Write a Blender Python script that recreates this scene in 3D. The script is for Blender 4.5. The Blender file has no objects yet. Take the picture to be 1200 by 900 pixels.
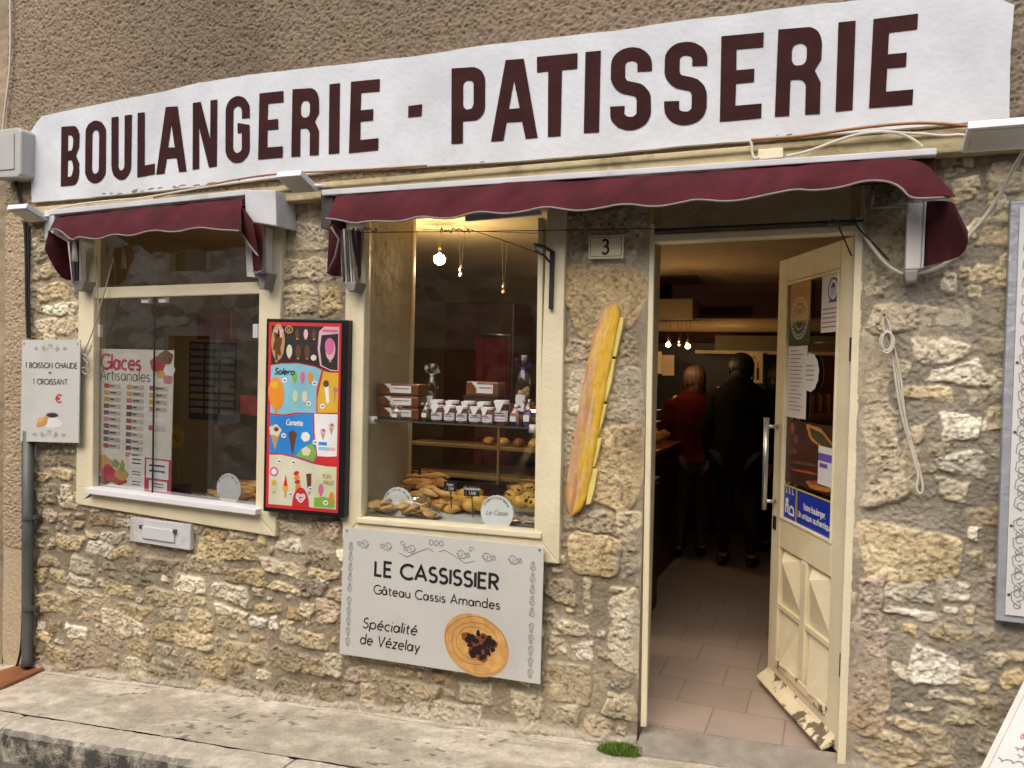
import bpy, bmesh, math, random
import numpy as np
from mathutils import Vector, Matrix, geometry, noise as mnoise

# ------------------------------------------------------------------ camera, sky, sun, exposure
S = bpy.context.scene
COL = S.collection
FPX = 930.354
RM = Matrix(((0.925627, 0.37774857, 0.02281842), (-0.02924771, 0.0112913, 0.99950842), (-0.37730523, 0.92583936, -0.02149981)))
# refined: rows are right, up and forward of the camera; re-orthogonalised below
CAM = Vector((0.0, -3.2, 1.5))
_f = RM[2].normalized(); _r = (RM[0] - _f * RM[0].dot(_f)).normalized(); _u = -_f.cross(_r) if _f.cross(_r).dot(RM[1]) < 0 else _f.cross(_r)
cam = bpy.data.cameras.new('camera'); cam_o = bpy.data.objects.new('camera', cam); COL.objects.link(cam_o)
cam.sensor_width = 36; cam.lens = FPX / 1200 * 36; cam.clip_start = 0.05; cam.clip_end = 400
cam_o.matrix_world = Matrix(((_r.x, _u.x, -_f.x, CAM.x), (_r.y, _u.y, -_f.y, CAM.y), (_r.z, _u.z, -_f.z, CAM.z), (0, 0, 0, 1)))
S.camera = cam_o

world = bpy.data.worlds.new('World'); S.world = world; world.use_nodes = True
nt = world.node_tree; nt.nodes.clear()
sky = nt.nodes.new('ShaderNodeTexSky'); sky.sky_type = 'NISHITA'; sky.sun_disc = False
SUN_EL, SUN_AZ = math.radians(50), math.radians(188)   # azimuth clockwise from +Y
sky.sun_elevation = SUN_EL; sky.sun_rotation = SUN_AZ; sky.dust_density = 4.0; sky.air_density = 1.0; sky.ozone_density = 0.3
bg = nt.nodes.new('ShaderNodeBackground'); bg.inputs['Strength'].default_value = 0.15
wo = nt.nodes.new('ShaderNodeOutputWorld')
nt.links.new(sky.outputs[0], bg.inputs[0]); nt.links.new(bg.outputs[0], wo.inputs[0])

sl = bpy.data.lights.new('sun', 'SUN'); sl.energy = 0.9; sl.angle = math.radians(60); sl.color = (1.0, 0.965, 0.90)
so = bpy.data.objects.new('sun', sl); COL.objects.link(so)
_sd = Vector((math.sin(SUN_AZ) * math.cos(SUN_EL), math.cos(SUN_AZ) * math.cos(SUN_EL), math.sin(SUN_EL)))
so.rotation_euler = (-_sd).to_track_quat('-Z', 'Y').to_euler(); so.location = (0, -4, 9)
S.view_settings.view_transform = 'Standard'; S.view_settings.look = 'None'
S.view_settings.exposure = 0.72; S.view_settings.gamma = 1; S.view_settings.use_curve_mapping = False
S.cycles.max_bounces = 8; S.cycles.diffuse_bounces = 4; S.cycles.glossy_bounces = 4; S.cycles.transmission_bounces = 6; S.cycles.transparent_max_bounces = 16
S.cycles.use_denoising = True
S.cycles.caustics_reflective = False; S.cycles.caustics_refractive = False
S.cycles.sample_clamp_indirect = 4.0

# ------------------------------------------------------------------ measuring helpers
def ray(px, py):
    q = Vector(((px - 600) / FPX, -(py - 450) / FPX, 1))
    return _r * q.x + _u * q.y + _f * q.z
def W(px, py, y=0.0):
    """point of the photograph on the vertical plane Y = y"""
    d = ray(px, py); return CAM + d * ((y - CAM.y) / d.y)
def WX(px, py, x):
    d = ray(px, py); return CAM + d * ((x - CAM.x) / d.x)
def WZ(px, py, z):
    d = ray(px, py); return CAM + d * ((z - CAM.z) / d.z)
def GZ(x): return 0.016 + 0.0761 * x          # the pavement climbs to the right

# ------------------------------------------------------------------ mesh builder
class MB:
    def __init__(s): s.v = []; s.f = []; s.m = []
    def add(s, vs, fs, mi=0):
        b = len(s.v); s.v += [Vector(v) for v in vs]
        for f in fs: s.f.append([i + b for i in f]); s.m.append(mi)
        return s
    def box(s, x0, x1, y0, y1, z0, z1, mi=0):
        vs = [(x, y, z) for x in (x0, x1) for y in (y0, y1) for z in (z0, z1)]
        return s.add(vs, [(0, 1, 3, 2), (4, 6, 7, 5), (0, 4, 5, 1), (2, 3, 7, 6), (0, 2, 6, 4), (1, 5, 7, 3)], mi)
    def prism(s, pts, vec, mi=0):
        """front polygon and its copy moved by vec"""
        n = len(pts); p = [Vector(q) for q in pts]; v = Vector(vec)
        fs = [list(range(n)), list(range(2 * n - 1, n - 1, -1))] + [(i, i + n, (i + 1) % n + n, (i + 1) % n) for i in range(n)]
        return s.add(p + [q + v for q in p], fs, mi)
    def poly(s, pts, mi=0):
        t = geometry.tessellate_polygon([[Vector(p) for p in pts]]); return s.add(pts, t, mi)
    def tube(s, pts, r, n=8, mi=0, closed=False, cap=True):
        P = [Vector(p) for p in pts]; k = len(P); vs = []; fs = []
        up = None
        for i, p in enumerate(P):
            a = P[(i - 1) % k] if (closed or i > 0) else p; b = P[(i + 1) % k] if (closed or i < k - 1) else p
            t = (b - a)
            t = t.normalized() if t.length > 1e-9 else Vector((0, 0, 1))
            if up is None: up = Vector((0, 0, 1)) if abs(t.z) < .9 else Vector((0, 1, 0))
            x = t.cross(up)
            if x.length < 1e-6: x = t.cross(Vector((1, 0.3, 0)))
            x.normalize(); y = x.cross(t).normalized(); up = y
            rr = r[i] if isinstance(r, (list, tuple)) else r
            for j in range(n):
                an = 2 * math.pi * j / n; vs.append(p + x * (rr * math.cos(an)) + y * (rr * math.sin(an)))
        for i in range(k if closed else k - 1):
            for j in range(n):
                a, b = i * n + j, i * n + (j + 1) % n; c, d = ((i + 1) % k) * n + (j + 1) % n, ((i + 1) % k) * n + j
                fs.append((a, d, c, b))
        if cap and not closed: fs.append(list(range(n))); fs.append(list(range(k * n - 1, (k - 1) * n - 1, -1)))
        return s.add(vs, fs, mi)
    def lathe(s, prof, o=(0, 0, 0), n=20, mi=0, wob=None):
        o = Vector(o); vs = []; fs = []
        for r, z in prof:
            for j in range(n):
                an = 2 * math.pi * j / n; q = r * (1 + (wob(an) if wob else 0))
                vs.append(o + Vector((q * math.cos(an), q * math.sin(an), z)))
        k = len(prof)
        for i in range(k - 1):
            for j in range(n): fs.append((i * n + j, i * n + (j + 1) % n, (i + 1) * n + (j + 1) % n, (i + 1) * n + j))
        if prof[0][0] > 1e-5: fs.append(list(range(n - 1, -1, -1)))
        if prof[-1][0] > 1e-5: fs.append(list(range((k - 1) * n, k * n)))
        return s.add(vs, fs, mi)
    def ell(s, c, r, nu=14, nv=9, rot=None, mi=0, lump=0.0, seed=0):
        c = Vector(c); vs = []; fs = []
        for i in range(nv + 1):
            th = math.pi * i / nv
            for j in range(nu):
                ph = 2 * math.pi * j / nu
                d = Vector((math.sin(th) * math.cos(ph), math.sin(th) * math.sin(ph), math.cos(th)))
                k = 1 + (lump * mnoise.noise(d * 1.7 + Vector((seed * 7.3, seed * 1.9, 0))) if lump else 0)
                q = Vector((d.x * r[0] * k, d.y * r[1] * k, d.z * r[2] * k))
                if rot is not None: q = rot @ q
                vs.append(c + q)
        for i in range(nv):
            for j in range(nu): fs.append((i * nu + j, (i + 1) * nu + j, (i + 1) * nu + (j + 1) % nu, i * nu + (j + 1) % nu))
        return s.add(vs, fs, mi)
    def loft(s, rows, mi=0, close=False):
        k = len(rows[0]); vs = [p for r in rows for p in r]; fs = []
        for i in range(len(rows) - 1):
            for j in range(k if close else k - 1):
                fs.append((i * k + j, i * k + (j + 1) % k, (i + 1) * k + (j + 1) % k, (i + 1) * k + j))
        return s.add(vs, fs, mi)
    def xf(s, M, start=0):
        for i in range(start, len(s.v)): s.v[i] = M @ s.v[i]
        return s
    def obj(s, name, mats, parent=None, smooth=False, bevel=0.0, seg=2, weld=False, fixn=True):
        me = bpy.data.meshes.new(name)
        me.from_pydata([tuple(v) for v in s.v], [], s.f)
        if not isinstance(mats, (list, tuple)): mats = [mats]
        for m in mats: me.materials.append(m)
        if len(mats) > 1: me.polygons.foreach_set('material_index', s.m)
        if fixn or bevel or weld:
            bm = bmesh.new(); bm.from_mesh(me)
            if weld: bmesh.ops.remove_doubles(bm, verts=bm.verts, dist=1e-5)
            if fixn: bmesh.ops.recalc_face_normals(bm, faces=bm.faces)
            if bevel:
                es = [e for e in bm.edges if len(e.link_faces) == 2 and e.calc_face_angle(0) > 0.6]
                if es: bmesh.ops.bevel(bm, geom=es, offset=bevel, segments=seg, affect='EDGES', clamp_overlap=True, profile=0.6)
            bm.to_mesh(me); bm.free()
        if smooth: me.polygons.foreach_set('use_smooth', [True] * len(me.polygons))
        me.update()
        return link(bpy.data.objects.new(name, me), parent)

def link(o, parent=None):
    COL.objects.link(o)
    if parent is not None:
        o.parent = parent
        if parent.type == 'EMPTY': o.matrix_parent_inverse = Matrix.Translation(-Vector(parent.location))
    return o
def thing(name, label, cat, loc=(0, 0, 0), group=None):
    o = bpy.data.objects.new(name, None); o.empty_display_size = .05; COL.objects.link(o); o.location = loc
    o['label'] = label; o['category'] = cat
    if group: o['group'] = group
    return o
def tag(o, label, cat, group=None):
    o['label'] = label; o['category'] = cat
    if group: o['group'] = group
    return o
def struct(o): o['kind'] = 'structure'; return o
def dup(root, loc, label=None, rotz=None, scale=None):
    r = root.copy(); COL.objects.link(r); r.location = loc
    if rotz is not None: r.rotation_euler = (0, 0, rotz)
    if scale is not None: r.scale = (scale, scale, scale) if not isinstance(scale, tuple) else scale
    if label: r['label'] = label
    for ch in list(root.children):
        c = ch.copy(); COL.objects.link(c); c.parent = r
        for g in ch.children:
            d = g.copy(); COL.objects.link(d); d.parent = c
    return r

# ------------------------------------------------------------------ materials
def srgb(r, g, b):
    f = lambda c: (c / 12.92) if c <= .04045 else ((c + .055) / 1.055) ** 2.4
    return (f(r / 255), f(g / 255), f(b / 255), 1)
_mc = {}
def mat(name, col, rough=.6, metal=0.0, var=.12, vs=6.0, bump=0.0, bs=60.0, spec=.4, coat=0.0, stain=None, ss=2.0, st=(.5, .65)):
    """principled surface with a noise in its own colour, an optional second colour in patches, and fine bumps"""
    if name in _mc: return _mc[name]
    m = bpy.data.materials.new(name); m.use_nodes = True; t = m.node_tree; N = t.nodes; L = t.links
    b = N['Principled BSDF']; b.inputs['Roughness'].default_value = rough; b.inputs['Metallic'].default_value = metal
    b.inputs['Specular IOR Level'].default_value = spec; b.inputs['Coat Weight'].default_value = coat
    tc = N.new('ShaderNodeTexCoord'); nz = N.new('ShaderNodeTexNoise'); nz.inputs['Scale'].default_value = vs; nz.inputs['Detail'].default_value = 6
    L.new(tc.outputs['Object'], nz.inputs['Vector'])
    mx = N.new('ShaderNodeMix'); mx.data_type = 'RGBA'
    mr = N.new('ShaderNodeMapRange'); mr.inputs[1].default_value = .3; mr.inputs[2].default_value = .7
    L.new(nz.outputs['Fac'], mr.inputs[0]); L.new(mr.outputs[0], mx.inputs['Factor'])
    c = col if len(col) == 4 else (*col, 1)
    mx.inputs[6].default_value = tuple(max(0, x * (1 - var)) for x in c[:3]) + (1,); mx.inputs[7].default_value = tuple(min(1, x * (1 + var)) for x in c[:3]) + (1,)
    out = mx.outputs[2]
    if stain:
        n2 = N.new('ShaderNodeTexNoise'); n2.inputs['Scale'].default_value = ss; n2.inputs['Detail'].default_value = 8; n2.inputs['Roughness'].default_value = .65
        L.new(tc.outputs['Object'], n2.inputs['Vector'])
        r2 = N.new('ShaderNodeMapRange'); r2.inputs[1].default_value = st[0]; r2.inputs[2].default_value = st[1]; L.new(n2.outputs['Fac'], r2.inputs[0])
        m2 = N.new('ShaderNodeMix'); m2.data_type = 'RGBA'; L.new(r2.outputs[0], m2.inputs['Factor']); L.new(out, m2.inputs[6]); m2.inputs[7].default_value = stain
        out = m2.outputs[2]
    L.new(out, b.inputs['Base Color'])
    if bump:
        n3 = N.new('ShaderNodeTexNoise'); n3.inputs['Scale'].default_value = bs; n3.inputs['Detail'].default_value = 5; L.new(tc.outputs['Object'], n3.inputs['Vector'])
        bp = N.new('ShaderNodeBump'); bp.inputs['Strength'].default_value = bump; bp.inputs['Distance'].default_value = .01
        L.new(n3.outputs['Fac'], bp.inputs['Height']); L.new(bp.outputs[0], b.inputs['Normal'])
    _mc[name] = m; return m
def glass(name, tint=(1, 1, 1), ior=1.5, rough=0.0, boost=1.0):
    if name in _mc: return _mc[name]
    m = bpy.data.materials.new(name); m.use_nodes = True; t = m.node_tree; N = t.nodes; L = t.links; N.remove(N['Principled BSDF'])
    tr = N.new('ShaderNodeBsdfTransparent'); tr.inputs[0].default_value = (*tint, 1)
    gl = N.new('ShaderNodeBsdfGlossy'); gl.inputs['Roughness'].default_value = rough
    fr = N.new('ShaderNodeFresnel'); ge = N.new('ShaderNodeNewGeometry')          # same reflectance from both sides of the thin sheet
    io = N.new('ShaderNodeMapRange'); io.inputs[3].default_value = ior; io.inputs[4].default_value = 1 / ior; L.new(ge.outputs['Backfacing'], io.inputs[0]); L.new(io.outputs[0], fr.inputs[0])
    mu = N.new('ShaderNodeMath'); mu.operation = 'MULTIPLY'; mu.inputs[1].default_value = boost; mu.use_clamp = True; L.new(fr.outputs[0], mu.inputs[0])
    mx = N.new('ShaderNodeMixShader'); L.new(mu.outputs[0], mx.inputs[0]); L.new(tr.outputs[0], mx.inputs[1]); L.new(gl.outputs[0], mx.inputs[2])
    L.new(mx.outputs[0], N['Material Output'].inputs[0]); _mc[name] = m; return m
def glow(name, col, st):
    if name in _mc: return _mc[name]
    m = bpy.data.materials.new(name); m.use_nodes = True; t = m.node_tree; N = t.nodes; N.remove(N['Principled BSDF'])
    e = N.new('ShaderNodeEmission'); e.inputs[0].default_value = (*col, 1); e.inputs[1].default_value = st
    t.links.new(e.outputs[0], N['Material Output'].inputs[0]); _mc[name] = m; return m
def vcmat(name, rough=.9, var=.18, vs=40, bump=.5, bs=120, bd=.006):
    """surface whose own colours are stored per vertex, with grain on top"""
    m = bpy.data.materials.new(name); m.use_nodes = True; t = m.node_tree; N = t.nodes; L = t.links
    b = N['Principled BSDF']; b.inputs['Roughness'].default_value = rough; b.inputs['Specular IOR Level'].default_value = .2
    at = N.new('ShaderNodeAttribute'); at.attribute_name = 'Col'
    tc = N.new('ShaderNodeTexCoord'); nz = N.new('ShaderNodeTexNoise'); nz.inputs['Scale'].default_value = vs; nz.inputs['Detail'].default_value = 8; nz.inputs['Roughness'].default_value = .7
    L.new(tc.outputs['Object'], nz.inputs['Vector'])
    mr = N.new('ShaderNodeMapRange'); mr.inputs[1].default_value = .3; mr.inputs[2].default_value = .7; mr.inputs[3].default_value = 1 - var; mr.inputs[4].default_value = 1 + var
    L.new(nz.outputs['Fac'], mr.inputs[0])
    mx = N.new('ShaderNodeVectorMath'); mx.operation = 'SCALE'; L.new(at.outputs['Color'], mx.inputs[0]); L.new(mr.outputs[0], mx.inputs['Scale'])
    L.new(mx.outputs[0], b.inputs['Base Color'])
    n3 = N.new('ShaderNodeTexNoise'); n3.inputs['Scale'].default_value = bs; n3.inputs['Detail'].default_value = 6; n3.inputs['Roughness'].default_value = .6; L.new(tc.outputs['Object'], n3.inputs['Vector'])
    bp = N.new('ShaderNodeBump'); bp.inputs['Strength'].default_value = bump; bp.inputs['Distance'].default_value = bd
    L.new(n3.outputs['Fac'], bp.inputs['Height']); L.new(bp.outputs[0], b.inputs['Normal'])
    return m

# ------------------------------------------------------------------ stroke lettering
def A(cx, cy, rx, ry, a0, a1, n=None):
    n = n or max(4, int(abs(a1 - a0) / 18))
    return [(cx + rx * math.cos(math.radians(a0 + (a1 - a0) * i / n)), cy + ry * math.sin(math.radians(a0 + (a1 - a0) * i / n))) for i in range(n + 1)]
X = .62   # x height
def _bowl(cx, r=.27): return A(cx, X / 2, r, X / 2, 0, 360, 22)
GL = {
 'A': (.72, [[(0, 0), (.36, 1), (.72, 0)], [(.12, .32), (.6, .32)]]),
 'B': (.52, [[(0, 0), (0, 1), (.22, 1)] + A(.22, .76, .24, .24, 90, -90, 9) + [(0, .52)], [(.22, .52)] + A(.24, .26, .28, .26, 90, -90, 9) + [(0, 0)]]),
 'C': (.74, [A(.48, .5, .48, .5, 48, 312)]),
 'D': (.72, [[(0, 0), (0, 1), (.24, 1)] + A(.24, .5, .48, .5, 90, -90, 12) + [(0, 0)]]),
 'E': (.46, [[(.46, 1), (0, 1), (0, 0), (.46, 0)], [(0, .52), (.4, .52)]]),
 'F': (.44, [[(.44, 1), (0, 1), (0, 0)], [(0, .52), (.38, .52)]]),
 'G': (.8, [A(.48, .5, .48, .5, 48, 340) + [(.94, .46), (.56, .46)]]),
 'H': (.62, [[(0, 0), (0, 1)], [(.62, 0), (.62, 1)], [(0, .52), (.62, .52)]]),
 'I': (.02, [[(0.01, 0), (.01, 1)]]),
 'J': (.3, [[(.28, 1), (.28, .2)] + A(.1, .2, .18, .2, 0, -110)]),
 'L': (.42, [[(0, 1), (0, 0), (.42, 0)]]),
 'M': (.82, [[(0, 0), (.1, 1), (.41, .2), (.72, 1), (.82, 0)]]),
 'N': (.66, [[(0, 0), (0, 1), (.66, 0), (.66, 1)]]),
 'O': (.98, [A(.49, .5, .49, .5, 0, 360, 30)]),
 'P': (.48, [[(0, 0), (0, 1), (.22, 1)] + A(.22, .73, .26, .27, 90, -90, 9) + [(0, .46)]]),
 'Q': (.98, [A(.49, .5, .49, .5, 0, 360, 30), [(.6, .25), (.95, -.05)]]),
 'R': (.5, [[(0, 0), (0, 1), (.22, 1)] + A(.22, .74, .26, .26, 90, -90, 9) + [(0, .48)], [(.2, .48), (.5, 0)]]),
 'S': (.46, [A(.23, .75, .22, .25, 40, 250) + A(.22, .26, .24, .26, 70, -150)]),
 'T': (.56, [[(0, 1), (.56, 1)], [(.28, 1), (.28, 0)]]),
 'U': (.6, [[(0, 1), (0, .3)] + A(.3, .3, .3, .3, 180, 360) + [(.6, 1)]]),
 'V': (.68, [[(0, 1), (.34, 0), (.68, 1)]]),
 'X': (.6, [[(0, 0), (.6, 1)], [(0, 1), (.6, 0)]]),
 'Z': (.6, [[(0, 1), (.6, 1), (0, 0), (.6, 0)]]),
 'a': (.56, [_bowl(.24, .24), [(.54, X), (.54, 0)]]),
 'b': (.56, [_bowl(.29), [(.0, 1.05), (.0, 0)]]),
 'c': (.46, [A(.27, X / 2, .27, X / 2, 50, 310)]),
 'd': (.56, [_bowl(.27), [(.54, 1.05), (.54, 0)]]),
 'e': (.54, [[(0.01, .33), (.53, .33)] + A(.27, X / 2, .27, X / 2, 5, 315)]),
 'f': (.3, [A(.26, .9, .14, .14, 70, 180) + [(.12, 0)], [(0, X), (.3, X)]]),
 'g': (.56, [_bowl(.27), [(.54, X), (.54, -.1)] + A(.27, -.08, .27, .22, 0, -140)]),
 'h': (.5, [[(0, 1.05), (0, 0)], [(0, .34)] + A(.25, .37, .25, .25, 180, 0) + [(.5, 0)]]),
 'i': (.02, [[(.01, X), (.01, 0)], [(.01, .86), (.01, .94)]]),
 'j': (.1, [[(.08, X), (.08, -.2)] + A(-.04, -.2, .12, .1, 0, -90), [(.08, .86), (.08, .94)]]),
 'l': (.02, [[(.01, 1.05), (.01, 0)]]),
 'm': (.86, [[(0, X), (0, 0)], [(0, .36)] + A(.215, .4, .215, .22, 180, 0) + [(.43, 0)], [(.43, .36)] + A(.645, .4, .215, .22, 180, 0) + [(.86, 0)]]),
 'n': (.48, [[(0, X), (0, 0)], [(0, .34)] + A(.24, .38, .24, .24, 180, 0) + [(.48, 0)]]),
 'o': (.56, [A(.28, X / 2, .28, X / 2, 0, 360, 22)]),
 'p': (.56, [_bowl(.29), [(0, X), (0, -.3)]]),
 'q': (.56, [_bowl(.27), [(.54, X), (.54, -.3)]]),
 'r': (.28, [[(0, X), (0, 0)], [(0, .34)] + A(.22, .38, .22, .24, 180, 60)]),
 's': (.34, [A(.17, .46, .16, .16, 40, 260, 9) + A(.165, .155, .175, .155, 80, -150, 10)]),
 't': (.3, [[(.12, .86), (.12, .16)] + A(.26, .16, .14, .16, 180, 290), [(0, X), (.3, X)]]),
 'u': (.48, [[(0, X), (0, .25)] + A(.24, .25, .24, .25, 180, 360) + [(.48, X)], [(.48, X), (.48, 0)]]),
 'v': (.48, [[(0, X), (.24, 0), (.48, X)]]),
 'x': (.44, [[(0, 0), (.44, X)], [(0, X), (.44, 0)]]),
 'y': (.48, [[(0, X), (.26, 0)], [(.48, X), (.14, -.3)]]),
 'z': (.42, [[(0, X), (.42, X), (0, 0), (.42, 0)]]),
 '3': (.46, [A(.2, .76, .2, .24, 150, -90, 12) + A(.2, .27, .24, .27, 85, -150, 12)]),
 '1': (.3, [[(0, .78), (.2, 1), (.2, 0)]]),
 '0': (.56, [A(.28, .5, .28, .5, 0, 360, 22)]),
 '2': (.5, [A(.24, .74, .24, .26, 160, -30) + [(0, 0), (.5, 0)]]),
 '5': (.46, [[(.42, 1), (.08, 1), (.04, .56)] + A(.2, .32, .26, .32, 110, -150)]),
 '+': (.4, [[(0, .45), (.4, .45)], [(.2, .25), (.2, .65)]]),
 '-': (.3, [[(0, .4), (.3, .4)]]), '.': (.04, [[(0, 0), (.04, 0)]]), ',': (.06, [[(.05, .04), (0, -.14)]]), "'": (.04, [[(.03, 1), (.02, .8)]]),
 '€': (.7, [A(.5, .5, .4, .5, 50, 310), [(0, .6), (.56, .6)], [(0, .42), (.52, .42)]]),
}
GL['é'] = (.54, GL['e'][1] + [[(.22, .76), (.4, .95)]]); GL['è'] = (.54, GL['e'][1] + [[(.14, .95), (.32, .76)]])
GL['â'] = (.56, GL['a'][1] + [[(.1, .76), (.27, .94), (.44, .76)]])
def text_width(s, h, sp=.2):
    return sum((GL[c][0] + sp if c != ' ' else .34 + sp * .5) for c in s) * h - sp * h
def ribbon(mb, P, pts, w, off, mi=0):
    """flat stroke through local points (x right, y up) with mitred corners, laid on panel P"""
    q = [pts[0]]
    for p in pts[1:]:
        if math.hypot(p[0] - q[-1][0], p[1] - q[-1][1]) > 1e-6: q.append(p)
    n = len(q)
    if n < 2: return
    closed = math.hypot(q[0][0] - q[-1][0], q[0][1] - q[-1][1]) < 1e-6 and n > 3
    L = []; R = []
    for i in range(n):
        a = q[i - 1] if i else (q[-2] if closed else None); b = q[i + 1] if i < n - 1 else (q[1] if closed else None)
        def nd(u, v):
            d = math.hypot(v[0] - u[0], v[1] - u[1]); return (-(v[1] - u[1]) / d, (v[0] - u[0]) / d)
        if a is None: m = nd(q[i], b); k = 1
        elif b is None: m = nd(a, q[i]); k = 1
        else:
            n1, n2 = nd(a, q[i]), nd(q[i], b); m = (n1[0] + n2[0], n1[1] + n2[1]); l = math.hypot(*m) or 1e-6; m = (m[0] / l, m[1] / l)
            k = 1 / max(.45, m[0] * n1[0] + m[1] * n1[1])
        L.append(P(q[i][0] + m[0] * w / 2 * k, q[i][1] + m[1] * w / 2 * k, off)); R.append(P(q[i][0] - m[0] * w / 2 * k, q[i][1] - m[1] * w / 2 * k, off))
    mb.loft([L, R], mi)
def text(mb, P, s, x, y, h, w=.13, sp=.2, off=.001, mi=0, align='l', slant=0.0, rnd=0.0, rot=0.0, narrow=1.0):
    tw = text_width(s, h, sp) * narrow
    x0 = x - (tw / 2 if align == 'c' else tw if align == 'r' else 0)
    k = 0; cx = 0; rng = random.Random(len(s) * 31 + int(h * 9999)); cr, sr = math.cos(rot), math.sin(rot)
    for c in s:
        if c == ' ': cx += (.34 + sp * .5) * h * narrow; continue
        g = GL[c]; dy = rng.uniform(-rnd, rnd) * h
        for st in g[1]:
            pts = []
            for a, b in st:
                lx = x0 - x + cx + (a + slant * b) * h * narrow; ly = b * h + dy
                pts.append((x + lx * cr - ly * sr, y + lx * sr + ly * cr))
            ribbon(mb, P, pts, w * h, off + (k % 4) * .00012, mi); k += 1
        cx += (g[0] + sp) * h * narrow
class Panel:
    """a flat face given by four corners; local x runs 0..w to the right, y 0..h upward; off is towards the viewer"""
    def __init__(s, tl, tr, br, bl, w=None, h=None):
        s.c = [Vector(p) for p in (tl, tr, br, bl)]; s.w = w or ((s.c[1] - s.c[0]).length + (s.c[2] - s.c[3]).length) / 2
        s.h = h or ((s.c[0] - s.c[3]).length + (s.c[1] - s.c[2]).length) / 2
        s.n = (s.c[2] - s.c[3]).cross(s.c[0] - s.c[3]).normalized()
        s.sx = 1; s.n = s.n
    def __call__(s, x, y, off=0.0):
        u, v = x / s.w, y / s.h; tl, tr, br, bl = s.c
        return (bl * (1 - u) + br * u) * (1 - v) + (tl * (1 - u) + tr * u) * v + s.n * off
    def rect(s, mb, x0, x1, y0, y1, off=.001, mi=0): mb.add([s(x0, y0, off), s(x1, y0, off), s(x1, y1, off), s(x0, y1, off)], [(0, 1, 2, 3)], mi)
    def poly(s, mb, pts, off=.001, mi=0): mb.poly([s(a, b, off) for a, b in pts], mi)
    def disc(s, mb, cx, cy, rx, ry, off=.001, mi=0, n=24, rot=0, wob=None):
        c, q = math.cos(rot), math.sin(rot); pts = []
        for i in range(n):
            t = 2 * math.pi * i / n; k = 1 + (wob(t) if wob else 0); a, b = rx * k * math.cos(t), ry * k * math.sin(t); pts.append((cx + a * c - b * q, cy + a * q + b * c))
        mb.add([s(a, b, off) for a, b in pts], [list(range(n))], mi)
    def slab(s, mb, t, mi=0, m=0.0): mb.prism([s(-m, -m), s(s.w + m, -m), s(s.w + m, s.h + m), s(-m, s.h + m)], s.n * (-t), mi)
    def box(s, mb, x0, x1, y0, y1, o0, o1, mi=0): mb.prism([s(x0, y0, o1), s(x1, y0, o1), s(x1, y1, o1), s(x0, y1, o1)], s.n * (o0 - o1), mi)
def pxpanel(tl, tr, br, bl, y=0.0, w=None, h=None):
    return Panel(W(*tl, y), W(*tr, y), W(*br, y), W(*bl, y), w, h)
# ------------------------------------------------------------------ numpy noise
def _hash(ix, iy, seed):
    h = (ix.astype(np.int64) * 374761393 + iy.astype(np.int64) * 668265263 + seed * 974711) & 0xffffffff
    h = ((h ^ (h >> 13)) * 1274126177) & 0xffffffff
    return ((h ^ (h >> 16)) & 0xffff) / 65535.0
def vnoise(x, y, seed=0):
    ix = np.floor(x); iy = np.floor(y); fx = x - ix; fy = y - iy
    fx = fx * fx * fx * (fx * (fx * 6 - 15) + 10); fy = fy * fy * fy * (fy * (fy * 6 - 15) + 10)
    a = _hash(ix, iy, seed); b = _hash(ix + 1, iy, seed); c = _hash(ix, iy + 1, seed); d = _hash(ix + 1, iy + 1, seed)
    return (a * (1 - fx) + b * fx) * (1 - fy) + (c * (1 - fx) + d * fx) * fy
def fbm(x, y, seed=0, oct=4, gain=.5):
    s = 0; a = 1; t = 0
    for o in range(oct):
        s = s + a * vnoise(x * 2 ** o + o * 17.3, y * 2 ** o - o * 9.1, seed + o * 13); t += a; a *= gain
    return s / t
def smooth(a, b, x):
    t = np.clip((x - a) / (b - a), 0, 1); return t * t * (3 - 2 * t)

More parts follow.
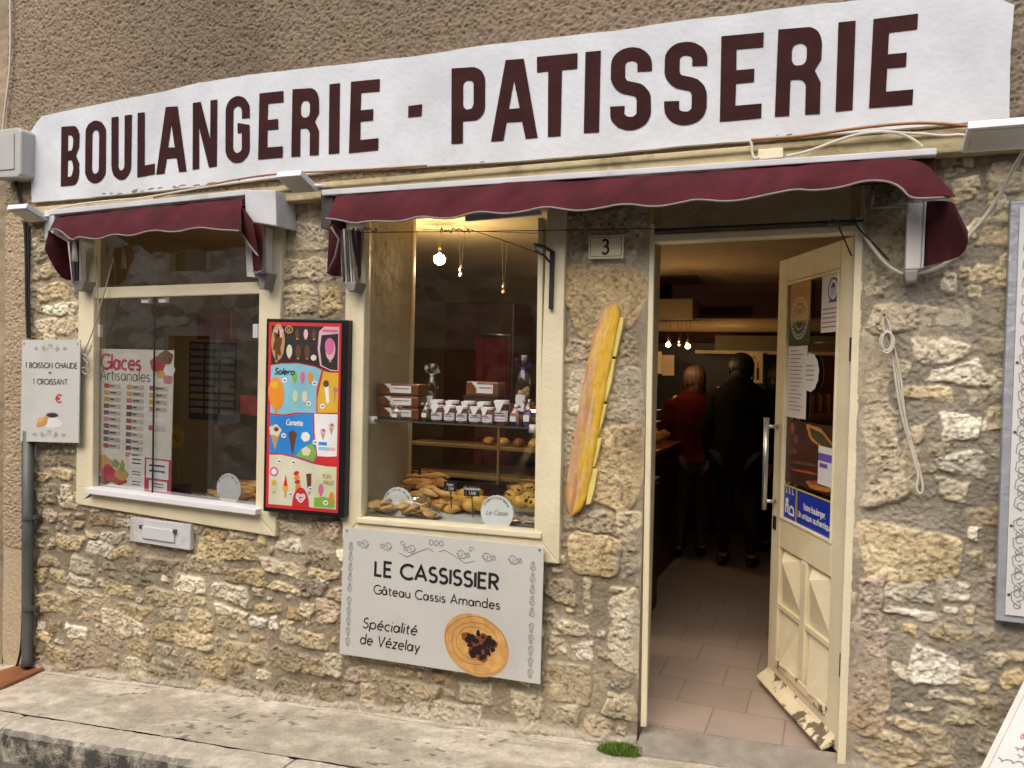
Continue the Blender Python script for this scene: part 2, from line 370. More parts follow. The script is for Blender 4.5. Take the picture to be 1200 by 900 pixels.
def facets(x, y, seed=0):
    """chipped facets: every cell of a jittered lattice is a small tilted plane"""
    ix = np.floor(x); iy = np.floor(y); best = np.full(x.shape, 9.0); val = np.zeros(x.shape); tone = np.zeros(x.shape)
    for a in (-1, 0, 1):
        for b in (-1, 0, 1):
            cx, cy = ix + a, iy + b; px = cx + .1 + .8 * _hash(cx, cy, seed); py = cy + .1 + .8 * _hash(cx, cy, seed + 1)
            d = (x - px) ** 2 + (y - py) ** 2; h = _hash(cx, cy, seed + 2)
            v = (h - .5) + (x - px) * (_hash(cx, cy, seed + 3) - .5) * 1.5 + (y - py) * (_hash(cx, cy, seed + 4) - .5) * 1.5
            m = d < best; best = np.where(m, d, best); val = np.where(m, v, val); tone = np.where(m, _hash(cx, cy, seed + 5), tone)
    return val, tone
def sheet(name, xs, zs, Yv, Cv, keep, material, parent):
    """grid in the plane of the façade; Yv and Cv per vertex, keep per face"""
    nx, nz = len(xs), len(zs)
    Xg, Zg = np.meshgrid(xs, zs)
    co = np.stack([Xg, Yv, Zg], -1).reshape(-1, 3).astype(np.float32)
    idx = np.arange(nx * nz).reshape(nz, nx)
    q = np.stack([idx[:-1, :-1], idx[:-1, 1:], idx[1:, 1:], idx[1:, :-1]], -1)[keep]
    used = np.unique(q); remap = np.full(nx * nz, -1, np.int64); remap[used] = np.arange(len(used))
    q = remap[q]; co = co[used]; col = Cv.reshape(-1, 3)[used]
    me = bpy.data.meshes.new(name); me.vertices.add(len(co)); me.vertices.foreach_set('co', co.ravel())
    me.loops.add(q.size); me.loops.foreach_set('vertex_index', q.ravel().astype(np.int32))
    me.polygons.add(len(q)); me.polygons.foreach_set('loop_start', (np.arange(len(q)) * 4).astype(np.int32)); me.polygons.foreach_set('loop_total', np.full(len(q), 4, np.int32))
    me.polygons.foreach_set('use_smooth', np.ones(len(q), bool))
    at = me.attributes.new('Col', 'FLOAT_COLOR', 'POINT')
    at.data.foreach_set('color', np.concatenate([col, np.ones((len(col), 1))], 1).astype(np.float32).ravel())
    me.update(); me.validate(); me.materials.append(material)
    return link(bpy.data.objects.new(name, me), parent)

# ------------------------------------------------------------------ the bakery house: masonry
house = thing('bakery_house', 'rubble stone bakery house under brown roughcast with two shop windows and an open door', 'building', (-1.5, 0, 0))
DOOR = (-0.715, 0.075, -0.3, 2.30)
WIN_A = (-3.86, -2.56, 0.67, 2.26)
WIN_B = (-2.12, -1.085, 0.70, 2.26)
X_LEFT, X_RIGHT, Z_SPLIT = -4.33, 1.9, 2.335

rs = random.Random(11)
# stones that can be told apart in the photograph: centre, width, height in pixels, tint, how far it stands out
PALE = (.56, .49, .345); WHITE = (.67, .61, .475); OCHRE = (.53, .43, .26); TAN = (.485, .41, .28); GREY = (.35, .305, .215); BROWN = (.38, .28, .165); PINK = (.45, .36, .265); DARKG = (.24, .20, .145)
PIERG = (.44, .37, .25); PIERB = (.50, .385, .215)
TR = [  # pier between the window and the door
 (708, 278, 92, 66, PIERG, .3), (710, 353, 92, 82, PIERB, .45), (683, 413, 44, 34, PINK, .5), (732, 412, 40, 40, PIERG, .4), (710, 462, 92, 62, PIERG, .4), (714, 548, 86, 98, PIERB, .8), (676, 548, 20, 90, PIERG, .3),
 (690, 612, 60, 24, PIERG, .4), (735, 612, 34, 26, PALE, .3), (697, 650, 64, 50, OCHRE, 1.0), (738, 650, 30, 50, PIERG, .3), (656, 690, 34, 30, PIERG, 1.0), (688, 698, 14, 40, PALE, .6), (726, 692, 20, 12, PALE, .7), (668, 735, 46, 18, PALE, .8), (652, 755, 26, 26, PALE, .6), (684, 764, 24, 22, WHITE, .6), (732, 740, 42, 92, PALE, .7), (664, 800, 58, 46, TAN, .7), (640, 722, 30, 16, PIERG, .6), (728, 825, 44, 32, PALE, .9), (665, 838, 34, 26, PALE, .8), (700, 848, 30, 24, TAN, .7), (620, 830, 40, 40, PALE, .7), (560, 812, 40, 28, PALE, .7), (520, 835, 90, 28, PALE, .8), (480, 810, 70, 24, TAN, .8), (596, 858, 60, 22, PALE, .5), (440, 842, 44, 16, PALE, .7), (635, 858, 22, 22, PALE, .6),
 # right pier
 (1098, 411, 73, 24, WHITE, .9), (1121, 440, 68, 26, WHITE, .9), (1087, 465, 62, 19, OCHRE, .8), (1050, 438, 30, 22, PALE, .8), (1128, 503, 50, 32, WHITE, .9), (1067, 540, 24, 82, PALE, .7), (1127, 544, 60, 24, WHITE, .9), (1118, 573, 48, 24, PALE, .8), (1075, 374, 128, 32, TAN, .7), (1040, 330, 50, 26, GREY, .4), (1027, 490, 46, 205, TAN, .55), (1108, 328, 26, 20, WHITE, .8), (1136, 318, 24, 16, PALE, .8), (1145, 340, 18, 14, PALE, .7), (1020, 345, 24, 16, PALE, .5), (1142, 465, 26, 20, TAN, .6),
 (1067, 650, 122, 64, OCHRE, .9), (1145, 625, 14, 18, WHITE, .6), (1142, 652, 14, 18, PALE, .6), (1063, 690, 56, 22, WHITE, .9), (1117, 692, 42, 24, WHITE, .9), (1067, 715, 55, 13, WHITE, .7), (1108, 712, 14, 9, WHITE, .6), (1133, 718, 20, 22, PALE, .7), (1066, 740, 27, 18, OCHRE, .8), (1117, 740, 46, 20, TAN, .8), (1100, 780, 70, 42, WHITE, 1.1), (1139, 782, 14, 16, WHITE, .7), (1018, 735, 36, 130, PINK, .6), (1016, 822, 46, 76, PINK, .7), (1077, 830, 40, 8, PALE, .6), (1073, 852, 66, 14, OCHRE, .8), (1057, 875, 52, 22, TAN, .9), (1123, 823, 32, 12, PALE, .6), (1100, 895, 36, 14, PALE, .7), (1040, 890, 60, 14, TAN, .6), (1190, 770, 34, 18, TAN, .6), (1190, 795, 30, 22, OCHRE, .7), (1115, 200, 30, 14, TAN, .6), (1130, 225, 26, 16, TAN, .5), (1150, 260, 28, 14, PALE, .6), (1040, 290, 44, 60, GREY, .35), (1040, 235, 44, 44, DARKG, .3),
 # between the windows and beside the left one
 (346, 240, 30, 28, OCHRE, .8), (374, 243, 24, 26, TAN, .5), (363, 278, 54, 30, TAN, .7), (350, 316, 40, 28, PALE, .7), (381, 316, 32, 30, TAN, .7), (352, 352, 42, 32, PALE, .8), (387, 352, 28, 34, OCHRE, .8),
 (67, 317, 40, 18, TAN, .8), (63, 343, 34, 18, OCHRE, .8), (71, 362, 36, 15, WHITE, .9), (67, 382, 46, 22, TAN, .8), (60, 296, 40, 16, GREY, .5), (62, 275, 34, 18, TAN, .6), (58, 255, 32, 14, PALE, .6),
 # the long low wall
 (118, 643, 32, 18, WHITE, 1.0), (97, 662, 28, 20, WHITE, 1.0), (268, 644, 66, 26, OCHRE, 1.1), (224, 684, 36, 22, WHITE, 1.0), (270, 695, 48, 22, WHITE, .9), (288, 676, 46, 18, OCHRE, .9), (65, 708, 44, 24, OCHRE, .9), (145, 732, 48, 24, PALE, 1.0), (157, 716, 34, 18, OCHRE, .9), (228, 748, 48, 22, OCHRE, 1.0), (92, 742, 26, 18, WHITE, .9), (285, 764, 46, 24, OCHRE, 1.0), (270, 718, 34, 14, WHITE, .9), (302, 726, 24, 12, WHITE, .8), (322, 730, 11, 18, WHITE, .9), (337, 740, 17, 28, PALE, .9), (365, 748, 40, 20, TAN, .9), (350, 775, 66, 26, TAN, .9), (230, 774, 26, 18, TAN, .9), (255, 780, 26, 24, OCHRE, .9), (248, 805, 34, 18, OCHRE, 1.0), (165, 758, 30, 18, OCHRE, 1.0), (292, 803, 38, 14, GREY, .9), (343, 812, 34, 34, GREY, .7), (340, 640, 34, 18, WHITE, .9), (346, 620, 44, 16, TAN, .8), (385, 622, 30, 26, PINK, .8), (330, 665, 50, 16, TAN, .8), (375, 655, 32, 24, GREY, .8), (332, 688, 32, 12, PALE, .8), (200, 700, 52, 20, TAN, .8), (240, 662, 50, 20, TAN, .7), (160, 675, 34, 26, GREY, .6), (105, 700, 52, 18, TAN, .7), (82, 635, 34, 18, OCHRE, .8), (385, 718, 26, 28, PINK, .8), (390, 778, 24, 28, PALE, .8), (390, 810, 30, 22, TAN, .9), (192, 663, 40, 20, GREY, .7), (140, 690, 36, 16, OCHRE, .6), (192, 740, 24, 22, OCHRE, .8), (105, 768, 46, 30, PINK, .6), (70, 770, 30, 28, OCHRE, .7), (52, 745, 18, 12, OCHRE, .9), (130, 748, 36, 26, PINK, .6), (178, 790, 46, 26, TAN, .7), (215, 795, 40, 22, TAN, .7), (160, 780, 30, 14, PALE, .6),
]
stones = []
for cx, cy, w, h, c, p in TR:
    a = W(cx - w / 2, cy); b = W(cx + w / 2, cy); t = W(cx, cy - h / 2); d = W(cx, cy + h / 2)
    stones.append([(a.x + b.x) / 2, (t.z + d.z) / 2, (b.x - a.x) / 2, (t.z - d.z) / 2, c, p])
NT = len(stones)
def clash(x0, x1, z0, z1):
    for s in stones[:NT]:
        ox = min(x1, s[0] + s[2]) - max(x0, s[0] - s[2]); oz = min(z1, s[1] + s[3]) - max(z0, s[1] - s[3])
        if ox > .015 and oz > .012: return True
    return False
def fill(x0, x1, z0, z1, hr, wr, tints, pr, slope=0.0, skip=.0):
    z = z0
    while z < z1:
        h = rs.uniform(*hr); x = x0 - rs.uniform(0, .1)
        while x < x1:
            w = rs.uniform(*wr); hh = h * rs.uniform(.62, 1.0); ww = w - rs.uniform(.008, .03)
            zc = z + h / 2 + rs.uniform(-.012, .012) + slope * (x - x0); xc = x + w / 2
            if rs.random() > skip:
                if not clash(xc - ww / 2, xc + ww / 2, zc - hh / 2, zc + hh / 2):
                    stones.append([xc, zc, ww / 2, hh / 2, rs.choice(tints), rs.uniform(*pr)])
                elif w > .09:                                        # a small stone may still go in
                    for k in (.25, .75):
                        xx = x + w * k
                        if not clash(xx - w * .2, xx + w * .2, zc - hh * .4, zc + hh * .4): stones.append([xx, zc, w * .19, hh * .38, rs.choice(tints), rs.uniform(*pr)])
            x += w
        z += h + .004
LOW = [TAN, TAN, OCHRE, PALE, PALE, WHITE, GREY, BROWN, PINK, TAN, OCHRE]
# coursed stones first
fill(-4.33, -2.30, -.32, .70, (.062, .105), (.085, .24), LOW, (.6, 1.05), .012)
fill(-2.35, -1.05, -.22, .76, (.065, .11), (.09, .27), LOW, (.5, 1.0), .02)
fill(-1.10, -0.72, -.1, .72, (.07, .12), (.1, .22), [GREY, PALE, TAN, GREY], (.3, .8), .03, .25)
fill(-4.30, -3.88, .68, 2.3, (.07, .12), (.1, .22), [TAN, PALE, OCHRE, GREY], (.5, .9))
fill(-2.56, -2.12, .68, 2.3, (.12, .17), (.12, .2), [TAN, PALE, OCHRE], (.4, .8))
fill(.10, .5, -.05, 2.3, (.06, .1), (.08, .2), [GREY, PALE, TAN, GREY, WHITE], (.25, .7), 0, .45)
fill(.52, 1.9, -.05, 2.3, (.08, .14), (.12, .3), [GREY, TAN, GREY, PALE], (.3, .8), 0, .2)

# then every bare patch of the low wall gets a stone of a size that fits
def pack(x0, x1, z0, z1, sizes, tints, pr, limit, top=None):
    g = .008; nx, nz = int((x1 - x0) / g) + 1, int((z1 - z0) / g) + 1; occ = np.zeros((nz, nx), bool)
    for s in stones:
        a, b = int((s[0] - s[2] - x0) / g), int((s[0] + s[2] - x0) / g) + 1; c, d = int((s[1] - s[3] - z0) / g), int((s[1] + s[3] - z0) / g) + 1
        if b > 0 and d > 0 and a < nx and c < nz: occ[max(0, c):max(0, d), max(0, a):max(0, b)] = True
    for w, h, tries in sizes:
        for _ in range(tries):
            ww, hh = w * rs.uniform(.75, 1.25), h * rs.uniform(.8, 1.2); xc, zc = rs.uniform(x0, x1), rs.uniform(z0, z1)
            if zc < GZ(xc) + .02: continue
            a, b = int((xc - ww / 2 - .006 - x0) / g), int((xc + ww / 2 + .006 - x0) / g) + 1; c, d = int((zc - hh / 2 - .006 - z0) / g), int((zc + hh / 2 + .006 - z0) / g) + 1
            if a < 0 or c < 0 or b > nx or d > nz or occ[c:d, a:b].mean() > limit: continue
            occ[c:d, a:b] = True; stones.append([xc, zc, ww / 2, hh / 2, rs.choice(tints), rs.uniform(*pr)])
SZS = [(.22, .09, 900), (.16, .075, 2500), (.11, .06, 5000), (.075, .045, 9000), (.045, .03, 9000)]
pack(-4.33, -.74, -.34, .72, SZS, LOW, (.5, .95), .03)
pack(-4.31, -3.88, .66, 2.3, SZS, [TAN, PALE, OCHRE, GREY], (.5, .9), .03)
G = .0042
xs = np.arange(X_LEFT, X_RIGHT, G); zs = np.arange(-.48, Z_SPLIT, G)
Xg, Zg = np.meshgrid(xs, zs)
wx = (fbm(Xg * 9, Zg * 9, 3, 4) - .5) * .060; wz = (fbm(Xg * 9, Zg * 9, 57, 4) - .5) * .050
fine = fbm(Xg * 55, Zg * 55, 91, 3); med = fbm(Xg * 18, Zg * 18, 77, 4); big = fbm(Xg * 1.3, Zg * 1.3, 5, 3)
grit = fbm(Xg * 95, Zg * 95, 19, 2)
H = .008 * (med - .5) + .007 * (fine - .5) + .005 * (grit - .5) + .010 * (big - .5) + .010 * (.3 + .7 * smooth(-.1, .2, Xg)) * (fbm(Xg * 80, Zg * 90, 23, 3) - .5)          # mortar face
mort = np.array([.33, .275, .19]); mort2 = np.array([.44, .375, .265])
kk = smooth(.35, .65, fbm(Xg * 3, Zg * 3, 21, 4))[..., None]
C = mort * (1 - kk) + mort2 * kk
grey_side = smooth(-.2, .3, Xg)[..., None]
C = C * (1 - grey_side) + C.mean(-1, keepdims=True) * np.array([1.08, .95, .72]) * .98 * grey_side
cov = np.zeros_like(H)
tex = (fbm(Xg * 30, Zg * 34, 201, 4) - .5)
fw = fbm(Xg * 26, Zg * 26, 205, 3) * .9
fc1, ft1 = facets(Xg * 17 + fw, Zg * 27 + fw, 301); fc2, ft2 = facets(Xg * 46 + fw * 2, Zg * 60 - fw * 2, 331); pit = smooth(.60, .74, fbm(Xg * 60, Zg * 60, 311, 3))
for si, (cx, cz, hw, hh, tint, pr) in enumerate(stones):
    i0 = max(0, int((cx - hw - .06 - X_LEFT) / G)); i1 = min(len(xs), int((cx + hw + .06 - X_LEFT) / G) + 2)
    k0 = max(0, int((cz - hh - .06 + .48) / G)); k1 = min(len(zs), int((cz + hh + .06 + .48) / G) + 2)
    if i1 <= i0 or k1 <= k0: continue
    sl = (slice(k0, k1), slice(i0, i1)); r = random.Random(si * 7 + 1)
    dresd = hw > .11 and hh > .08
    kw = .35 if dresd else 1
    if cx > .08: kw *= 1.25
    u = Xg[sl] - cx + wx[sl] * kw; v = Zg[sl] - cz + wz[sl] * kw
    a = math.radians(r.uniform(-7, 7)) * (0.2 if dresd else 1); u, v = u * math.cos(a) - v * math.sin(a), u * math.sin(a) + v * math.cos(a)
    u = u / (1 + r.uniform(-.25, .25) * np.clip(v / hh, -1, 1)); v = v / (1 + r.uniform(-.25, .25) * np.clip(u / hw, -1, 1))
    rad = min(hw, hh) * r.uniform(.3, .65)
    qx = np.abs(u) - hw + rad; qz = np.abs(v) - hh + rad
    sd = np.sqrt(np.maximum(qx, 0) ** 2 + np.maximum(qz, 0) ** 2) + np.minimum(np.maximum(qx, qz), 0) - rad
    edge = r.uniform(.006, .016); m = smooth(.002, -edge, sd)
    tilt = r.uniform(-.09, .09) * u + r.uniform(-.04, .11) * v
    far_right = cx > .08
    hmax = (.007 + .007 * pr) if not dresd else .005 + .008 * pr
    if far_right: hmax *= .7
    rough = (.75 if not dresd else .22) * (.5 if (-1.1 < cx < -.7 and cz > .75) else 1) * (.8 if far_right else 1)
    surf = hmax + tilt * (.3 if dresd else 1) + (tex[sl] * .011 + fc1[sl] * .0085 + fc2[sl] * .0055) * rough - pit[sl] * (.007 if not dresd else .004) * (1 if not dresd else 1) + (fine[sl] - .5) * .009 + (grit[sl] - .5) * .008
    hs = H[sl] * (1 - m) + m * np.maximum(surf, .002)
    take = m > .02
    H[sl] = np.where(take & (hs > H[sl] - .004), hs, H[sl])
    br = r.uniform(.88, 1.32); warm = r.uniform(-.06, .08)
    t = np.array(tint) * br * np.array([1 + warm * .4, 1, 1 - warm])
    n = fbm(Xg[sl] * 14, Zg[sl] * 14, 400 + si, 4)[..., None]
    o = smooth(.48, .72, fbm(Xg[sl] * 8 + 3, Zg[sl] * 8, 900 + si, 3))[..., None] * r.uniform(0, .6)
    sc = t * (.78 + .58 * n) * (.90 + .10 * ft1[sl] + .10 * ft2[sl])[..., None]; sc = sc * (1 - o) + np.array([.46, .34, .18]) * (.6 + .7 * n) * o
    sc = sc * (1 - .35 * pit[sl][..., None])
    mm = smooth(.15, .6, m)[..., None] * (1 - .35 * smooth(.55, .7, med[sl])[..., None] * (pr < .7))
    C[sl] = np.where(take[..., None], C[sl] * (1 - mm) + sc * mm, C[sl])
# darker towards the foot, then patchy grime and fine weathering
foot = smooth(.20, .0, Zg - GZ(Xg) + .12 * (fbm(Xg * 6, Zg * 3, 8, 3) - .5))[..., None]
C = C * (1 - .22 * foot)
grime = smooth(.52, .72, fbm(Xg * 4, Zg * 2.2, 66, 5))[..., None]; C = C * (1 - .22 * grime)
# the relief dies out at the openings and into the mortar skirting
def near(o, d=.05):
    dx = np.maximum(np.maximum(o[0] - Xg, Xg - o[1]), 0); dz = np.maximum(np.maximum(o[2] - Zg, Zg - o[3]), 0)
    return smooth(0.0, d, np.sqrt(dx * dx + dz * dz))
fade = near(DOOR, .05) * .85 + .15
fade = np.minimum(fade, near(WIN_A, .03) * .7 + .3); fade = np.minimum(fade, near(WIN_B, .03) * .7 + .3)
skirt = smooth(.05, .0, Zg - GZ(Xg) - .02 * (fbm(Xg * 7, Zg * 0, 12, 3)))
H = H * fade + skirt * .02 * fade
ck = np.array([.52, .46, .36]); sk3 = (smooth(.35, .8, skirt) * .8)[..., None]; C = C * (1 - sk3) + ck * (.75 + .5 * med[..., None]) * sk3
def keepmask(xs, zs, holes):
    xc = (xs[:-1] + xs[1:]) / 2; zc = (zs[:-1] + zs[1:]) / 2; XX, ZZ = np.meshgrid(xc, zc); k = np.ones_like(XX, bool)
    for o in holes: k &= ~((XX > o[0]) & (XX < o[1]) & (ZZ > o[2]) & (ZZ < o[3]))
    return k
M_STONE = vcmat('rubble_stone', .92, .24, 55, .7, 210, .007)
sheet('stone_wall', xs, zs, -H, np.clip(C, .02, .9), keepmask(xs, zs, [DOOR, WIN_A, WIN_B]), M_STONE, house)

# brown roughcast above and down the left edge
def roughcast(name, x0, x1, z0, z1, seed, tint, amp=1.0, g=.0045):
    xs = np.arange(x0, x1 + g, g); zs = np.arange(z0, z1 + g, g); Xg, Zg = np.meshgrid(xs, zs)
    w1 = fbm(Xg * 20, Zg * 20, seed, 3) - .5; w2 = fbm(Xg * 20 + 40, Zg * 20, seed + 5, 3) - .5
    a = fbm(Xg * 56 + w1 * 1.6, Zg * 68 + w2 * 1.6, seed + 1, 2); b = fbm(Xg * 85 + w2 * 2, Zg * 95 + w1 * 2, seed + 2, 2)
    rid = 1 - np.abs(2 * a - 1) * 1.6
    Hh = (.0085 * np.clip(rid, -.2, 1) + .0065 * b) * amp + .012 * (fbm(Xg * 2.2, Zg * 2.2, seed + 3, 3) - .5)
    n = fbm(Xg * 1.1, Zg * 1.6, seed + 7, 4)[..., None]; st = smooth(.46, .66, fbm(Xg * .9 + 5, Zg * 2.0, seed + 9, 5))[..., None]
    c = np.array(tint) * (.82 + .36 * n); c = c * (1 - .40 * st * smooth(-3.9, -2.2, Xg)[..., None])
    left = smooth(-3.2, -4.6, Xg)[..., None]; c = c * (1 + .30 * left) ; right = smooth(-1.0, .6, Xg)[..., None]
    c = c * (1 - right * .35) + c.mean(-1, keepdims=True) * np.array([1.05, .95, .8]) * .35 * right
    cc = c * (.9 + .2 * b[..., None])
    return xs, zs, -Hh, np.clip(cc, .01, .9)
M_RC = vcmat('roughcast', .95, .12, 60, .5, 220, .004)
RC = (.228, .178, .122)
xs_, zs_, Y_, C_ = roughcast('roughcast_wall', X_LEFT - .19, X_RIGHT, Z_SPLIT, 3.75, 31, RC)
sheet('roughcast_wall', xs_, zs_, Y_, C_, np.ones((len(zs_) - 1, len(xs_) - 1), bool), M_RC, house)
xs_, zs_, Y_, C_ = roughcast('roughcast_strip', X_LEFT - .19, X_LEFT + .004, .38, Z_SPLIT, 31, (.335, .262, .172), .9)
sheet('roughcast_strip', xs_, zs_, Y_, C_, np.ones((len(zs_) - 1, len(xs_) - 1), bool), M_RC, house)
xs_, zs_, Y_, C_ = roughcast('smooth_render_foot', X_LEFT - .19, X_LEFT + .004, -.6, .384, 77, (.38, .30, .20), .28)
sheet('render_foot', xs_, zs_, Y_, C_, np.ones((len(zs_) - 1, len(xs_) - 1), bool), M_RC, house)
M_RCP = mat('roughcast_far', (.27, .18, .11), .95, 0, .2, 3, .8, 90)
MB().box(X_LEFT - .19, X_RIGHT, .0, .25, 3.756, 6.4).obj('upper_storey_wall', M_RCP, house)
M_TILE = mat('roof_tile', (.23, .11, .07), .9, 0, .3, 12, .6, 40)
MB().prism([(X_LEFT - .3, -.35, 6.4), (X_RIGHT + .1, -.35, 6.4), (X_RIGHT + .1, 3.5, 8.2), (X_LEFT - .3, 3.5, 8.2)], (0, 0, .12)).obj('roof', M_TILE, house)

# neighbour houses either side, in the same line
def neighbour(name, x0, x1, y, label, tint, seed):
    t = thing(name, label, 'building', ((x0 + x1) / 2, y, 0))
    g = .012; xs = np.arange(x0, x1 + g, g); zs = np.arange(-.9, 4.2, g); Xg, Zg = np.meshgrid(xs, zs)
    m = fbm(Xg * 16, Zg * 16, seed, 5); b = fbm(Xg * 2, Zg * 2, seed + 3, 4)
    c = np.array(tint) * (.7 + .6 * b[..., None]) * (.85 + .3 * m[..., None])
    sheet('rendered_wall', xs, zs, y - .02 * m - .02 * b, c, np.ones((len(zs) - 1, len(xs) - 1), bool), M_RC, t)
    MB().box(x0, x1, y + .03, y + 3, 4.19, 6.0).box(x0, x1, y + .03, y + 3, -.9, 4.18).obj('house_body', M_RCP, t)
    MB().prism([(x0, y - .3, 6), (x1, y - .3, 6), (x1, y + 3, 7.6), (x0, y + 3, 7.6)], (0, 0, .12)).obj('roof', M_TILE, t)
    return t
neighbour('neighbour_house', -9.5, X_LEFT - .2, .02, 'grey rendered neighbouring house at the left edge beyond the white cable', (.30, .24, .155), 140)
neighbour('side_house', X_RIGHT + .01, 7.5, .02, 'plain rendered house wall beyond the large white menu board on the right', (.30, .22, .15), 150)
# ------------------------------------------------------------------ ground
def slope_sheet(name, x0, x1, y0, y1, dz, nx, ny, amp, material, seed, dzy=0.0):
    xs = np.linspace(x0, x1, nx); ys = np.linspace(y0, y1, ny); vs = []; fs = []
    for j, y in enumerate(ys):
        n = fbm(xs * 5, np.full(nx, y) * 5, seed, 5) - .5
        for i, x in enumerate(xs): vs.append((x, y, GZ(x) + dz + dzy * (y - y0) + amp * n[i]))
    for j in range(ny - 1):
        for i in range(nx - 1): a = j * nx + i; fs.append((a, a + 1, a + nx + 1, a + nx))
    m = MB(); m.add(vs, fs); o = m.obj(name, material, None, smooth=True, fixn=False); return struct(o)
M_PAVE = mat('worn_concrete', (.56, .50, .39), .9, 0, .28, 34, 1.0, 130, stain=(.38, .33, .245, 1), ss=4.5, st=(.42, .60))
def pavement(x0, x1, y0, y1, g, seed):
    xs = np.arange(x0, x1 + g / 2, g); ys = np.arange(y0, y1 + g / 2, g); Xp, Yp = np.meshgrid(xs, ys); ny, nx = Xp.shape
    lo = fbm(Xp * 2.2, Yp * 4, seed, 4); md = fbm(Xp * 14, Yp * 18, seed + 3, 4); fi = fbm(Xp * 70, Yp * 70, seed + 5, 3)
    pale = np.clip(smooth(.42, .66, fbm(Xp * 4, Yp * 9, seed + 7, 5)) + .8 * smooth(-.16, .0, Yp + .10 * (md - .5)), 0, 1)[..., None]
    c = np.array([.44, .385, .29]) * (1 - pale) + np.array([.60, .54, .425]) * pale
    c = c * (.72 + .56 * md[..., None]) * (.85 + .3 * fi[..., None])
    pit = smooth(.80, .86, vnoise(Xp * 26 - Yp * 14, Yp * 44 + Xp * 8, seed + 9)) * smooth(.5, .65, fbm(Xp * 3, Yp * 3, seed + 11, 2)); c = c * (1 - .6 * pit[..., None])
    crack = smooth(.006, .0, np.abs(Yp + .055 + .05 * (fbm(Xp * 2.5, Xp * 0, seed + 13, 4) - .5))) * smooth(.35, .5, fbm(Xp * 1.7, Xp * 0, seed + 15, 2)); c = c * (1 - .6 * crack[..., None])
    Zp = GZ(Xp) + .008 * (lo - .5) + .006 * (md - .5) + .0035 * (fi - .5) - .004 * pit - .004 * crack
    vs = np.stack([Xp, Yp, Zp], -1).reshape(-1, 3); idx = np.arange(nx * ny).reshape(ny, nx); q = np.stack([idx[:-1, :-1], idx[:-1, 1:], idx[1:, 1:], idx[1:, :-1]], -1).reshape(-1, 4)
    me = bpy.data.meshes.new('pavement'); me.from_pydata(vs.tolist(), [], q.tolist()); at = me.attributes.new('Col', 'FLOAT_COLOR', 'POINT')
    at.data.foreach_set('color', np.concatenate([c.reshape(-1, 3), np.ones((nx * ny, 1))], 1).astype(np.float32).ravel()); me.polygons.foreach_set('use_smooth', [True] * len(me.polygons)); me.materials.append(M_PAVE2)
    return struct(link(bpy.data.objects.new('pavement', me)))
M_PAVE2 = vcmat('worn_concrete_top', .92, .2, 80, .6, 260, .005)
pavement(-4.9, 1.0, -.508, .03, .0065, 7)
slope_sheet('pavement', -9.5, -4.899, -.508, .03, 0, 200, 30, .008, M_PAVE, 3)
slope_sheet('pavement', .999, 5.5, -.508, .03, 0, 200, 30, .008, M_PAVE, 4)
M_ROAD = mat('asphalt_road', (.13, .115, .095), .95, 0, .25, 14, .8, 120, stain=(.2, .18, .14, 1), ss=3)
slope_sheet('road', -40, 40, -60, -.66, -.15, 120, 60, .01, M_ROAD, 9)
# kerb stones: pale tops, lichen on the road face
def kerb_mat():
    m = mat('kerb_limestone', (.60, .54, .43), .9, 0, .25, 30, 1.0, 110, stain=(.48, .42, .32, 1), ss=6, st=(.45, .65))
    t = m.node_tree; N = t.nodes; L = t.links; b = N['Principled BSDF']; src = b.inputs['Base Color'].links[0].from_socket
    tc = N.new('ShaderNodeTexCoord'); sp = N.new('ShaderNodeSeparateXYZ'); L.new(tc.outputs['Normal'], sp.inputs[0])
    mr = N.new('ShaderNodeMapRange'); mr.inputs[1].default_value = -.35; mr.inputs[2].default_value = -.9; L.new(sp.outputs['Y'], mr.inputs[0])
    nz = N.new('ShaderNodeTexNoise'); nz.inputs['Scale'].default_value = 9; nz.inputs['Detail'].default_value = 8; nz.inputs['Roughness'].default_value = .7; L.new(tc.outputs['Object'], nz.inputs['Vector'])
    m2 = N.new('ShaderNodeMapRange'); m2.inputs[1].default_value = .38; m2.inputs[2].default_value = .56; L.new(nz.outputs['Fac'], m2.inputs[0])
    mu = N.new('ShaderNodeMath'); mu.operation = 'MULTIPLY'; L.new(mr.outputs[0], mu.inputs[0]); L.new(m2.outputs[0], mu.inputs[1])
    mx = N.new('ShaderNodeMix'); mx.data_type = 'RGBA'; L.new(mu.outputs[0], mx.inputs['Factor']); L.new(src, mx.inputs[6]); mx.inputs[7].default_value = (.085, .08, .062, 1); L.new(mx.outputs[2], b.inputs['Base Color'])
    return m
M_KERB = kerb_mat()
kx = [-9.5, -8.4, -7.3, -6.2, -5.2, -4.4, -3.62, -2.02, -.9, .3, 1.4, 2.6, 3.8, 5.5]
rk = random.Random(5)
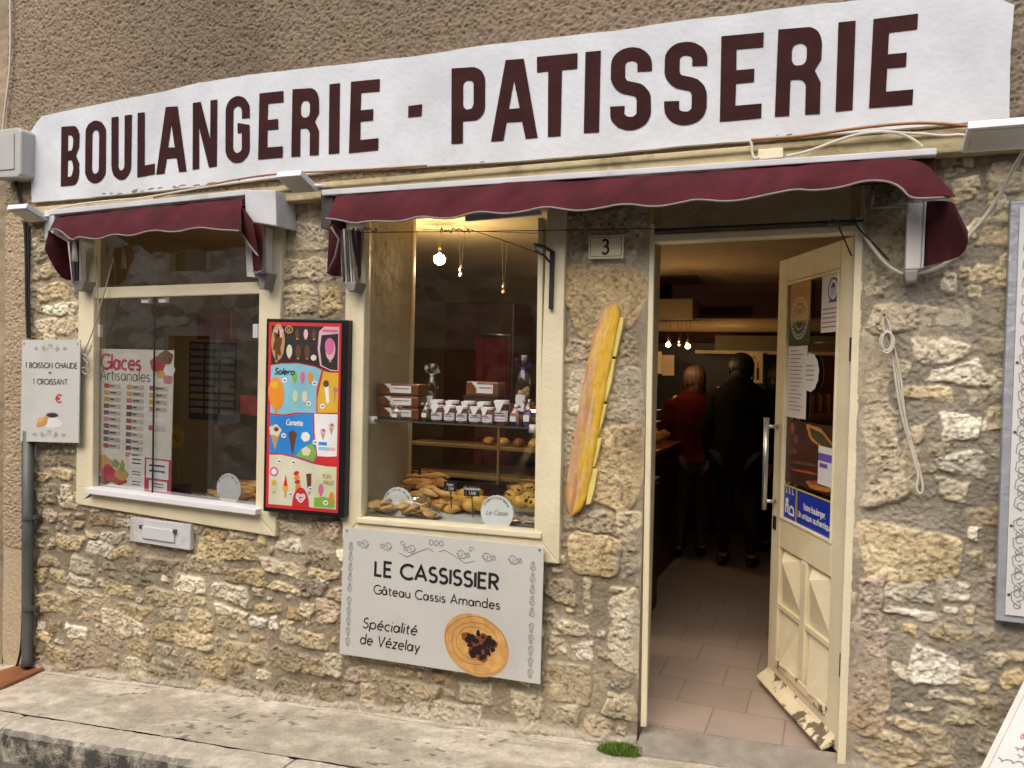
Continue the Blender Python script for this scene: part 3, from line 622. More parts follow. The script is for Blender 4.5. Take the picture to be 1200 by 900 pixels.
for i in range(len(kx) - 1):
    x0, x1 = kx[i] + .004, kx[i + 1] - .004; m = MB(); nx = max(8, int((x1 - x0) / .03)); rows = []
    prof = [(-.519, -.2), (-.519, -.004), (-.527, .005), (-.58, .004), (-.62, .0), (-.648, -.008), (-.664, -.026), (-.670, -.06), (-.672, -.11), (-.675, -.2)]
    for a in range(nx + 1):
        x = x0 + (x1 - x0) * a / nx; e = min(a, nx - a); dr = .006 if e == 0 else 0
        row = []
        for k, (y, z) in enumerate(prof):
            n = mnoise.noise(Vector((x * 9, k * .7, i))) * .007 + mnoise.noise(Vector((x * 28, k * 1.7, i))) * .004
            row.append((x, y + (n if k > 3 else 0) + (dr if k > 4 else 0), GZ(x) + z + (n * .6 if k > 1 else 0) - (dr if k > 1 else 0)))
        rows.append(row)
    m.loft(rows); m.add(rows[0], [list(range(len(prof)))]); m.add(rows[-1], [list(range(len(prof)))])
    struct(m.obj('kerb_stone', M_KERB, None, smooth=False))
# door sill slab
M_SILL = mat('grey_sill_stone', (.31, .275, .215), .85, 0, .18, 12, .6, 140, stain=(.22, .19, .14, 1), ss=5)
m = MB(); m.prism([(-.705, -.105, GZ(-.7) + .012), (.2, -.105, GZ(.2) + .012), (.2, .075, GZ(.2) + .03), (-.705, .075, .012)], (0, 0, -.2))
m.obj('door_sill', M_SILL, house, bevel=.01)
# rusty gutter cover across the pavement at the foot of the downpipe
M_RUST = mat('rusty_iron', (.30, .115, .045), .75, .2, .3, 10, .5, 120, stain=(.19, .075, .035, 1), ss=5)
m = MB(); q = [(-4.17, -.02), (-4.40, -.02), (-4.345, -.34), (-4.15, -.42)]
q = [(-4.36, .012), (-4.15, .0), (-4.10, -.30), (-4.09, -.51), (-4.42, -.51)]
m.prism([(x, y, GZ(x) + .016) for x, y in q], (0, 0, -.03)); tag(m.obj('gutter_cover', M_RUST, None, bevel=.004), 'rusty iron gutter cover plate lying across the pavement under the downpipe', 'drain cover')
# moss tuft by the door jamb
def moss():
    r = random.Random(3); m = MB(); m2 = MB(); c = WZ(727, 882, GZ(-.77))
    def hh(x, y): return .028 * max(0, 1 - (x / .095) ** 2 - (y / .05) ** 2)
    for i in range(1500):
        a, q = r.uniform(0, 6.283), math.sqrt(r.random()); x, y = .095 * q * math.cos(a) * r.uniform(.8, 1.1), .045 * q * math.sin(a)
        p = Vector((c.x + x, c.y + y, GZ(c.x + x) + hh(x, y) * .7)); d = Vector((r.uniform(-1, 1), r.uniform(-1, 1), r.uniform(.4, 1.6))).normalized() * r.uniform(.010, .030); s = d.cross(Vector((r.uniform(-1, 1), r.uniform(-1, 1), .2))).normalized() * r.uniform(.0015, .003)
        m.add([p - s, p + s, p + d + s * .2], [(0, 1, 2)])
    m2.ell((c.x, c.y, GZ(c.x) - .004), (.085, .04, .022), 18, 9, lump=.5, seed=2)
    t = tag(m.obj('moss_tuft', mat('moss_blade', (.12, .20, .022), .8, 0, .45, 60), None, fixn=False), 'small bright green moss tuft at the wall foot beside the door sill', 'moss')
    m2.obj('moss_cushion', mat('moss_dark', (.05, .085, .015), .9, 0, .4, 40, .8, 200), t, smooth=True)
moss()
# ------------------------------------------------------------------ shop windows
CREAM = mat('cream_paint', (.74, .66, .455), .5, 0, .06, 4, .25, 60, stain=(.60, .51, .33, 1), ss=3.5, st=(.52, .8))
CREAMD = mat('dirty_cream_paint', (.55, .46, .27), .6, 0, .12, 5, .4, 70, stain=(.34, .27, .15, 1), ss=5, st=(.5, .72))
GLASS = glass('shop_glass', (.95, .96, .95), 1.9, 0.0, 2.6)
GLASSB = glass('display_pane_glass', (.96, .97, .96), 1.6, 0.0, 1.6)
GLASS2 = glass('display_glass', (.97, .98, .97), 1.45, 0.0, .8)
M_WHITE = mat('white_stone_ledge', (.74, .74, .74), .4, 0, .05, 5)
M_ALU = mat('brushed_aluminium', (.55, .55, .55), .35, .9, .06, 30)
M_LGREY = mat('pale_grey_metal', (.55, .56, .58), .5, .0, .08, 8, stain=(.35, .34, .33, 1), ss=6, st=(.55, .8))
M_DARK = mat('black_seam', (.02, .02, .018), .5, 0, .1)
def strip(mb, pts, y, d):
    """flat bar whose front outline is measured in the photograph on the plane y, d deep into the wall"""
    mb.prism([W(px, py, y) for px, py in pts], (0, d, 0))
def stripx(mb, pts, y, d): mb.prism([(x, y, z) for x, z in pts], (0, d, 0))
def xz(px, py, y): p = W(px, py, y); return (p.x, p.z)

wa = thing('_', '', ''); bpy.data.objects.remove(wa)
def shop_window(name, left, right, top, bottom, glass_y):
    fr = MB()
    for s in (left, right, top, bottom):
        stripx(fr, s, -.032, .045)
    f = fr.obj(name, CREAM, house, bevel=.007)
    return f
# left window
yl = -.032
aL = [xz(93, 262, yl), xz(110.5, 262, yl), xz(108, 583, yl), xz(88.5, 590.5, yl)]
aR = [xz(305, 250, yl), xz(331, 250, yl), xz(322.5, 629, yl), xz(299, 600, yl)]
fA = shop_window('shop_window', aL, aR, [(-3.90, 2.275), (-2.52, 2.275), (-2.66, 2.20), (-3.77, 2.20)], [xz(108.3, 575, yl), xz(299.2, 600, yl), xz(322, 629, yl), xz(89, 590.7, yl)], .03)
m = MB(); m.prism([W(109, 337, -.024), W(306, 330, -.024), W(305, 344, -.024), W(109, 350, -.024)], (0, .034, 0)); m.obj('transom_bar', CREAM, fA, bevel=.006)
m = MB(); q = [W(99, 571.5, -.075), W(299.5, 597, -.075), W(299, 604, -.075), W(98, 578, -.075)]
m.prism(q, (0, .10, 0)); m.obj('window_ledge', M_WHITE, fA, bevel=.004)
seam = W(180.3, 450, .006).x; xl, xr = -3.80, -2.62
for x0, x1 in ((xl, seam - .0025), (seam + .0025, xr)):
    m = MB(); m.add([(x0, .006, .66), (x1, .006, .66), (x1, .006, 1.86), (x0, .006, 1.86)], [(0, 1, 2, 3)]); m.obj('window_pane', GLASS, fA)
m = MB(); m.add([(xl, .0075, 1.83), (xr, .0075, 1.83), (xr, .0075, 2.24), (xl, .0075, 2.24)], [(0, 1, 2, 3)]); m.obj('upper_pane', GLASS, fA)
m = MB(); m.box(seam - .0024, seam + .0024, .002, .011, .66, 1.86); m.obj('pane_joint', M_DARK, fA)
for px, py in ((170.5, 352), (191, 351.5)):
    p = W(px, py, .0); m = MB(); m.box(p.x - .026, p.x + .026, -.006, .016, p.z - .015, p.z + .02); m.obj('pane_clip', M_LGREY, fA, bevel=.003)
for px, py in ((115.5, 388), (300, 388)):
    p = W(px, py, .0); m = MB(); m.box(p.x - .016, p.x + .016, -.006, .016, p.z - .035, p.z + .035); m.obj('pane_clip', M_LGREY, fA, bevel=.003)
# centre window
yb = -.032
bL = [xz(405.5, 255, yb), xz(428.4, 255, yb), xz(423, 606, yb), xz(401, 634, yb)]
bR = [xz(641, 244, yb), xz(663, 244, yb), xz(655, 661, yb), xz(627, 626, yb)]
fB = shop_window('display_window', bL, bR, [(-2.14, 2.28), (-1.065, 2.28), (-1.165, 2.165), (-2.045, 2.165)], [xz(423, 606, yb), xz(627, 624, yb), xz(655, 661, yb), xz(401, 634, yb)], .02)
m = MB(); m.prism([W(417, 606.5, -.045), W(634, 624.5, -.045), W(634, 632, -.045), W(417, 613, -.045)], (0, .09, 0)); m.obj('bottom_bead', CREAM, fB, bevel=.006)
for c0, c1 in (((426, 262), (421.5, 612)), ((633.5, 255), (629, 628))):
    m = MB(); a, b = xz(*c0, -.02), xz(*c1, -.02); m.prism([(a[0] - .012, -.02, a[1]), (a[0] + .012, -.02, a[1]), (b[0] + .012, -.02, b[1]), (b[0] - .012, -.02, b[1])], (0, .05, 0)); m.obj('glazing_bead', CREAM, fB, bevel=.005)
m = MB(); m.add([(-2.07, .015, .70), (-1.13, .015, .70), (-1.13, .015, 2.2), (-2.07, .015, 2.2)], [(0, 1, 2, 3)]); m.obj('window_pane', GLASSB, fB)
# reveals between frame and wall
RV = mat('reveal_plaster', (.42, .33, .2), .9, 0, .15, 8)
m = MB(); m.box(-.80, -.74, .03, .34, -.02, 2.29); m.obj('door_reveal', RV, house)

# ------------------------------------------------------------------ doorway and the open door
m = MB()
stripx(m, [xz(760.5, 262, .0), xz(767, 262, .0), xz(757.5, 852, .0), xz(750.5, 852, .0)], .0, .018)
m.obj('door_jamb', CREAM, house, bevel=.004)
m = MB()
stripx(m, [xz(1003, 255, .0), xz(1014.5, 255, .0), xz(991.5, 896, .0), xz(981, 896, .0)], .0, .07)
m.obj('door_jamb', CREAM, house, bevel=.004)
m = MB(); m.prism([W(766, 275, -.01), W(1006, 263.5, -.01), W(1006, 272, -.01), W(766, 284, -.01)], (0, .08, 0)); m.obj('door_header', CREAM, house, bevel=.005)
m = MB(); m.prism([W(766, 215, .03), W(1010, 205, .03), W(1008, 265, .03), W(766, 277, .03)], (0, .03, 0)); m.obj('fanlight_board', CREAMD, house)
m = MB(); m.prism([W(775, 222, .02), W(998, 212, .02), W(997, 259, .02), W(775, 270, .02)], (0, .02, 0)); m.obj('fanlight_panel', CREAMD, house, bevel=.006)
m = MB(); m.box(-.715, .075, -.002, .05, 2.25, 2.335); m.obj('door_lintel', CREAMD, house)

HG = Vector((.052, .055, 0)); FR = Vector((-.262, .742, 0)); LW = (FR - HG).length
ld = (FR - HG).normalized(); ln = Vector((ld.y, -ld.x, 0)); ln = -ln if ln.x > 0 else ln     # ln: towards the street side
Mleaf = Matrix(((ld.x, ln.x, 0, HG.x), (ld.y, ln.y, 0, HG.y), (0, 0, 1, 0), (0, 0, 0, 1)))    # local: x from hinge to free edge, y out of the face, z up
ZT, ZB = 2.025, .052
door = MB()
door.box(0, .115, -.035, 0, ZB, ZT).box(LW - .105, LW, -.035, 0, ZB, ZT).box(.116, LW - .106, -.035, 0, ZT - .11, ZT).box(.116, LW - .106, -.035, 0, .70, .83).box(.116, LW - .106, -.035, 0, ZB, .155).box(LW / 2 - .03, LW / 2 + .03, -.035, 0, .156, .699)
door.xf(Mleaf); dr = door.obj('shop_door', CREAM, house, bevel=.006)
g0, g1, h0, h1 = .117, LW - .107, .832, ZT - .112
m = MB().add([(g0, -.018, h0), (g1, -.018, h0), (g1, -.018, h1), (g0, -.018, h1)], [(0, 1, 2, 3)]).xf(Mleaf); m.obj('door_pane', GLASSB, dr)
m = MB()
for a in ((g0, g0 + .012, h0, h1), (g1 - .012, g1, h0, h1), (g0 + .0125, g1 - .0125, h0, h0 + .012), (g0 + .0125, g1 - .0125, h1 - .012, h1)): m.box(a[0], a[1], -.016, .005, a[2], a[3])
m.xf(Mleaf).obj('glass_bead', CREAM, dr, bevel=.003)
for x0, x1 in ((.117, LW / 2 - .031), (LW / 2 + .031, LW - .107)):     # carved panels: two lozenges each
    m = MB(); z0, z1 = .157, .698; zm = (z0 + z1) / 2; xm = (x0 + x1) / 2
    m.add([(x0, -.022, z0), (x1, -.022, z0), (x1, -.022, z1), (x0, -.022, z1)], [(0, 1, 2, 3)])
    for a, b in ((z0 + .01, zm - .012), (zm + .012, z1 - .01)):
        e = .012; c = (a + b) / 2
        vs = [(x0 + e, -.021, a), (x1 - e, -.021, a), (x1 - e, -.021, b), (x0 + e, -.021, b), (xm, .012, b if a > zm else a), (xm, -.012, a if a > zm else b)]
        k = 4
        m.add([vs[0], vs[1], vs[2], vs[3], (xm, .034, b - .03 if a > zm else a + .03)], [(0, 1, 4), (1, 2, 4), (2, 3, 4), (3, 0, 4)])
    m.box(x0, x1, -.021, -.002, zm - .01, zm + .01)
    m.xf(Mleaf).obj('carved_panel', CREAM, dr, fixn=False)
# weathered drip board, paint peeling to grey wood
PEEL = mat('peeling_cream_paint', (.72, .63, .43), .6, 0, .08, 6, .6, 50, stain=(.17, .135, .09, 1), ss=9, st=(.565, .59))
m = MB(); m.prism([(.03, 0.001, .075), (.03, 0.052, .050), (.03, .056, .062), (.03, .036, .080), (.03, .012, .096), (.03, .001, .112)], (LW - .04, 0, 0)); m.xf(Mleaf).obj('drip_board', PEEL, dr, bevel=.004)
m = MB().box(.12, LW - .11, .001, .012, .152, .19).xf(Mleaf); m.obj('foot_moulding', PEEL, dr, bevel=.004)
m = MB(); m.tube([(LW - .045, .055, .86), (LW - .045, .055, 1.29)], .0125, 14); m.xf(Mleaf)
hd = m.obj('pull_handle', M_ALU, dr, smooth=True)
for z in (.9, 1.25): m = MB(); m.tube([(LW - .045, -.001, z), (LW - .045, .052, z)], .009, 10).xf(Mleaf); m.obj('handle_post', M_ALU, hd, smooth=True)
m = MB(); m.box(LW - .06, LW - .03, .0005, .006, .77, .83).xf(Mleaf); m.obj('lock_plate', M_DARK, dr)
for z in (.35, 1.55): m = MB(); m.box(-.012, .006, -.005, .006, z, z + .09); m.xf(Mleaf).obj('hinge', M_DARK, dr)
DP = Panel(Mleaf @ Vector((g1, -.012, h1)), Mleaf @ Vector((g0, -.012, h1)), Mleaf @ Vector((g0, -.012, h0)), Mleaf @ Vector((g1, -.012, h0)))   # the glass as seen from the street: free edge on the left
if DP.n.dot(ln) < 0: DP.n = -DP.n

# ------------------------------------------------------------------ painted sign band
M_BAND = mat('white_painted_render', (.60, .625, .655), .8, 0, .05, 5, .22, 45, stain=(.45, .465, .49, 1), ss=2.2, st=(.42, .78))
M_LET = mat('brown_sign_paint', (.034, .0085, .0075), .75, 0, .25, 9, .2, 60, spec=.15)
top = [(36, 155), (41, 146), (49, 136), (70, 131.5), (97, 126), (140, 117), (187, 108.3), (233, 97), (290, 88), (340, 82), (400, 75.5), (493, 65), (560, 54), (640, 45), (720, 36), (800, 24), (870, 16), (940, 6.5), (1000, 1), (1060, -7), (1120, -14), (1172, -20), (1176, 0), (1189, 6)]
bot = [(1184, 60), (1183, 138), (1100, 147), (1000, 155), (900, 163), (800, 171), (700, 181), (600, 189), (500, 195), (400, 200), (300, 211), (200, 222), (100, 232), (37, 237)]
def densify(p, k):
    o = []
    for a, b in zip(p, p[1:] + p[:1]):
        for i in range(k): t = i / k; o.append((a[0] + (b[0] - a[0]) * t + random.Random(len(o)).uniform(-.35, .35), a[1] + (b[1] - a[1]) * t + random.Random(len(o) + 9).uniform(-.35, .35)))
    return o
yS = -.036
m = MB(); m.prism([W(a, b, yS) for a, b in densify(top + bot, 6)], (0, .05, 0))
band = tag(m.obj('sign_band', M_BAND, None), 'long white band painted on the wall lettered BOULANGERIE - PATISSERIE in dark brown', 'shop sign')
# letters: outlines in a unit box, curved ones sampled
def arc(cx, cy, rx, ry, a0, a1, n=10): return A(cx, cy, rx, ry, a0, a1, n)
def rrect(x0, x1, y0, y1, rx, ry, n=6):
    return arc(x1 - rx, y1 - ry, rx, ry, 90, 0, n) + arc(x1 - rx, y0 + ry, rx, ry, 0, -90, n) + arc(x0 + rx, y0 + ry, rx, ry, 270, 180, n) + arc(x0 + rx, y1 - ry, rx, ry, 180, 90, n)
def lett(c, w=.36):
    hB = .155
    if c == 'I': return [[(0, 0), (1, 0), (1, 1), (0, 1)]]
    if c == 'L': return [[(0, 0), (1, 0), (1, .17), (w + .06, .17), (w + .06, 1), (0, 1)]]
    if c == 'E': return [[(0, 0), (1, 0), (1, .17), (.37, .17), (.37, .43), (.80, .43), (.80, .585), (.37, .585), (.37, .83), (1, .83), (1, 1), (0, 1)]]
    if c == 'T': return [[(.28, 0), (.62, 0), (.62, .81), (1, .81), (1, 1), (0, 1), (0, .81), (.28, .81)]]
    if c == 'N': return [[(0, 0), (.27, 0), (.27, .62), (.68, 0), (1, 0), (1, 1), (.72, 1), (.72, .42), (.32, 1), (0, 1)]]
    if c == 'U': return [[(0, 1), (0, .22)] + arc(.5, .22, .5, .22, 180, 360, 14) + [(1, .22), (1, 1), (.66, 1), (.66, .24)] + arc(.5, .24, .16, .09, 0, -180, 8) + [(.34, .24), (.34, 1)]]
    if c == 'O': return [rrect(0, 1, 0, 1, .5, .2, 8), rrect(.33, .67, .15, .85, .17, .1, 6)]
    if c == 'A': return [[(0, 0), (.27, 0), (.34, .22), (.66, .22), (.74, 0), (1, 0), (.70, 1), (.31, 1)], [(.39, .385), (.61, .385), (.5, .74)]]
    if c == 'B': return [[(0, 0), (.6, 0)] + arc(.66, .22, .34, .22, -90, 20, 8) + [(1, .36), (.82, .5), (.98, .64)] + arc(.66, .8, .34, .2, -10, 90, 8) + [(0, 1)], [(.36, .15), (.36, .43)] + arc(.5, .29, .17, .14, 90, -90, 8), [(.36, .58), (.36, .85)] + arc(.5, .715, .16, .135, 90, -90, 8)]
    if c == 'P': return [[(0, 0), (.34, 0), (.34, .29), (.66, .29)] + arc(.66, .46, .34, .17, -90, 0, 6) + arc(.62, .8, .38, .2, 0, 90, 8) + [(0, 1)], rrect(.345, .66, .445, .83, .14, .07, 5)]
    if c == 'R': return [[(0, 0), (.32, 0), (.32, .41), (.5, .41)] + arc(.5, .31, .17, .1, 90, 0, 5) + [(.67, .3), (.67, 0), (1, 0), (1, .36), (.85, .5), (1, .62)] + arc(.66, .8, .34, .2, 0, 90, 8) + [(0, 1)], rrect(.33, .66, .57, .82, .13, .08, 5)]
    if c == 'G': return [[(1, .66), (1, .78)] + arc(.5, .78, .5, .22, 0, 180, 14) + arc(.5, .22, .5, .22, 180, 360, 14) + [(1, .56), (.5, .60), (.5, .45), (.68, .45), (.68, .24)] + arc(.5, .24, .18, .09, 0, -180, 8) + [(.32, .24), (.32, .76)] + arc(.5, .76, .18, .09, 180, 0, 8) + [(.68, .66)]]
    if c == 'S':                                                     # thick stroke along a centre line, in a box half as wide as high
        p = [(.412, .705), (.412, .79)] + arc(.25, .79, .162, .128, 0, 180, 14)[1:] + arc(.222, .665, .134, .15, 180, 262, 8) + arc(.278, .345, .134, .15, 82, 0, 8) + arc(.25, .21, .162, .128, 0, -180, 14) + [(.088, .295)]
        L_ = []; R_ = []; t = .088
        for k in range(len(p)):
            a, b = p[max(0, k - 1)], p[min(len(p) - 1, k + 1)]; d = math.hypot(b[0] - a[0], b[1] - a[1]); n = (-(b[1] - a[1]) / d, (b[0] - a[0]) / d)
            L_.append(((p[k][0] + n[0] * t) * 2, p[k][1] + n[1] * t * .92)); R_.append(((p[k][0] - n[0] * t) * 2, p[k][1] - n[1] * t * .92))
        return [L_ + R_[::-1]]
LT = [('B', (72, 148.3), (93.2, 147), (92.8, 216.5), (71.3, 218.3)), ('O', (100, 141.8), (124, 140.4), (123.5, 213.8), (99.7, 215.6)), ('U', (130.3, 137.5), (154.3, 134.3), (153.5, 210), (130.7, 211.6)), ('L', (161, 132.3), (181.3, 130.5), (181, 204), (160.7, 208)),
 ('A', (183, 126.5), (218.6, 123.5), (218.7, 200.7), (183, 204.5)), ('N', (225.7, 120.5), (254.3, 116.7), (254, 194.7), (225.5, 199)), ('G', (264.3, 113.3), (292.7, 111.6), (292.5, 190), (264, 192)), ('E', (303.7, 109.6), (332.3, 106.4), (331, 184.3), (302.3, 186.7)), ('R', (342.7, 104.6), (374, 102.6), (373.3, 181.7), (341.3, 183.7)), ('I', (386, 98.7), (398.5, 97.3), (397.5, 179.5), (385, 180.7)), ('E', (411, 96), (445, 92.6), (443.3, 176), (409, 179.3)),
 ('I', (478.3, 124), (494.7, 122), (494, 135.7), (478, 137.3)), ('P', (529.3, 80), (568.7, 78), (567.7, 166), (529, 168.7)), ('A', (575.3, 71.3), (630, 67.6), (630, 161.3), (575.3, 165.7)), ('T', (629.3, 66.7), (677, 62), (673.5, 158.3), (629.5, 160.7)), ('I', (686, 60.7), (704, 59), (702, 155), (684, 156)), ('S', (716, 56), (764.7, 54.4), (762, 152), (714.7, 153.5)), ('S', (779, 49.5), (829.3, 47.8), (827.5, 146), (778, 147.5)), ('E', (845.3, 42.7), (895, 37.7), (892.3, 138.3), (843.3, 142.7)), ('R', (912, 34.3), (964, 30.5), (960.7, 133.3), (908, 136.7)), ('I', (982.7, 26), (1003, 24.3), (999, 128.7), (979, 130.7)), ('E', (1023.7, 22.3), (1076, 16), (1069, 122.7), (1018.3, 126.7))]
rl = random.Random(8)
for c, tl, tr, br, bl in LT:
    m = MB(); outs = lett(c)
    def mp(u, v):
        x = (bl[0] * (1 - u) + br[0] * u) * (1 - v) + (tl[0] * (1 - u) + tr[0] * u) * v; y = (bl[1] * (1 - u) + br[1] * u) * (1 - v) + (tl[1] * (1 - u) + tr[1] * u) * v
        return W(x + rl.uniform(-.25, .25), y + rl.uniform(-.25, .25), yS - .003)
    loops = [[mp(u, v) for u, v in densify_loop] for densify_loop in outs]
    flat = [p for l in loops for p in l]; tri = geometry.tessellate_polygon(loops); m.add(flat, tri)
    m.obj('painted_letter', M_LET, band, fixn=False)
r = random.Random(17); m = MB()                                      # flaked paint along the lower edge
for q in range(26):
    x = r.uniform(120, 300) if q < 18 else r.uniform(300, 1150); yb_ = np.interp(x, [100, 200, 300, 400, 500, 600, 700, 800, 900, 1000, 1100, 1183], [232, 222, 211, 200, 195, 189, 181, 171, 163, 155, 147, 138]) - r.uniform(.5, 4)
    w_, h_ = r.uniform(1.5, 5), r.uniform(.5, 1.3); m.add([W(x + w_ * math.cos(t) * r.uniform(.6, 1.1), yb_ - .1 * w_ * math.cos(t) + h_ * math.sin(t) * r.uniform(.6, 1.1), yS - .0012) for t in [6.283 * k / 9 for k in range(9)]], [list(range(9))])
m.obj('flaked_patches', mat('bare_grey_render', (.20, .18, .15), .9, 0, .2, 30), band, fixn=False)['kind'] = 'stuff'
# beam under the band
M_BEAM = mat('weathered_beam', (.47, .39, .22), .75, 0, .12, 5, .8, 30, stain=(.26, .20, .105, 1), ss=7, st=(.52, .7))
m = MB(); m.prism([W(22, 244, -.085), W(1215, 141.5, -.085), W(1215, 171, -.085), W(22, 259, -.085)], (0, .1, 0)); b1 = m.obj('timber_beam', M_BEAM, house, bevel=.008)
m = MB(); m.prism([W(100, 237, -.10), W(1140, 148, -.10), W(1140, 155, -.10), W(100, 243, -.10)], (0, .09, 0)); m.obj('beam_capping', M_BEAM, b1, bevel=.006)

# ------------------------------------------------------------------ awnings
FAB = mat('burgundy_awning_cloth', (.076, .0145, .019), .9, 0, .22, 6, .3, 500, spec=.15, stain=(.046, .012, .014, 1), ss=5, st=(.45, .7))
TRIM = mat('grey_braid', (.22, .20, .19), .9, 0, .1, 50)
def resample(p, n):
    d = [0]
    for a, b in zip(p, p[1:]): d.append(d[-1] + math.hypot(b[0] - a[0], b[1] - a[1]))
    return [tuple(np.interp(d[-1] * i / (n - 1), d, [q[k] for q in p]) for k in range(len(p[0]))) for i in range(n)]
def smoothp(p, k=2):
    for _ in range(k):
        q = [p[0]]
        for a, b in zip(p, p[1:]): q += [tuple(.75 * x + .25 * y for x, y in zip(a, b)), tuple(.25 * x + .75 * y for x, y in zip(a, b))]
        p = q + [p[-1]]
    return p
def cloth(rows, n, bulge=.012, name='valance', parent=None, fold=0.0, trim=True, nrow=7, seed=0):
    """rows: polylines of (px, py, Y); cloth stretched between the first and the last"""
    a, b = resample(smoothp(rows[0]), n), resample(smoothp(rows[1]), n); R = []
    for k in range(nrow):
        t = k / (nrow - 1); row = []
        for i, (p, q) in enumerate(zip(a, b)):
            px, py, y = (p[j] * (1 - t) + q[j] * t for j in range(3))
            w = .016 * mnoise.noise(Vector((i * .07, t * 1.3, seed + 2.5))) + .007 * mnoise.noise(Vector((i * .19 + 1.5 * t, t * 2.2, seed + 7.5))) + math.sin(math.pi * t ** .8) * bulge + fold * t * (math.sin(i * .21 + seed) + .6 * math.sin(i * .083 + 1 + seed)) + .0012 * math.sin(i * .37 + 3 * t)
            row.append(W(px, py, y - w))
        R.append(row)
    m = MB(); m.loft(R); o = m.obj(name, FAB, parent, smooth=True, fixn=False)
    if trim:
        m = MB(); m.tube([p + Vector((0, -.003, 0)) for p in R[-1]], (.0045), 6); m.obj('braid', TRIM, o, smooth=True)
    return o
def yy(p, y): return [(a, b, y) for a, b in p]
M_BRK = mat('white_bracket', (.66, .645, .60), .45, 0, .06, 9, stain=(.42, .39, .34, 1), ss=8, st=(.55, .75))
M_PURP = mat('dark_cap_and_arm_shade', (.06, .045, .055), .5, 0, .2)
awB = thing('awning', 'wide burgundy awning folded back over the centre window and doorway with wavy grey braid', 'awning', tuple(W(740, 200, -.1)))
m = MB(); m.prism([W(377, 222.5, -.15), W(1098, 173, -.15), W(1098, 181, -.15), W(377, 229, -.15)], (0, .145, 0)); m.obj('cassette', M_LGREY, awB, bevel=.004)
m = MB(); p0, p1 = W(384, 243, -.07), W(1094, 197, -.07); m.tube([p0, p1], .045, 14); m.obj('cloth_roll', FAB, awB, smooth=True)
topB = [(394, 229.6), (436, 226), (510, 219.5), (600, 213), (680, 210), (800, 203.5), (933, 192), (1033, 186.5), (1063, 186.5), (1087, 191), (1121, 231)]
botB = [(382.5, 256), (399.5, 258), (416.5, 262.7), (433.5, 258.8), (459, 260), (473, 259.3), (493, 253), (515.6, 256.5), (532.6, 256), (561, 247.2), (586.5, 251), (609, 249.4), (640, 241.8), (660, 245.5), (680, 247.6), (700, 245), (733, 238.2), (766.7, 243.6), (800, 237.4), (816.7, 233.3), (856.7, 237.5), (900, 228.3), (933, 221.5), (953, 224), (986.7, 220), (1013, 211.7), (1040, 212.3), (1056.7, 220), (1065, 231.7), (1080, 233.3), (1113, 231)]
# end points share depth so the corner is a real drape
tB = [(a, b, -.14 - (.10 * smooth(1060, 1121, a))) for a, b in topB]; bB = [(a, b, -.25) for a, b in botB]
cloth([tB, bB], 260, .018, 'valance', awB, .006)
cloth([yy([(386, 262), (391, 263), (399, 268)], -.2), yy([(383, 321), (390, 325), (400, 325)], -.12)], 14, .01, 'side_flap', awB, .004, True, 8)
m = MB(); m.tube([W(388, 266, -.212), W(397, 280, -.205), (W(393, 300, -.19)), W(384, 318, -.15)], .005, 6); m.obj('braid', TRIM, awB, smooth=True)
m = MB(); m.prism([W(376, 226, -.13), W(391, 226, -.13), W(387, 268, -.13), W(376, 268, -.13)], (0, .12, 0)); m.obj('end_cap', M_PURP, awB, bevel=.004)
fl = cloth([[(1084, 236, -.08), (1100, 235, -.17), (1113, 236, -.25), (1118, 238, -.27)], [(1083, 312, -.08), (1103, 308, -.17), (1127, 300, -.24), (1135, 286, -.27), (1134, 270, -.275)]], 40, .012, 'side_flap', awB, .002, False, 10)
m = MB(); m.prism([W(1064, 238, -.10), W(1083, 238, -.10), W(1079, 315, -.10), W(1061, 316, -.10)], (0, .07, 0)); m.obj('arm_bracket', M_BRK, awB, bevel=.006)
m = MB(); m.prism([W(1083.5, 236, -.11), W(1086, 236, -.11), W(1082, 313, -.11), W(1079.5, 314, -.11)], (0, .05, 0)); m.obj('bracket_rail', M_LGREY, awB)
m = MB(); m.prism([W(1059, 316, -.105), W(1077, 315, -.105), W(1074, 330, -.105), W(1062, 331, -.105)], (0, .09, 0)); m.obj('bracket_foot', mat('grey_cast_metal', (.25, .24, .22), .6, .3), awB, bevel=.008)
for k, x in enumerate((402, 404.5, 407, 409.5)):
    m = MB(); m.prism([W(x, 268, -.12 + .012 * k), W(x + 1.7, 268, -.12 + .012 * k), W(x + 4.6 + k * .6, 334 - k, -.10), W(x + 3.2 + k * .6, 334 - k, -.10)], (0, .03, 0)); m.obj('folded_arm', M_ALU if k % 2 else M_BRK, awB)
m = MB(); m.prism([W(398, 270, -.07), W(418, 270, -.07), W(418, 322, -.07), W(402, 330, -.07)], (0, .035, 0)); m.obj('arm_shadow_plate', M_PURP, awB)  # dark sheet added as the shade behind the folded arms
m = MB(); m.prism([W(402, 331, -.11), W(417.5, 330, -.11), W(415, 341, -.11), (W(409, 342, -.11))], (0, .09, 0)); m.obj('bracket_foot', mat('grey_cast_metal', (.25, .24, .22)), awB, bevel=.006)
m = MB(); m.tube([W(1022, 243, -.04), W(1070, 240, -.09)], .008, 8).tube([W(1022, 243, -.04), W(1023, 218, -.04)], .007, 8); m.obj('tension_arm', mat('grey_cast_metal', (.25, .24, .22)), awB, smooth=True)
m = MB(); m.prism([W(545, 252, -.03), W(633, 243, -.03), W(633, 251, -.03), W(545, 259, -.03)], (0, .02, 0)); m.obj('lower_rail', M_LGREY, awB)

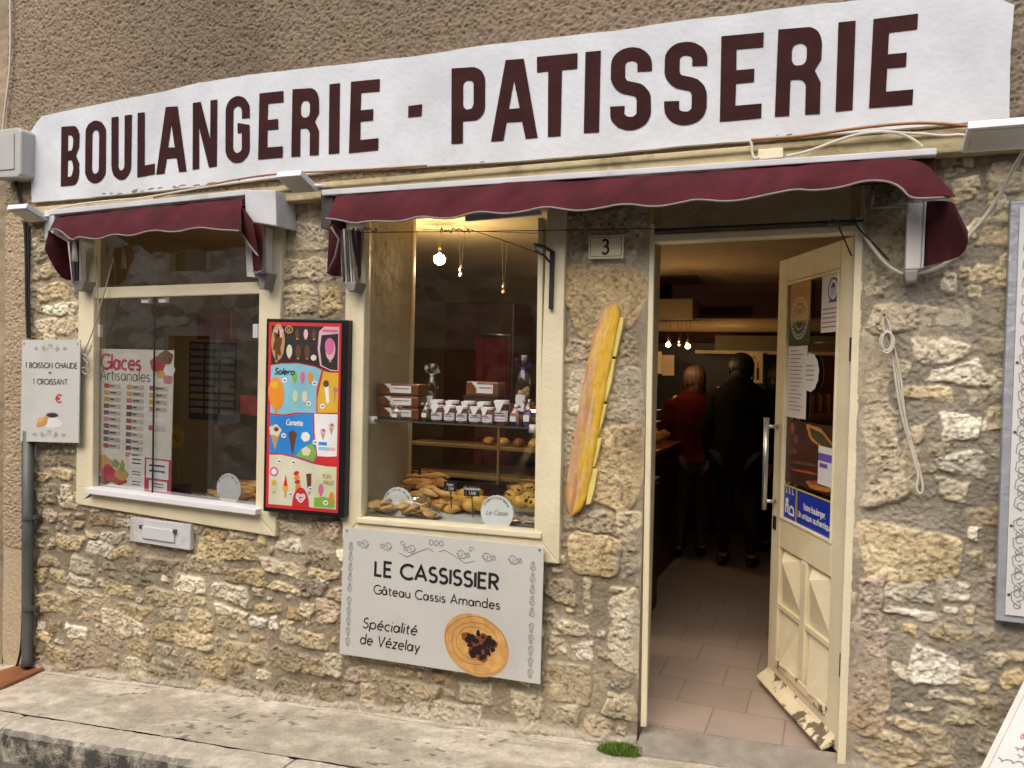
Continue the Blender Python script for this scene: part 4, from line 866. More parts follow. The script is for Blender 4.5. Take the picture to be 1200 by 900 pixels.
awA = thing('awning', 'small burgundy awning folded back over the left window with grey metal end box', 'awning', tuple(W(170, 250, -.1)))
m = MB(); m.prism([W(52, 246.5, -.15), W(287, 222, -.15), W(287, 228.5, -.15), W(52, 252.5, -.15)], (0, .145, 0)); m.obj('cassette', M_LGREY, awA, bevel=.004)
m = MB(); m.tube([W(66, 262, -.07), W(284, 243, -.07)], .045, 14); m.obj('cloth_roll', FAB, awA, smooth=True)
topA = [(64, 257), (74, 254), (110, 250), (153, 244.5), (220, 239), (284, 232)]
botA = [(57, 271), (68, 267), (85.3, 283), (92, 277.3), (102, 279), (116, 281), (134.7, 273.6), (153, 277.6), (180, 268.8), (204, 273.2), (233, 266), (252, 269), (281, 270.7)]
cloth([yy(topA, -.14), yy(botA, -.25)], 120, .016, 'valance', awA, .006, seed=2)
cloth([[(57, 270, -.25), (66, 276, -.2), (79, 284, -.1)], [(52, 292, -.25), (70, 326, -.2), (84, 329, -.1)]], 16, .02, 'side_flap', awA, .006, False, 8)
cloth([[(283, 240, -.16), (287, 246, -.2), (296, 258, -.22)], [(283, 272, -.16), (293, 288, -.2), (303, 300, -.22)]], 14, .012, 'side_flap', awA, .004, True, 8)
cloth([[(292, 262, -.12), (298, 262, -.16), (309, 264, -.18)], [(297, 318, -.12), (302, 320, -.16), (307, 318, -.18)]], 14, .01, 'side_flap', awA, .006, True, 8, seed=4)
m = MB(); m.prism([W(286.7, 222.5, -.16), W(322.7, 222.7, -.16), W(324, 264.8, -.16), W(288, 259, -.16)], (0, .15, 0)); m.obj('end_box', M_LGREY, awA, bevel=.005)
m = MB(); m.prism([W(52, 250, -.145), W(64, 249, -.145), W(62, 275, -.145), W(52, 282, -.145)], (0, .12, 0)); m.obj('end_cap', M_LGREY, awA, bevel=.004)
for k, x in enumerate((79, 83.5, 88, 92.5)):
    m = MB(); m.prism([W(x, 283, -.10), W(x + 2.2, 283, -.10), W(x + 5.5 - k, 329, -.08), W(x + 3.4 - k, 329, -.08)], (0, .03, 0)); m.obj('folded_arm', M_BRK if k in (0, 3) else M_PURP, awA)
m = MB(); m.tube([W(86.5, 280, -.15), W(87.5, 293, -.15), W(87.5, 306, -.15)], [.006, .012, .017], 10); m.obj('winder_eye', M_BRK, awA, smooth=True)
m = MB(); m.prism([W(84, 329, -.1), W(98, 329, -.1), W(96, 340, -.1), W(88, 341, -.1)], (0, .08, 0)); m.obj('bracket_foot', mat('grey_cast_metal', (.25, .24, .22)), awA, bevel=.005)
m = MB(); m.prism([W(287, 278, -.085), W(293, 280, -.085), W(299, 325, -.085), W(289, 324, -.085)], (0, .05, 0)); m.obj('arm_bracket', M_BRK, awA, bevel=.003)
m = MB(); m.prism([W(309, 266, -.085), W(312, 266, -.085), W(312, 322, -.085), W(309, 322, -.085)], (0, .05, 0)); m.obj('arm_bracket', M_BRK, awA, bevel=.003)
m = MB(); m.prism([W(296, 321, -.1), W(314, 320, -.1), W(312, 326, -.1), W(309, 339, -.1), W(304, 339, -.1), W(303, 327, -.1)], (0, .09, 0)); m.obj('bracket_foot', mat('grey_cast_metal', (.25, .24, .22)), awA, bevel=.004)
# ------------------------------------------------------------------ inside the shop
M_TILEF = mat('pink_floor_tile', (.40, .32, .265), .35, 0, .08, 3, .08, 40)
def tile_nodes(m):
    t = m.node_tree; N = t.nodes; L = t.links; b = N['Principled BSDF']; src = b.inputs['Base Color'].links[0].from_socket
    tc = N.new('ShaderNodeTexCoord'); mp = N.new('ShaderNodeMapping'); mp.inputs['Location'].default_value = (.02, -.09, 0); mp.inputs['Rotation'].default_value = (0, 0, 0); L.new(tc.outputs['Object'], mp.inputs[0])
    br = N.new('ShaderNodeTexBrick'); br.inputs['Scale'].default_value = 1; br.inputs['Brick Width'].default_value = .30; br.inputs['Row Height'].default_value = .27; br.inputs['Mortar Size'].default_value = .004; br.offset = .45
    br.inputs['Color1'].default_value = (1, 1, 1, 1); br.inputs['Color2'].default_value = (.88, .88, .88, 1); br.inputs['Mortar'].default_value = (.68, .62, .56, 1); L.new(mp.outputs[0], br.inputs[0])
    mx = N.new('ShaderNodeMix'); mx.data_type = 'RGBA'; mx.blend_type = 'MULTIPLY'; mx.inputs['Factor'].default_value = 1; L.new(src, mx.inputs[6]); L.new(br.outputs['Color'], mx.inputs[7]); L.new(mx.outputs[2], b.inputs['Base Color'])
tile_nodes(M_TILEF)
m = MB(); m.box(-4.2, 1.2, .075, 5.2, -.15, .02); struct(m.obj('shop_floor', M_TILEF))
M_CEIL = mat('smoky_plaster_ceiling', (.50, .40, .24), .8, 0, .12, 2, 1.0, 7)
M_OLIVE = mat('olive_wall_paint', (.16, .125, .065), .8, 0, .15, 3)
M_RED = mat('dark_red_wall', (.085, .014, .012), .55, 0, .2, 3)
M_WOOD = mat('dark_cabinet_wood', (.055, .024, .014), .45, 0, .3, 5)
M_BLK = mat('near_black', (.012, .010, .009), .5, 0, .3)
m = MB(); m.box(-4.2, 1.2, .07, 5.2, 2.3, 2.36); m.obj('shop_ceiling', M_CEIL, house)
for x in (-4.26, 1.2): m = MB(); m.box(x, x + .06, .07, 5.2, -.1, 2.36); m.obj('shop_side_wall', M_OLIVE, house)
m = MB(); m.box(-4.2, 1.2, 4.25, 4.32, 0.02, 2.3); m.obj('shop_back_wall', M_RED, house)
m = MB(); m.box(-4.2, -1.62, 3.3, 3.36, .02, 2.3); pt = m.obj('shop_partition', M_OLIVE, house)
p0, p1 = W(767, 381, 3.6), W(915, 381, 3.6)
m = MB(); m.tube([p0 - Vector((.5, 0, 0)), p1 + Vector((1.3, 0, 0))], .058, 16); m.obj('ceiling_pipe', mat('glossy_cream_pipe', (.50, .36, .17), .3, 0, .1), house, smooth=True)
a, b = W(838, 393, 3.7), W(930, 416, 3.7)
m = MB(); m.box(a.x, b.x + 1.0, 3.7, 3.8, b.z + .03, a.z).obj('olive_beam_panel', mat('olive_panel', (.17, .14, .07), .7), house)
m = MB(); m.box(a.x - .15, b.x + 1.0, 3.62, 3.82, b.z, b.z + .028).obj('shelf_edge', CREAMD, house)
a = W(770, 350, 3.3); m = MB(); m.box(a.x - .3, W(812, 350, 3.3).x, 3.3, 3.7, W(780, 374, 3.3).z, W(780, 350, 3.3).z).obj('ceiling_box', M_OLIVE, house, bevel=.01)
# dark red tall cabinet and posts behind the centre window
cb = thing('cabinet', 'dark red varnished cabinet with steel handle deep behind the centre window', 'cabinet', (-2.3, 2.6, 0))
a, b = W(522, 355, 2.5), W(600, 470, 2.5)
m = MB(); m.box(a.x, b.x, 2.5, 2.88, .02, a.z); m.obj('carcass', M_WOOD, cb, bevel=.01)
a2, b2 = W(556, 395, 2.48), W(596, 480, 2.48)
m = MB(); m.box(a2.x, b2.x, 2.47, 2.498, .5, a2.z); m.obj('red_door', mat('red_varnish', (.12, .010, .008), .25, 0, .2, 3), cb, bevel=.006)
m = MB(); m.tube([W(562, 391, 2.44), W(598, 393, 2.44)], .01, 8); m.obj('steel_handle', M_ALU, cb, smooth=True)
m = MB(); a, b = W(478, 330, .95), W(484, 330, .95); m.box(a.x, b.x, .95, .98, .8, 2.298); m.obj('dark_post', M_WOOD, house)
# side panel of the display, lit by the halogen lamp
M_PAN = mat('cream_plaster_panel', (.46, .40, .27), .6, 0, .1, 4, .8, 14)
m = MB(); m.box(-2.14, -2.10, .06, .50, .74, 2.298); m.obj('display_side_panel', M_PAN, house)
m = MB(); m.box(-2.15, -2.09, .5, .53, .74, 2.298); m.obj('panel_edge', CREAM, house, bevel=.004)
M_BASE = mat('blue_grey_display_board', (.42, .47, .50), .35, 0, .06, 5)
m = MB(); m.box(-2.12, -1.10, .056, .85, .70, .775); m.obj('display_board', M_BASE, house, bevel=.004)
m = MB(); m.box(-3.86, -2.58, .056, .70, .60, .66); m.obj('display_board', M_BASE, house, bevel=.004)
# ---- lamps on bare wires
M_CHR = mat('chrome_fitting', (.6, .55, .48), .2, 1, .05); M_WIRE = mat('bare_wire', (.10, .08, .06), .5, .6, .1)
M_BULB = glow('lit_halogen', (1.0, .76, .44), 90); M_BULBR = glow('lit_halogen_far', (1.0, .62, .30), 22); M_OFF = mat('frosted_bulb', (.6, .52, .4), .2, 0, .1)
def spot(px, py, y, lit, label, e=0.0, r=.022):
    zt_ = 2.296 if y < 2 else W(px, py, y).z + .20
    p = W(px, py, y); t = thing('halogen_lamp', label, 'lamp', tuple(p), 'halogen lamps on ceiling wires')
    m = MB(); m.ell(p, (r, r, r * .9), 14, 9); m.obj('bulb', (M_BULB if e > 4 else M_BULBR) if lit else M_OFF, t, smooth=True)
    m = MB(); m.lathe([(.008, 0), (.014, .012), (.012, .03), (.005, .045)], p + Vector((0, 0, r * .8)), 12); m.obj('socket', M_CHR, t, smooth=True)
    m = MB(); m.tube([p + Vector((-.004, 0, r + .035)), (p.x - .02, p.y, zt_)], .0018, 5); m.obj('wire', M_CHR, t)
    m = MB(); m.tube([p + Vector((.004, 0, r + .035)), (p.x + .02, p.y, zt_)], .0018, 5); m.obj('wire', M_CHR, t)
    if lit:
        l = bpy.data.lights.new('halogen_light', 'POINT'); l.energy = e; l.color = (1, .74, .42) if e > 4 else (1, .60, .28); l.shadow_soft_size = .03
        o = bpy.data.objects.new('halogen_light', l); COL.objects.link(o); o.location = p + Vector((0, -.045 if e < 4 else 0, -.05))
spot(515, 304, .80, True, 'lit halogen lamp glowing at the top of the centre window', 13.0, .033)
spot(540, 322, .9, False, 'small unlit halogen lamp hanging just right of the glowing one', 0, .013)
spot(590, 342, 1.2, False, 'small unlit halogen lamp furthest right behind the centre window', 0, .013)
spot(783, 404, 3.0, True, 'left of the two lit lamps seen high through the doorway', 1.8, .02)
spot(806, 406, 2.9, True, 'right of the two lit lamps seen high through the doorway', 1.8, .02)
spot(796, 404, 3.05, False, 'unlit lamp hanging between the two lit ones inside the doorway', 0, .013)
def wires(name, pts, label):
    m = MB()
    for a, b in pts: m.tube([a, b], .0022, 5)
    tag(m.obj(name, M_WIRE), label, 'wire')
wires('lamp_wire', [(Vector((-2.2, .8, 2.27)), Vector((-1.1, 1.3, 2.265)))], 'thin lamp wire strung under the plaster ceiling behind the centre window')
wires('lamp_wire', [(W(768, 378, 2.95), W(845, 376, 2.95)), (W(768, 375, 3.05), W(845, 373, 3.05))], 'pair of thin lamp wires stretched across the shop high inside the doorway')
# ---- pastry case inside, seen through the centre window
M_GOLD = mat('brass_edge', (.62, .45, .20), .3, .8, .1)
pc = thing('pastry_case', 'glass pastry case with pale brass edges standing behind the window display', 'display case', (-1.75, 1.2, 0))
x0, x1, y0, y1 = -2.55, -1.0, 1.15, 1.75
m = MB(); m.box(x0, x1, y0, y1, .02, .80); m.obj('counter_base', M_WOOD, pc, bevel=.01)
for z, dy in ((.83, 0), (1.0, .12), (1.18, .24)):
    m = MB(); m.box(x0, x1, y0 + dy - .012, y0 + dy, z - .012, z + .012); m.obj('brass_rail', M_GOLD, pc, bevel=.003)
    m = MB(); m.box(x0, x1, y0 + dy, y1, z - .005, z + .005); m.obj('case_shelf', mat('case_shelf_wood', (.20, .11, .045), .5, 0, .2), pc)
m = MB(); m.add([(x0, y0 - .02, .80), (x1, y0 - .02, .80), (x1, y0 + .22, 1.24), (x0, y0 + .22, 1.24)], [(0, 1, 2, 3)]); m.obj('slanted_glass', GLASS2, pc)
m = MB(); m.box(x0, x1, y0 + .22, y1, 1.24, 1.255); m.obj('case_top', mat('red_case_top', (.22, .05, .03), .3, 0, .2), pc)
m = MB(); a = W(584, 545, 1.12); m.box(a.x - .006, a.x + .006, 1.11, 1.125, .80, 1.24); m.obj('case_post', M_GOLD, pc)
CK = [mat('baked_crust_dark', (.30, .13, .035), .6, 0, .3, 25, .5, 80), mat('baked_crust_gold', (.48, .25, .07), .55, 0, .3, 25, .5, 80), mat('baked_crust_pale', (.58, .37, .14), .6, 0, .25, 25, .5, 80), mat('yellow_brioche', (.60, .36, .07), .4, 0, .25, 20, .3, 60)]
rc = random.Random(4)
for k in range(10):
    x = -2.0 + k * .1; m = MB(); m.ell((0, 0, .025), (.035, .05, .03), 12, 8, lump=.3, seed=k); o = m.obj('case_cake', CK[rc.randrange(4)], None, smooth=True); o.location = (x, 1.35, 1.005)
    tag(o, 'small cake on the shelf of the glass pastry case', 'cake', 'small cakes in the pastry case')
for k in range(7):
    m = MB(); m.lathe([(.022, 0), (.026, .01), (.026, .10), (.02, .115)], (0, 0, 0), 14); o = m.obj('glass_bottle', mat('amber_syrup', (.30, .12, .03), .15, 0, .2), None, smooth=True); o.location = (-1.62 + k * .075, 1.62, 1.256)
    tag(o, 'small amber bottle in the row on top of the pastry case', 'bottle', 'amber bottles on the pastry case')
# ---- sales counter to the left of the doorway
ct = thing('sales_counter', 'dark sales counter with lit glass top left of the customers inside', 'counter', (-1.35, 2.6, 0))
m = MB(); m.box(-2.1, -1.13, 2.05, 3.6, .02, .92); m.obj('counter_body', M_WOOD, ct, bevel=.01)
m = MB(); m.box(-2.12, -1.10, 2.03, 3.62, .92, .95); m.obj('counter_top', mat('red_counter_top', (.16, .04, .025), .3, 0, .2), ct, bevel=.005)
m = MB(); m.add([(-1.12, 2.1, .96), (-1.12, 3.5, .96), (-1.12, 3.5, 1.3), (-1.12, 2.1, 1.3)], [(0, 1, 2, 3)]); m.obj('glass_screen', GLASS2, ct)
for k in range(9):
    o = MB().ell((0, 0, .04), (.055, .05, .045), 12, 8, lump=.3, seed=k + 30).obj('counter_loaf', CK[k % 3], None, smooth=True); o.location = (-1.24 - (k % 2) * .12, 2.15 + .15 * k, .952)
    tag(o, 'small round loaf set out on the dark sales counter', 'loaf', 'loaves on the sales counter')
for (px, py, w, h, c, lb) in ((771, 425, 9, 26, (.42, .34, .22), 'pale paper notice beside the doorway edge above the counter'), (783, 428, 14, 24, (.34, .26, .16), 'brownish photo notice hanging above the counter')):
    P = pxpanel((px - w / 2, py - h / 2), (px + w / 2, py - h / 2), (px + w / 2, py + h / 2), (px - w / 2, py + h / 2), 3.4); m = MB(); P.slab(m, .004); tag(m.obj('wall_notice', mat('notice%d' % px, c, .7)), lb, 'notice')
# wine poster with a row of bottles
P = pxpanel((866, 413), (894, 413), (893.5, 449), (866, 449), 3.58)
m = MB(); P.slab(m, .004); wp = tag(m.obj('wine_poster', mat('wine_poster_paper', (.62, .50, .28), .7)), 'small cream poster with a row of dark bottles, above the customers inside', 'poster')
m = MB()
for k in range(4):
    x = P.w * (.2 + .2 * k); P.rect(m, x - P.w * .055, x + P.w * .055, P.h * .1, P.h * .5); P.rect(m, x - P.w * .02, x + P.w * .02, P.h * .5, P.h * .7)
m.obj('printed_bottle_row', mat('wine_print', (.05, .015, .012), .7), wp, fixn=False)
m = MB(); text(m, P, 'Vins', P.w / 2, P.h * .78, P.h * .14, .16, .2, .0012, 0, 'c'); m.obj('lettering', mat('print_red', (.45, .06, .04)), wp, fixn=False)
# dark shelf of glasses at the back
sh = thing('back_shelf', 'dark back shelf holding glasses behind the customers', 'shelf', (-1.0, 4.0, 1.2))
m = MB(); m.box(-1.6, .6, 3.95, 4.24, .9, 1.75); m.obj('shelf_unit', M_BLK, sh)

# ------------------------------------------------------------------ customers seen from behind
def skin(name, V, Eg, R, material, parent, sub=2, root=0):
    me = bpy.data.meshes.new(name + '_s'); me.from_pydata(V, Eg, []); ob = bpy.data.objects.new(name + '_s', me); COL.objects.link(ob)
    md = ob.modifiers.new('s', 'SKIN'); md.use_smooth_shade = True
    for i, r in enumerate(R):
        sv = me.skin_vertices[0].data[i]; sv.radius = (r, r) if not isinstance(r, tuple) else r; sv.use_root = (i == root)
    s2 = ob.modifiers.new('u', 'SUBSURF'); s2.levels = sub; s2.render_levels = sub
    bpy.context.view_layer.update(); dg = bpy.context.evaluated_depsgraph_get()
    nm = bpy.data.meshes.new_from_object(ob.evaluated_get(dg)); nm.name = name; bpy.data.objects.remove(ob)
    nm.materials.clear(); nm.materials.append(material)
    nm.polygons.foreach_set('use_smooth', [True] * len(nm.polygons))
    o = bpy.data.objects.new(name, nm); return link(o, parent)
SKIN = mat('skin', (.50, .29, .20), .55, 0, .08, 20)
def person(x, y, h, rz, label, jacket, trousers, hair, hem=.52, arms='down', bulk=1.0, hairlen=.5):
    t = thing('person', label, 'person', (0, 0, 0), 'customers inside the shop')
    k = h / 1.7; V = []; Eg = []; R = []
    def v(p, r, prev=None):
        V.append((p[0] * k, p[1] * k, p[2] * k)); R.append(r * k if not isinstance(r, tuple) else tuple(q * k for q in r))
        if prev is not None: Eg.append((prev, len(V) - 1))
        return len(V) - 1
    pel = v((0, 0, .93), (.15, .11)); wa_ = v((0, -.01, 1.1), (.135, .10), pel); ch = v((0, -.02, 1.3), (.16, .115), wa_); nk0 = v((0, -.01, 1.43), (.075, .07), ch); nk = v((0, .01, 1.50), .052, nk0); hd = v((0, .02, 1.58), (.073, .085), nk); tp = v((0, .015, 1.655), (.062, .075), hd)
    nose = v((0, .112, 1.575), .012, hd)
    ear = [v((s * .078, .01, 1.575), .012, hd) for s in (-1, 1)]
    arm = {}
    for s in (-1, 1):
        sh_ = v((s * .16, -.015, 1.39), .058, ch)
        if arms == 'down' or (arms == 'mixed' and s > 0): el = (s * .235, -.03, 1.10); wr = (s * .225, .05, .86); d = Vector((0, .02, -1))
        else: el = (s * .24, .0, 1.12); wr = (s * .16, .22, 1.10); d = Vector((-s * .3, .95, .0)).normalized()
        e = v(el, .044, sh_); w = v(wr, .028, e); pm = v(tuple(Vector(wr) + d * .075), (.036, .02), w); arm[s] = (sh_, e, w)
        side = Vector((0, 1, 0)) if abs(d.z) > .7 else Vector((1, 0, 0))
        for q, (o_, l_) in enumerate(((-.030, .060), (-.010, .072), (.011, .068), (.030, .052))):
            a = Vector(wr) + d * .10 + side * o_; f1 = v(tuple(a), .0085, pm); f2 = v(tuple(a + d * l_ * .55 + Vector((-s * .006, 0, 0))), .008, f1); v(tuple(a + d * l_ + Vector((-s * .02, 0, 0))), .007, f2)
        a = Vector(wr) + d * .04 + side * .035; f1 = v(tuple(a), .0095, pm); v(tuple(a + d * .045 + side * .014), .008, f1)
    legs = {}
    for s in (-1, 1):
        hp = v((s * .09, 0, .86), .088, pel); kn = v((s * .10, .015 + (s > 0) * .03, .48), .058, hp); an = v((s * .105, -.01 + (s > 0) * .05, .085), .038, kn); tt = v((s * .125, .12 + (s > 0) * .05, .035), .034, an); legs[s] = (hp, kn, an, tt)
    skin('body', V, Eg, R, SKIN, t, 1)
    def sub(idx, grow, extra=()):
        m_ = {}; V2 = []; R2 = []; E2 = []
        for i in idx:
            m_[i] = len(V2); V2.append(V[i]); r = R[i]; R2.append(tuple(q * grow for q in r) if isinstance(r, tuple) else r * grow)
        for a, b in Eg:
            if a in m_ and b in m_: E2.append((m_[a], m_[b]))
        return V2, E2, R2, m_
    # coat: one shell with folds, sleeves rooted in the shoulders
    m = MB(); rows = []; sd = h * 10; zz = [hem * h / k, hem * h / k + .012, .86, .98, 1.08, 1.18, 1.28, 1.36, 1.41, 1.445, 1.475, 1.50]
    rr = [(.198, .150), (.205, .157), (.196, .150), (.182, .138), (.172, .128), (.178, .130), (.190, .134), (.193, .126), (.172, .112), (.125, .095), (.088, .082), (.078, .078)]
    for z, (a_, b_) in zip(zz, rr):
        row = []
        for i in range(40):
            t_ = 2 * math.pi * i / 40; f_ = 1 + .045 * mnoise.noise(Vector((math.cos(t_) * 2.4, math.sin(t_) * 2.4, z * 3.5 + sd))) + .018 * mnoise.noise(Vector((math.cos(t_) * 7, math.sin(t_) * 7, z * 9 + sd)))
            row.append((a_ * k * bulk * f_ * math.cos(t_), (b_ * f_ * math.sin(t_) * bulk - .012) * k, z * k))
        rows.append(row)
    m.loft(rows, close=True)
    for s_ in (-1, 1):
        q = [Vector(V[i]) for i in arm[s_]]; pts = []
        for i in range(15):
            t_ = i / 14; p_ = (q[0] * (1 - t_ * 2) + q[1] * t_ * 2) if t_ < .5 else (q[1] * (2 - 2 * t_) + q[2] * (2 * t_ - 1)); pts.append(p_)
        m.tube(pts, [k * bulk * ((.074 - .020 * i / 14) + .005 * math.sin(i * 1.9 + s_)) for i in range(15)], 14)
    m.obj('jacket', jacket, t, smooth=True)
    m = MB(); m.tube([(0, 0, 1.475 * k), (0, .004 * k, 1.515 * k)], .076 * k, 18, cap=False); m.obj('collar', jacket, t, smooth=True)
    V2, E2, R2, m_ = sub([pel] + [legs[s][i] for s in (-1, 1) for i in range(3)], 1.18)
    skin('trousers', V2, E2, R2, trousers, t, 2)
    for s in (-1, 1):
        a = Vector(V[legs[s][2]]); m = MB(); m.ell((a.x + s * .008, a.y + .055, .042 * k), (.048 * k, .125 * k, .045 * k), 14, 8); m.obj('shoe', M_BLK, t, smooth=True)
    m = MB(); m.ell((0, .0, 1.605 * k), (.092 * k, .102 * k, .10 * k), 18, 12, lump=.25, seed=int(h * 100)); m.ell((0, -.035 * k, (1.59 - .06 * hairlen) * k), (.088 * k, .075 * k, (.08 + .07 * hairlen) * k), 16, 10, lump=.3, seed=5); m.obj('hair', hair, t, smooth=True)
    m = MB(); rh = random.Random(int(h * 1000))
    for i in range(150):                                              # locks falling from the crown
        az = rh.uniform(math.pi * .92, math.pi * 2.08); pts = []
        for j in range(6):
            th = .25 + j * (.30 + .10 * hairlen) + rh.uniform(-.04, .04); q = Vector((math.sin(min(th, 1.75)) * math.cos(az) * .096, math.sin(min(th, 1.75)) * math.sin(az) * .108, 1.60 + math.cos(th) * .104 - max(0, th - 1.75) * .05))
            pts.append(q * k)
        m.tube(pts, [.006 * k, .007 * k, .007 * k, .006 * k, .005 * k, .002 * k], 5)
    m.obj('hair_locks', hair, t, smooth=True)
    fm = MB()
    for s in (-1, 1): fm.ell((s * .03 * k, .096 * k, 1.595 * k), (.012 * k, .008 * k, .007 * k), 8, 6)
    fm.obj('eyes', M_BLK, t, smooth=True)
    m = MB(); m.ell((0, .098 * k, 1.535 * k), (.022 * k, .008 * k, .006 * k), 10, 6); m.obj('mouth', mat('lips', (.35, .12, .10)), t, smooth=True)
    t.location = (x, y, .02); t.rotation_euler = (0, 0, rz)
    return t
J_RED = mat('dull_red_jacket', (.040, .0032, .003), .95, 0, .3, 12, spec=.08); J_BLK = mat('black_coat', (.007, .006, .006), .95, 0, .3, 9, spec=.05); T_BRN = mat('brown_trousers', (.085, .055, .035), .85, 0, .2, 9); T_BLK = mat('black_trousers', (.012, .011, .011), .85, 0, .2); H_RED = mat('auburn_hair', (.05, .022, .012), .6, 0, .3, 40); H_BLK = mat('black_hair', (.015, .011, .009), .5, 0, .3, 40)
f1 = WZ(808, 653, .02); f2 = WZ(862, 664, .02); f3 = WZ(893, 652, .02)
person(f1.x, f1.y, 1.52, .35, 'person in a red jacket and brown trousers seen from behind at the counter', J_RED, T_BRN, H_RED, .50, 'up', 1.12, 1.0)
person(f2.x, f2.y, 1.62, -.1, 'person in a long black coat in the middle of the doorway, back turned', J_BLK, T_BLK, H_BLK, .40, 'down', 1.15, .5)
person(f3.x + .08, f3.y + .15, 1.55, -.5, 'person in dark clothes half hidden behind the open door', J_BLK, T_BLK, H_BLK, .46, 'mixed', 1.05, .7)

# ------------------------------------------------------------------ window display, centre: glass shelf and what stands on it
SZ = 1.237
m = MB(); m.box(-2.055, -1.145, .05, .37, SZ - .008, SZ); gs = m.obj('glass_shelf', glass('shelf_glass', (.80, .88, .86), 1.6), house)
m = MB(); m.box(-2.055, -1.145, .046, .0495, SZ - .008, SZ); m.obj('polished_edge', mat('green_glass_edge', (.06, .08, .075), .2, 0, .1), house)
for px in (434, 627):
    a = W(px, 492, .05); m = MB(); m.lathe([(.02, -.018), (.02, .018)], (a.x + (.01 if px < 500 else -.01), .06, SZ - .006), 14); m.obj('shelf_bracket', M_BRK, house, smooth=True)
M_JGL = mat('jam_dark_red', (.12, .018, .012), .12, 0, .2, 20, coat=.5); M_JHON = mat('caramel_spread', (.24, .085, .022), .15, 0, .2, 20, coat=.5)
M_LBL = mat('white_paper_label', (.74, .73, .72), .7, 0, .03, 20); M_LID = mat('white_jar_lid', (.72, .72, .74), .35, 0, .04); M_PRT = mat('violet_print', (.24, .12, .26), .7); M_GRY = mat('grey_print', (.22, .21, .22), .7)
def jar_thing(name, r, h, body, label, group, taglen=.03, square=False):
    t = thing(name, label, 'jar', (0, 0, 0), group)
    m = MB(); n = 8 if square else 22
    m.lathe([(r * .9, 0), (r, .006), (r, h * .74), (r * .86, h * .82), (r * .84, h * .84)], (0, 0, 0), n); m.obj('jar_body', body, t, smooth=not square)
    m = MB(); m.lathe([(r * .93, h * .84), (r * .96, h * .85), (r * .96, h * .985), (r * .9, h)], (0, 0, 0), 22); m.obj('jar_lid', M_LID, t, smooth=False)
    m = MB(); k = 14; rr = r + .0012
    rows = [[(rr * math.cos(a), rr * math.sin(a), z) for a in [math.radians(200 + 140 * i / k) for i in range(k + 1)]] for z in (h * .14, h * .58)]
    m.loft(rows); lb = m.obj('paper_label', M_LBL, t, smooth=True)
    m = MB(); rr += .0006
    for z0, z1, a0, a1 in ((.44, .49, 235, 305), (.34, .40, 225, 315), (.22, .25, 240, 300)):
        m.loft([[(rr * math.cos(math.radians(a0 + (a1 - a0) * i / 8)), rr * math.sin(math.radians(a0 + (a1 - a0) * i / 8)), h * z) for i in range(9)] for z in (z0, z1)])
    m.obj('printed_lines', M_PRT, lb, smooth=True)
    w = r * .75; m = MB(); y = -r - .003; m.prism([(-w, y, h * .98), (w, y, h * .98), (w * .25, y - .004, h * .98 - taglen), (-w * .25, y - .004, h * .98 - taglen)], (0, -.001, 0)); m.obj('hanging_tag', M_LBL, t)
    return t
rb0 = random.Random(44)
jA = jar_thing('spread_jar', .0285, .078, M_JHON, 'squat caramel jar with white label in the front row on the glass shelf', 'caramel jars in the front row', .034)
for i, px in enumerate((512.5, 527, 541.6, 556.6, 572)):
    p = W(px, 498, .10); loc = (p.x, .10 + (i % 2) * .004, SZ)
    if i == 0: jA.location = loc
    else: dup(jA, loc, None, rb0.uniform(-.3, .3))
jB = jar_thing('jam_jar', .031, .098, M_JGL, 'taller dark jam jar with white lid in the back row on the glass shelf', 'jam jars in the back row', .045)
for i, px in enumerate((513, 531, 550, 568)):
    p = W(px, 486, .19); loc = (p.x, .19, SZ)
    if i == 0: jB.location = loc
    else: dup(jB, loc, None, rb0.uniform(-.3, .3))
jC = dup(jB, (W(588, 498, .13).x, .13, SZ), 'tall dark jam jar standing just right of the caramel jar row', scale=1.13); jC['group'] = 'jam jars in the back row'
# small bags and sachets
M_BAG = glass('clear_cellophane', (.93, .93, .92), 1.7, .12, 1.3)
def bag_thing(name, label, cat, w, d, h, fillm, fh, tie, tiem, labelm=M_LBL, group=None):
    t = thing(name, label, cat, (0, 0, 0), group)
    rows = []
    for z, k in ((0, .9), (.02, 1.0), (h * .5, 1.0), (h * .72, .8), (h * .8, .22), (h * .86, .30), (h, .75)):
        rows.append([(w / 2 * k * math.cos(a) * (1 + .06 * math.sin(3 * a + z * 40)), d / 2 * k * math.sin(a) * (1 + .06 * math.cos(4 * a + z * 30)), z) for a in [math.pi * 2 * i / 20 for i in range(20)]])
    m = MB(); m.loft(rows, close=True); m.obj('clear_bag', M_BAG, t, smooth=True, fixn=False)
    m = MB(); r = random.Random(int(w * 1000))
    for i in range(16): m.ell((r.uniform(-.3, .3) * w, r.uniform(-.25, .25) * d, .012 + r.random() * (fh - .02)), (w * .17, d * .2, .016), 8, 6, lump=.3, seed=i)
    m.obj('contents', fillm, t, smooth=True)
    m = MB()
    for s in (-1, 1): m.loft([[(s * w * .05, -.004, h * .81), (s * w * .45, -.02, h * .90), (s * w * .50, .0, h * .98)], [(s * w * .05, .008, h * .80), (s * w * .55, .01, h * .84), (s * w * .36, .015, h * .92)]])
    m.lathe([(w * .14, h * .785), (w * .16, h * .80), (w * .14, h * .815)], (0, 0, 0), 14); m.obj('ribbon', tiem, t, fixn=False)
    m = MB(); m.prism([(-w * .28, -d / 2 - .004, h * .18), (w * .28, -d / 2 - .004, h * .18), (w * .28, -d / 2 - .004, h * .42), (-w * .28, -d / 2 - .004, h * .42)], (0, .0015, 0)); m.obj('paper_label', labelm, t)
    return t
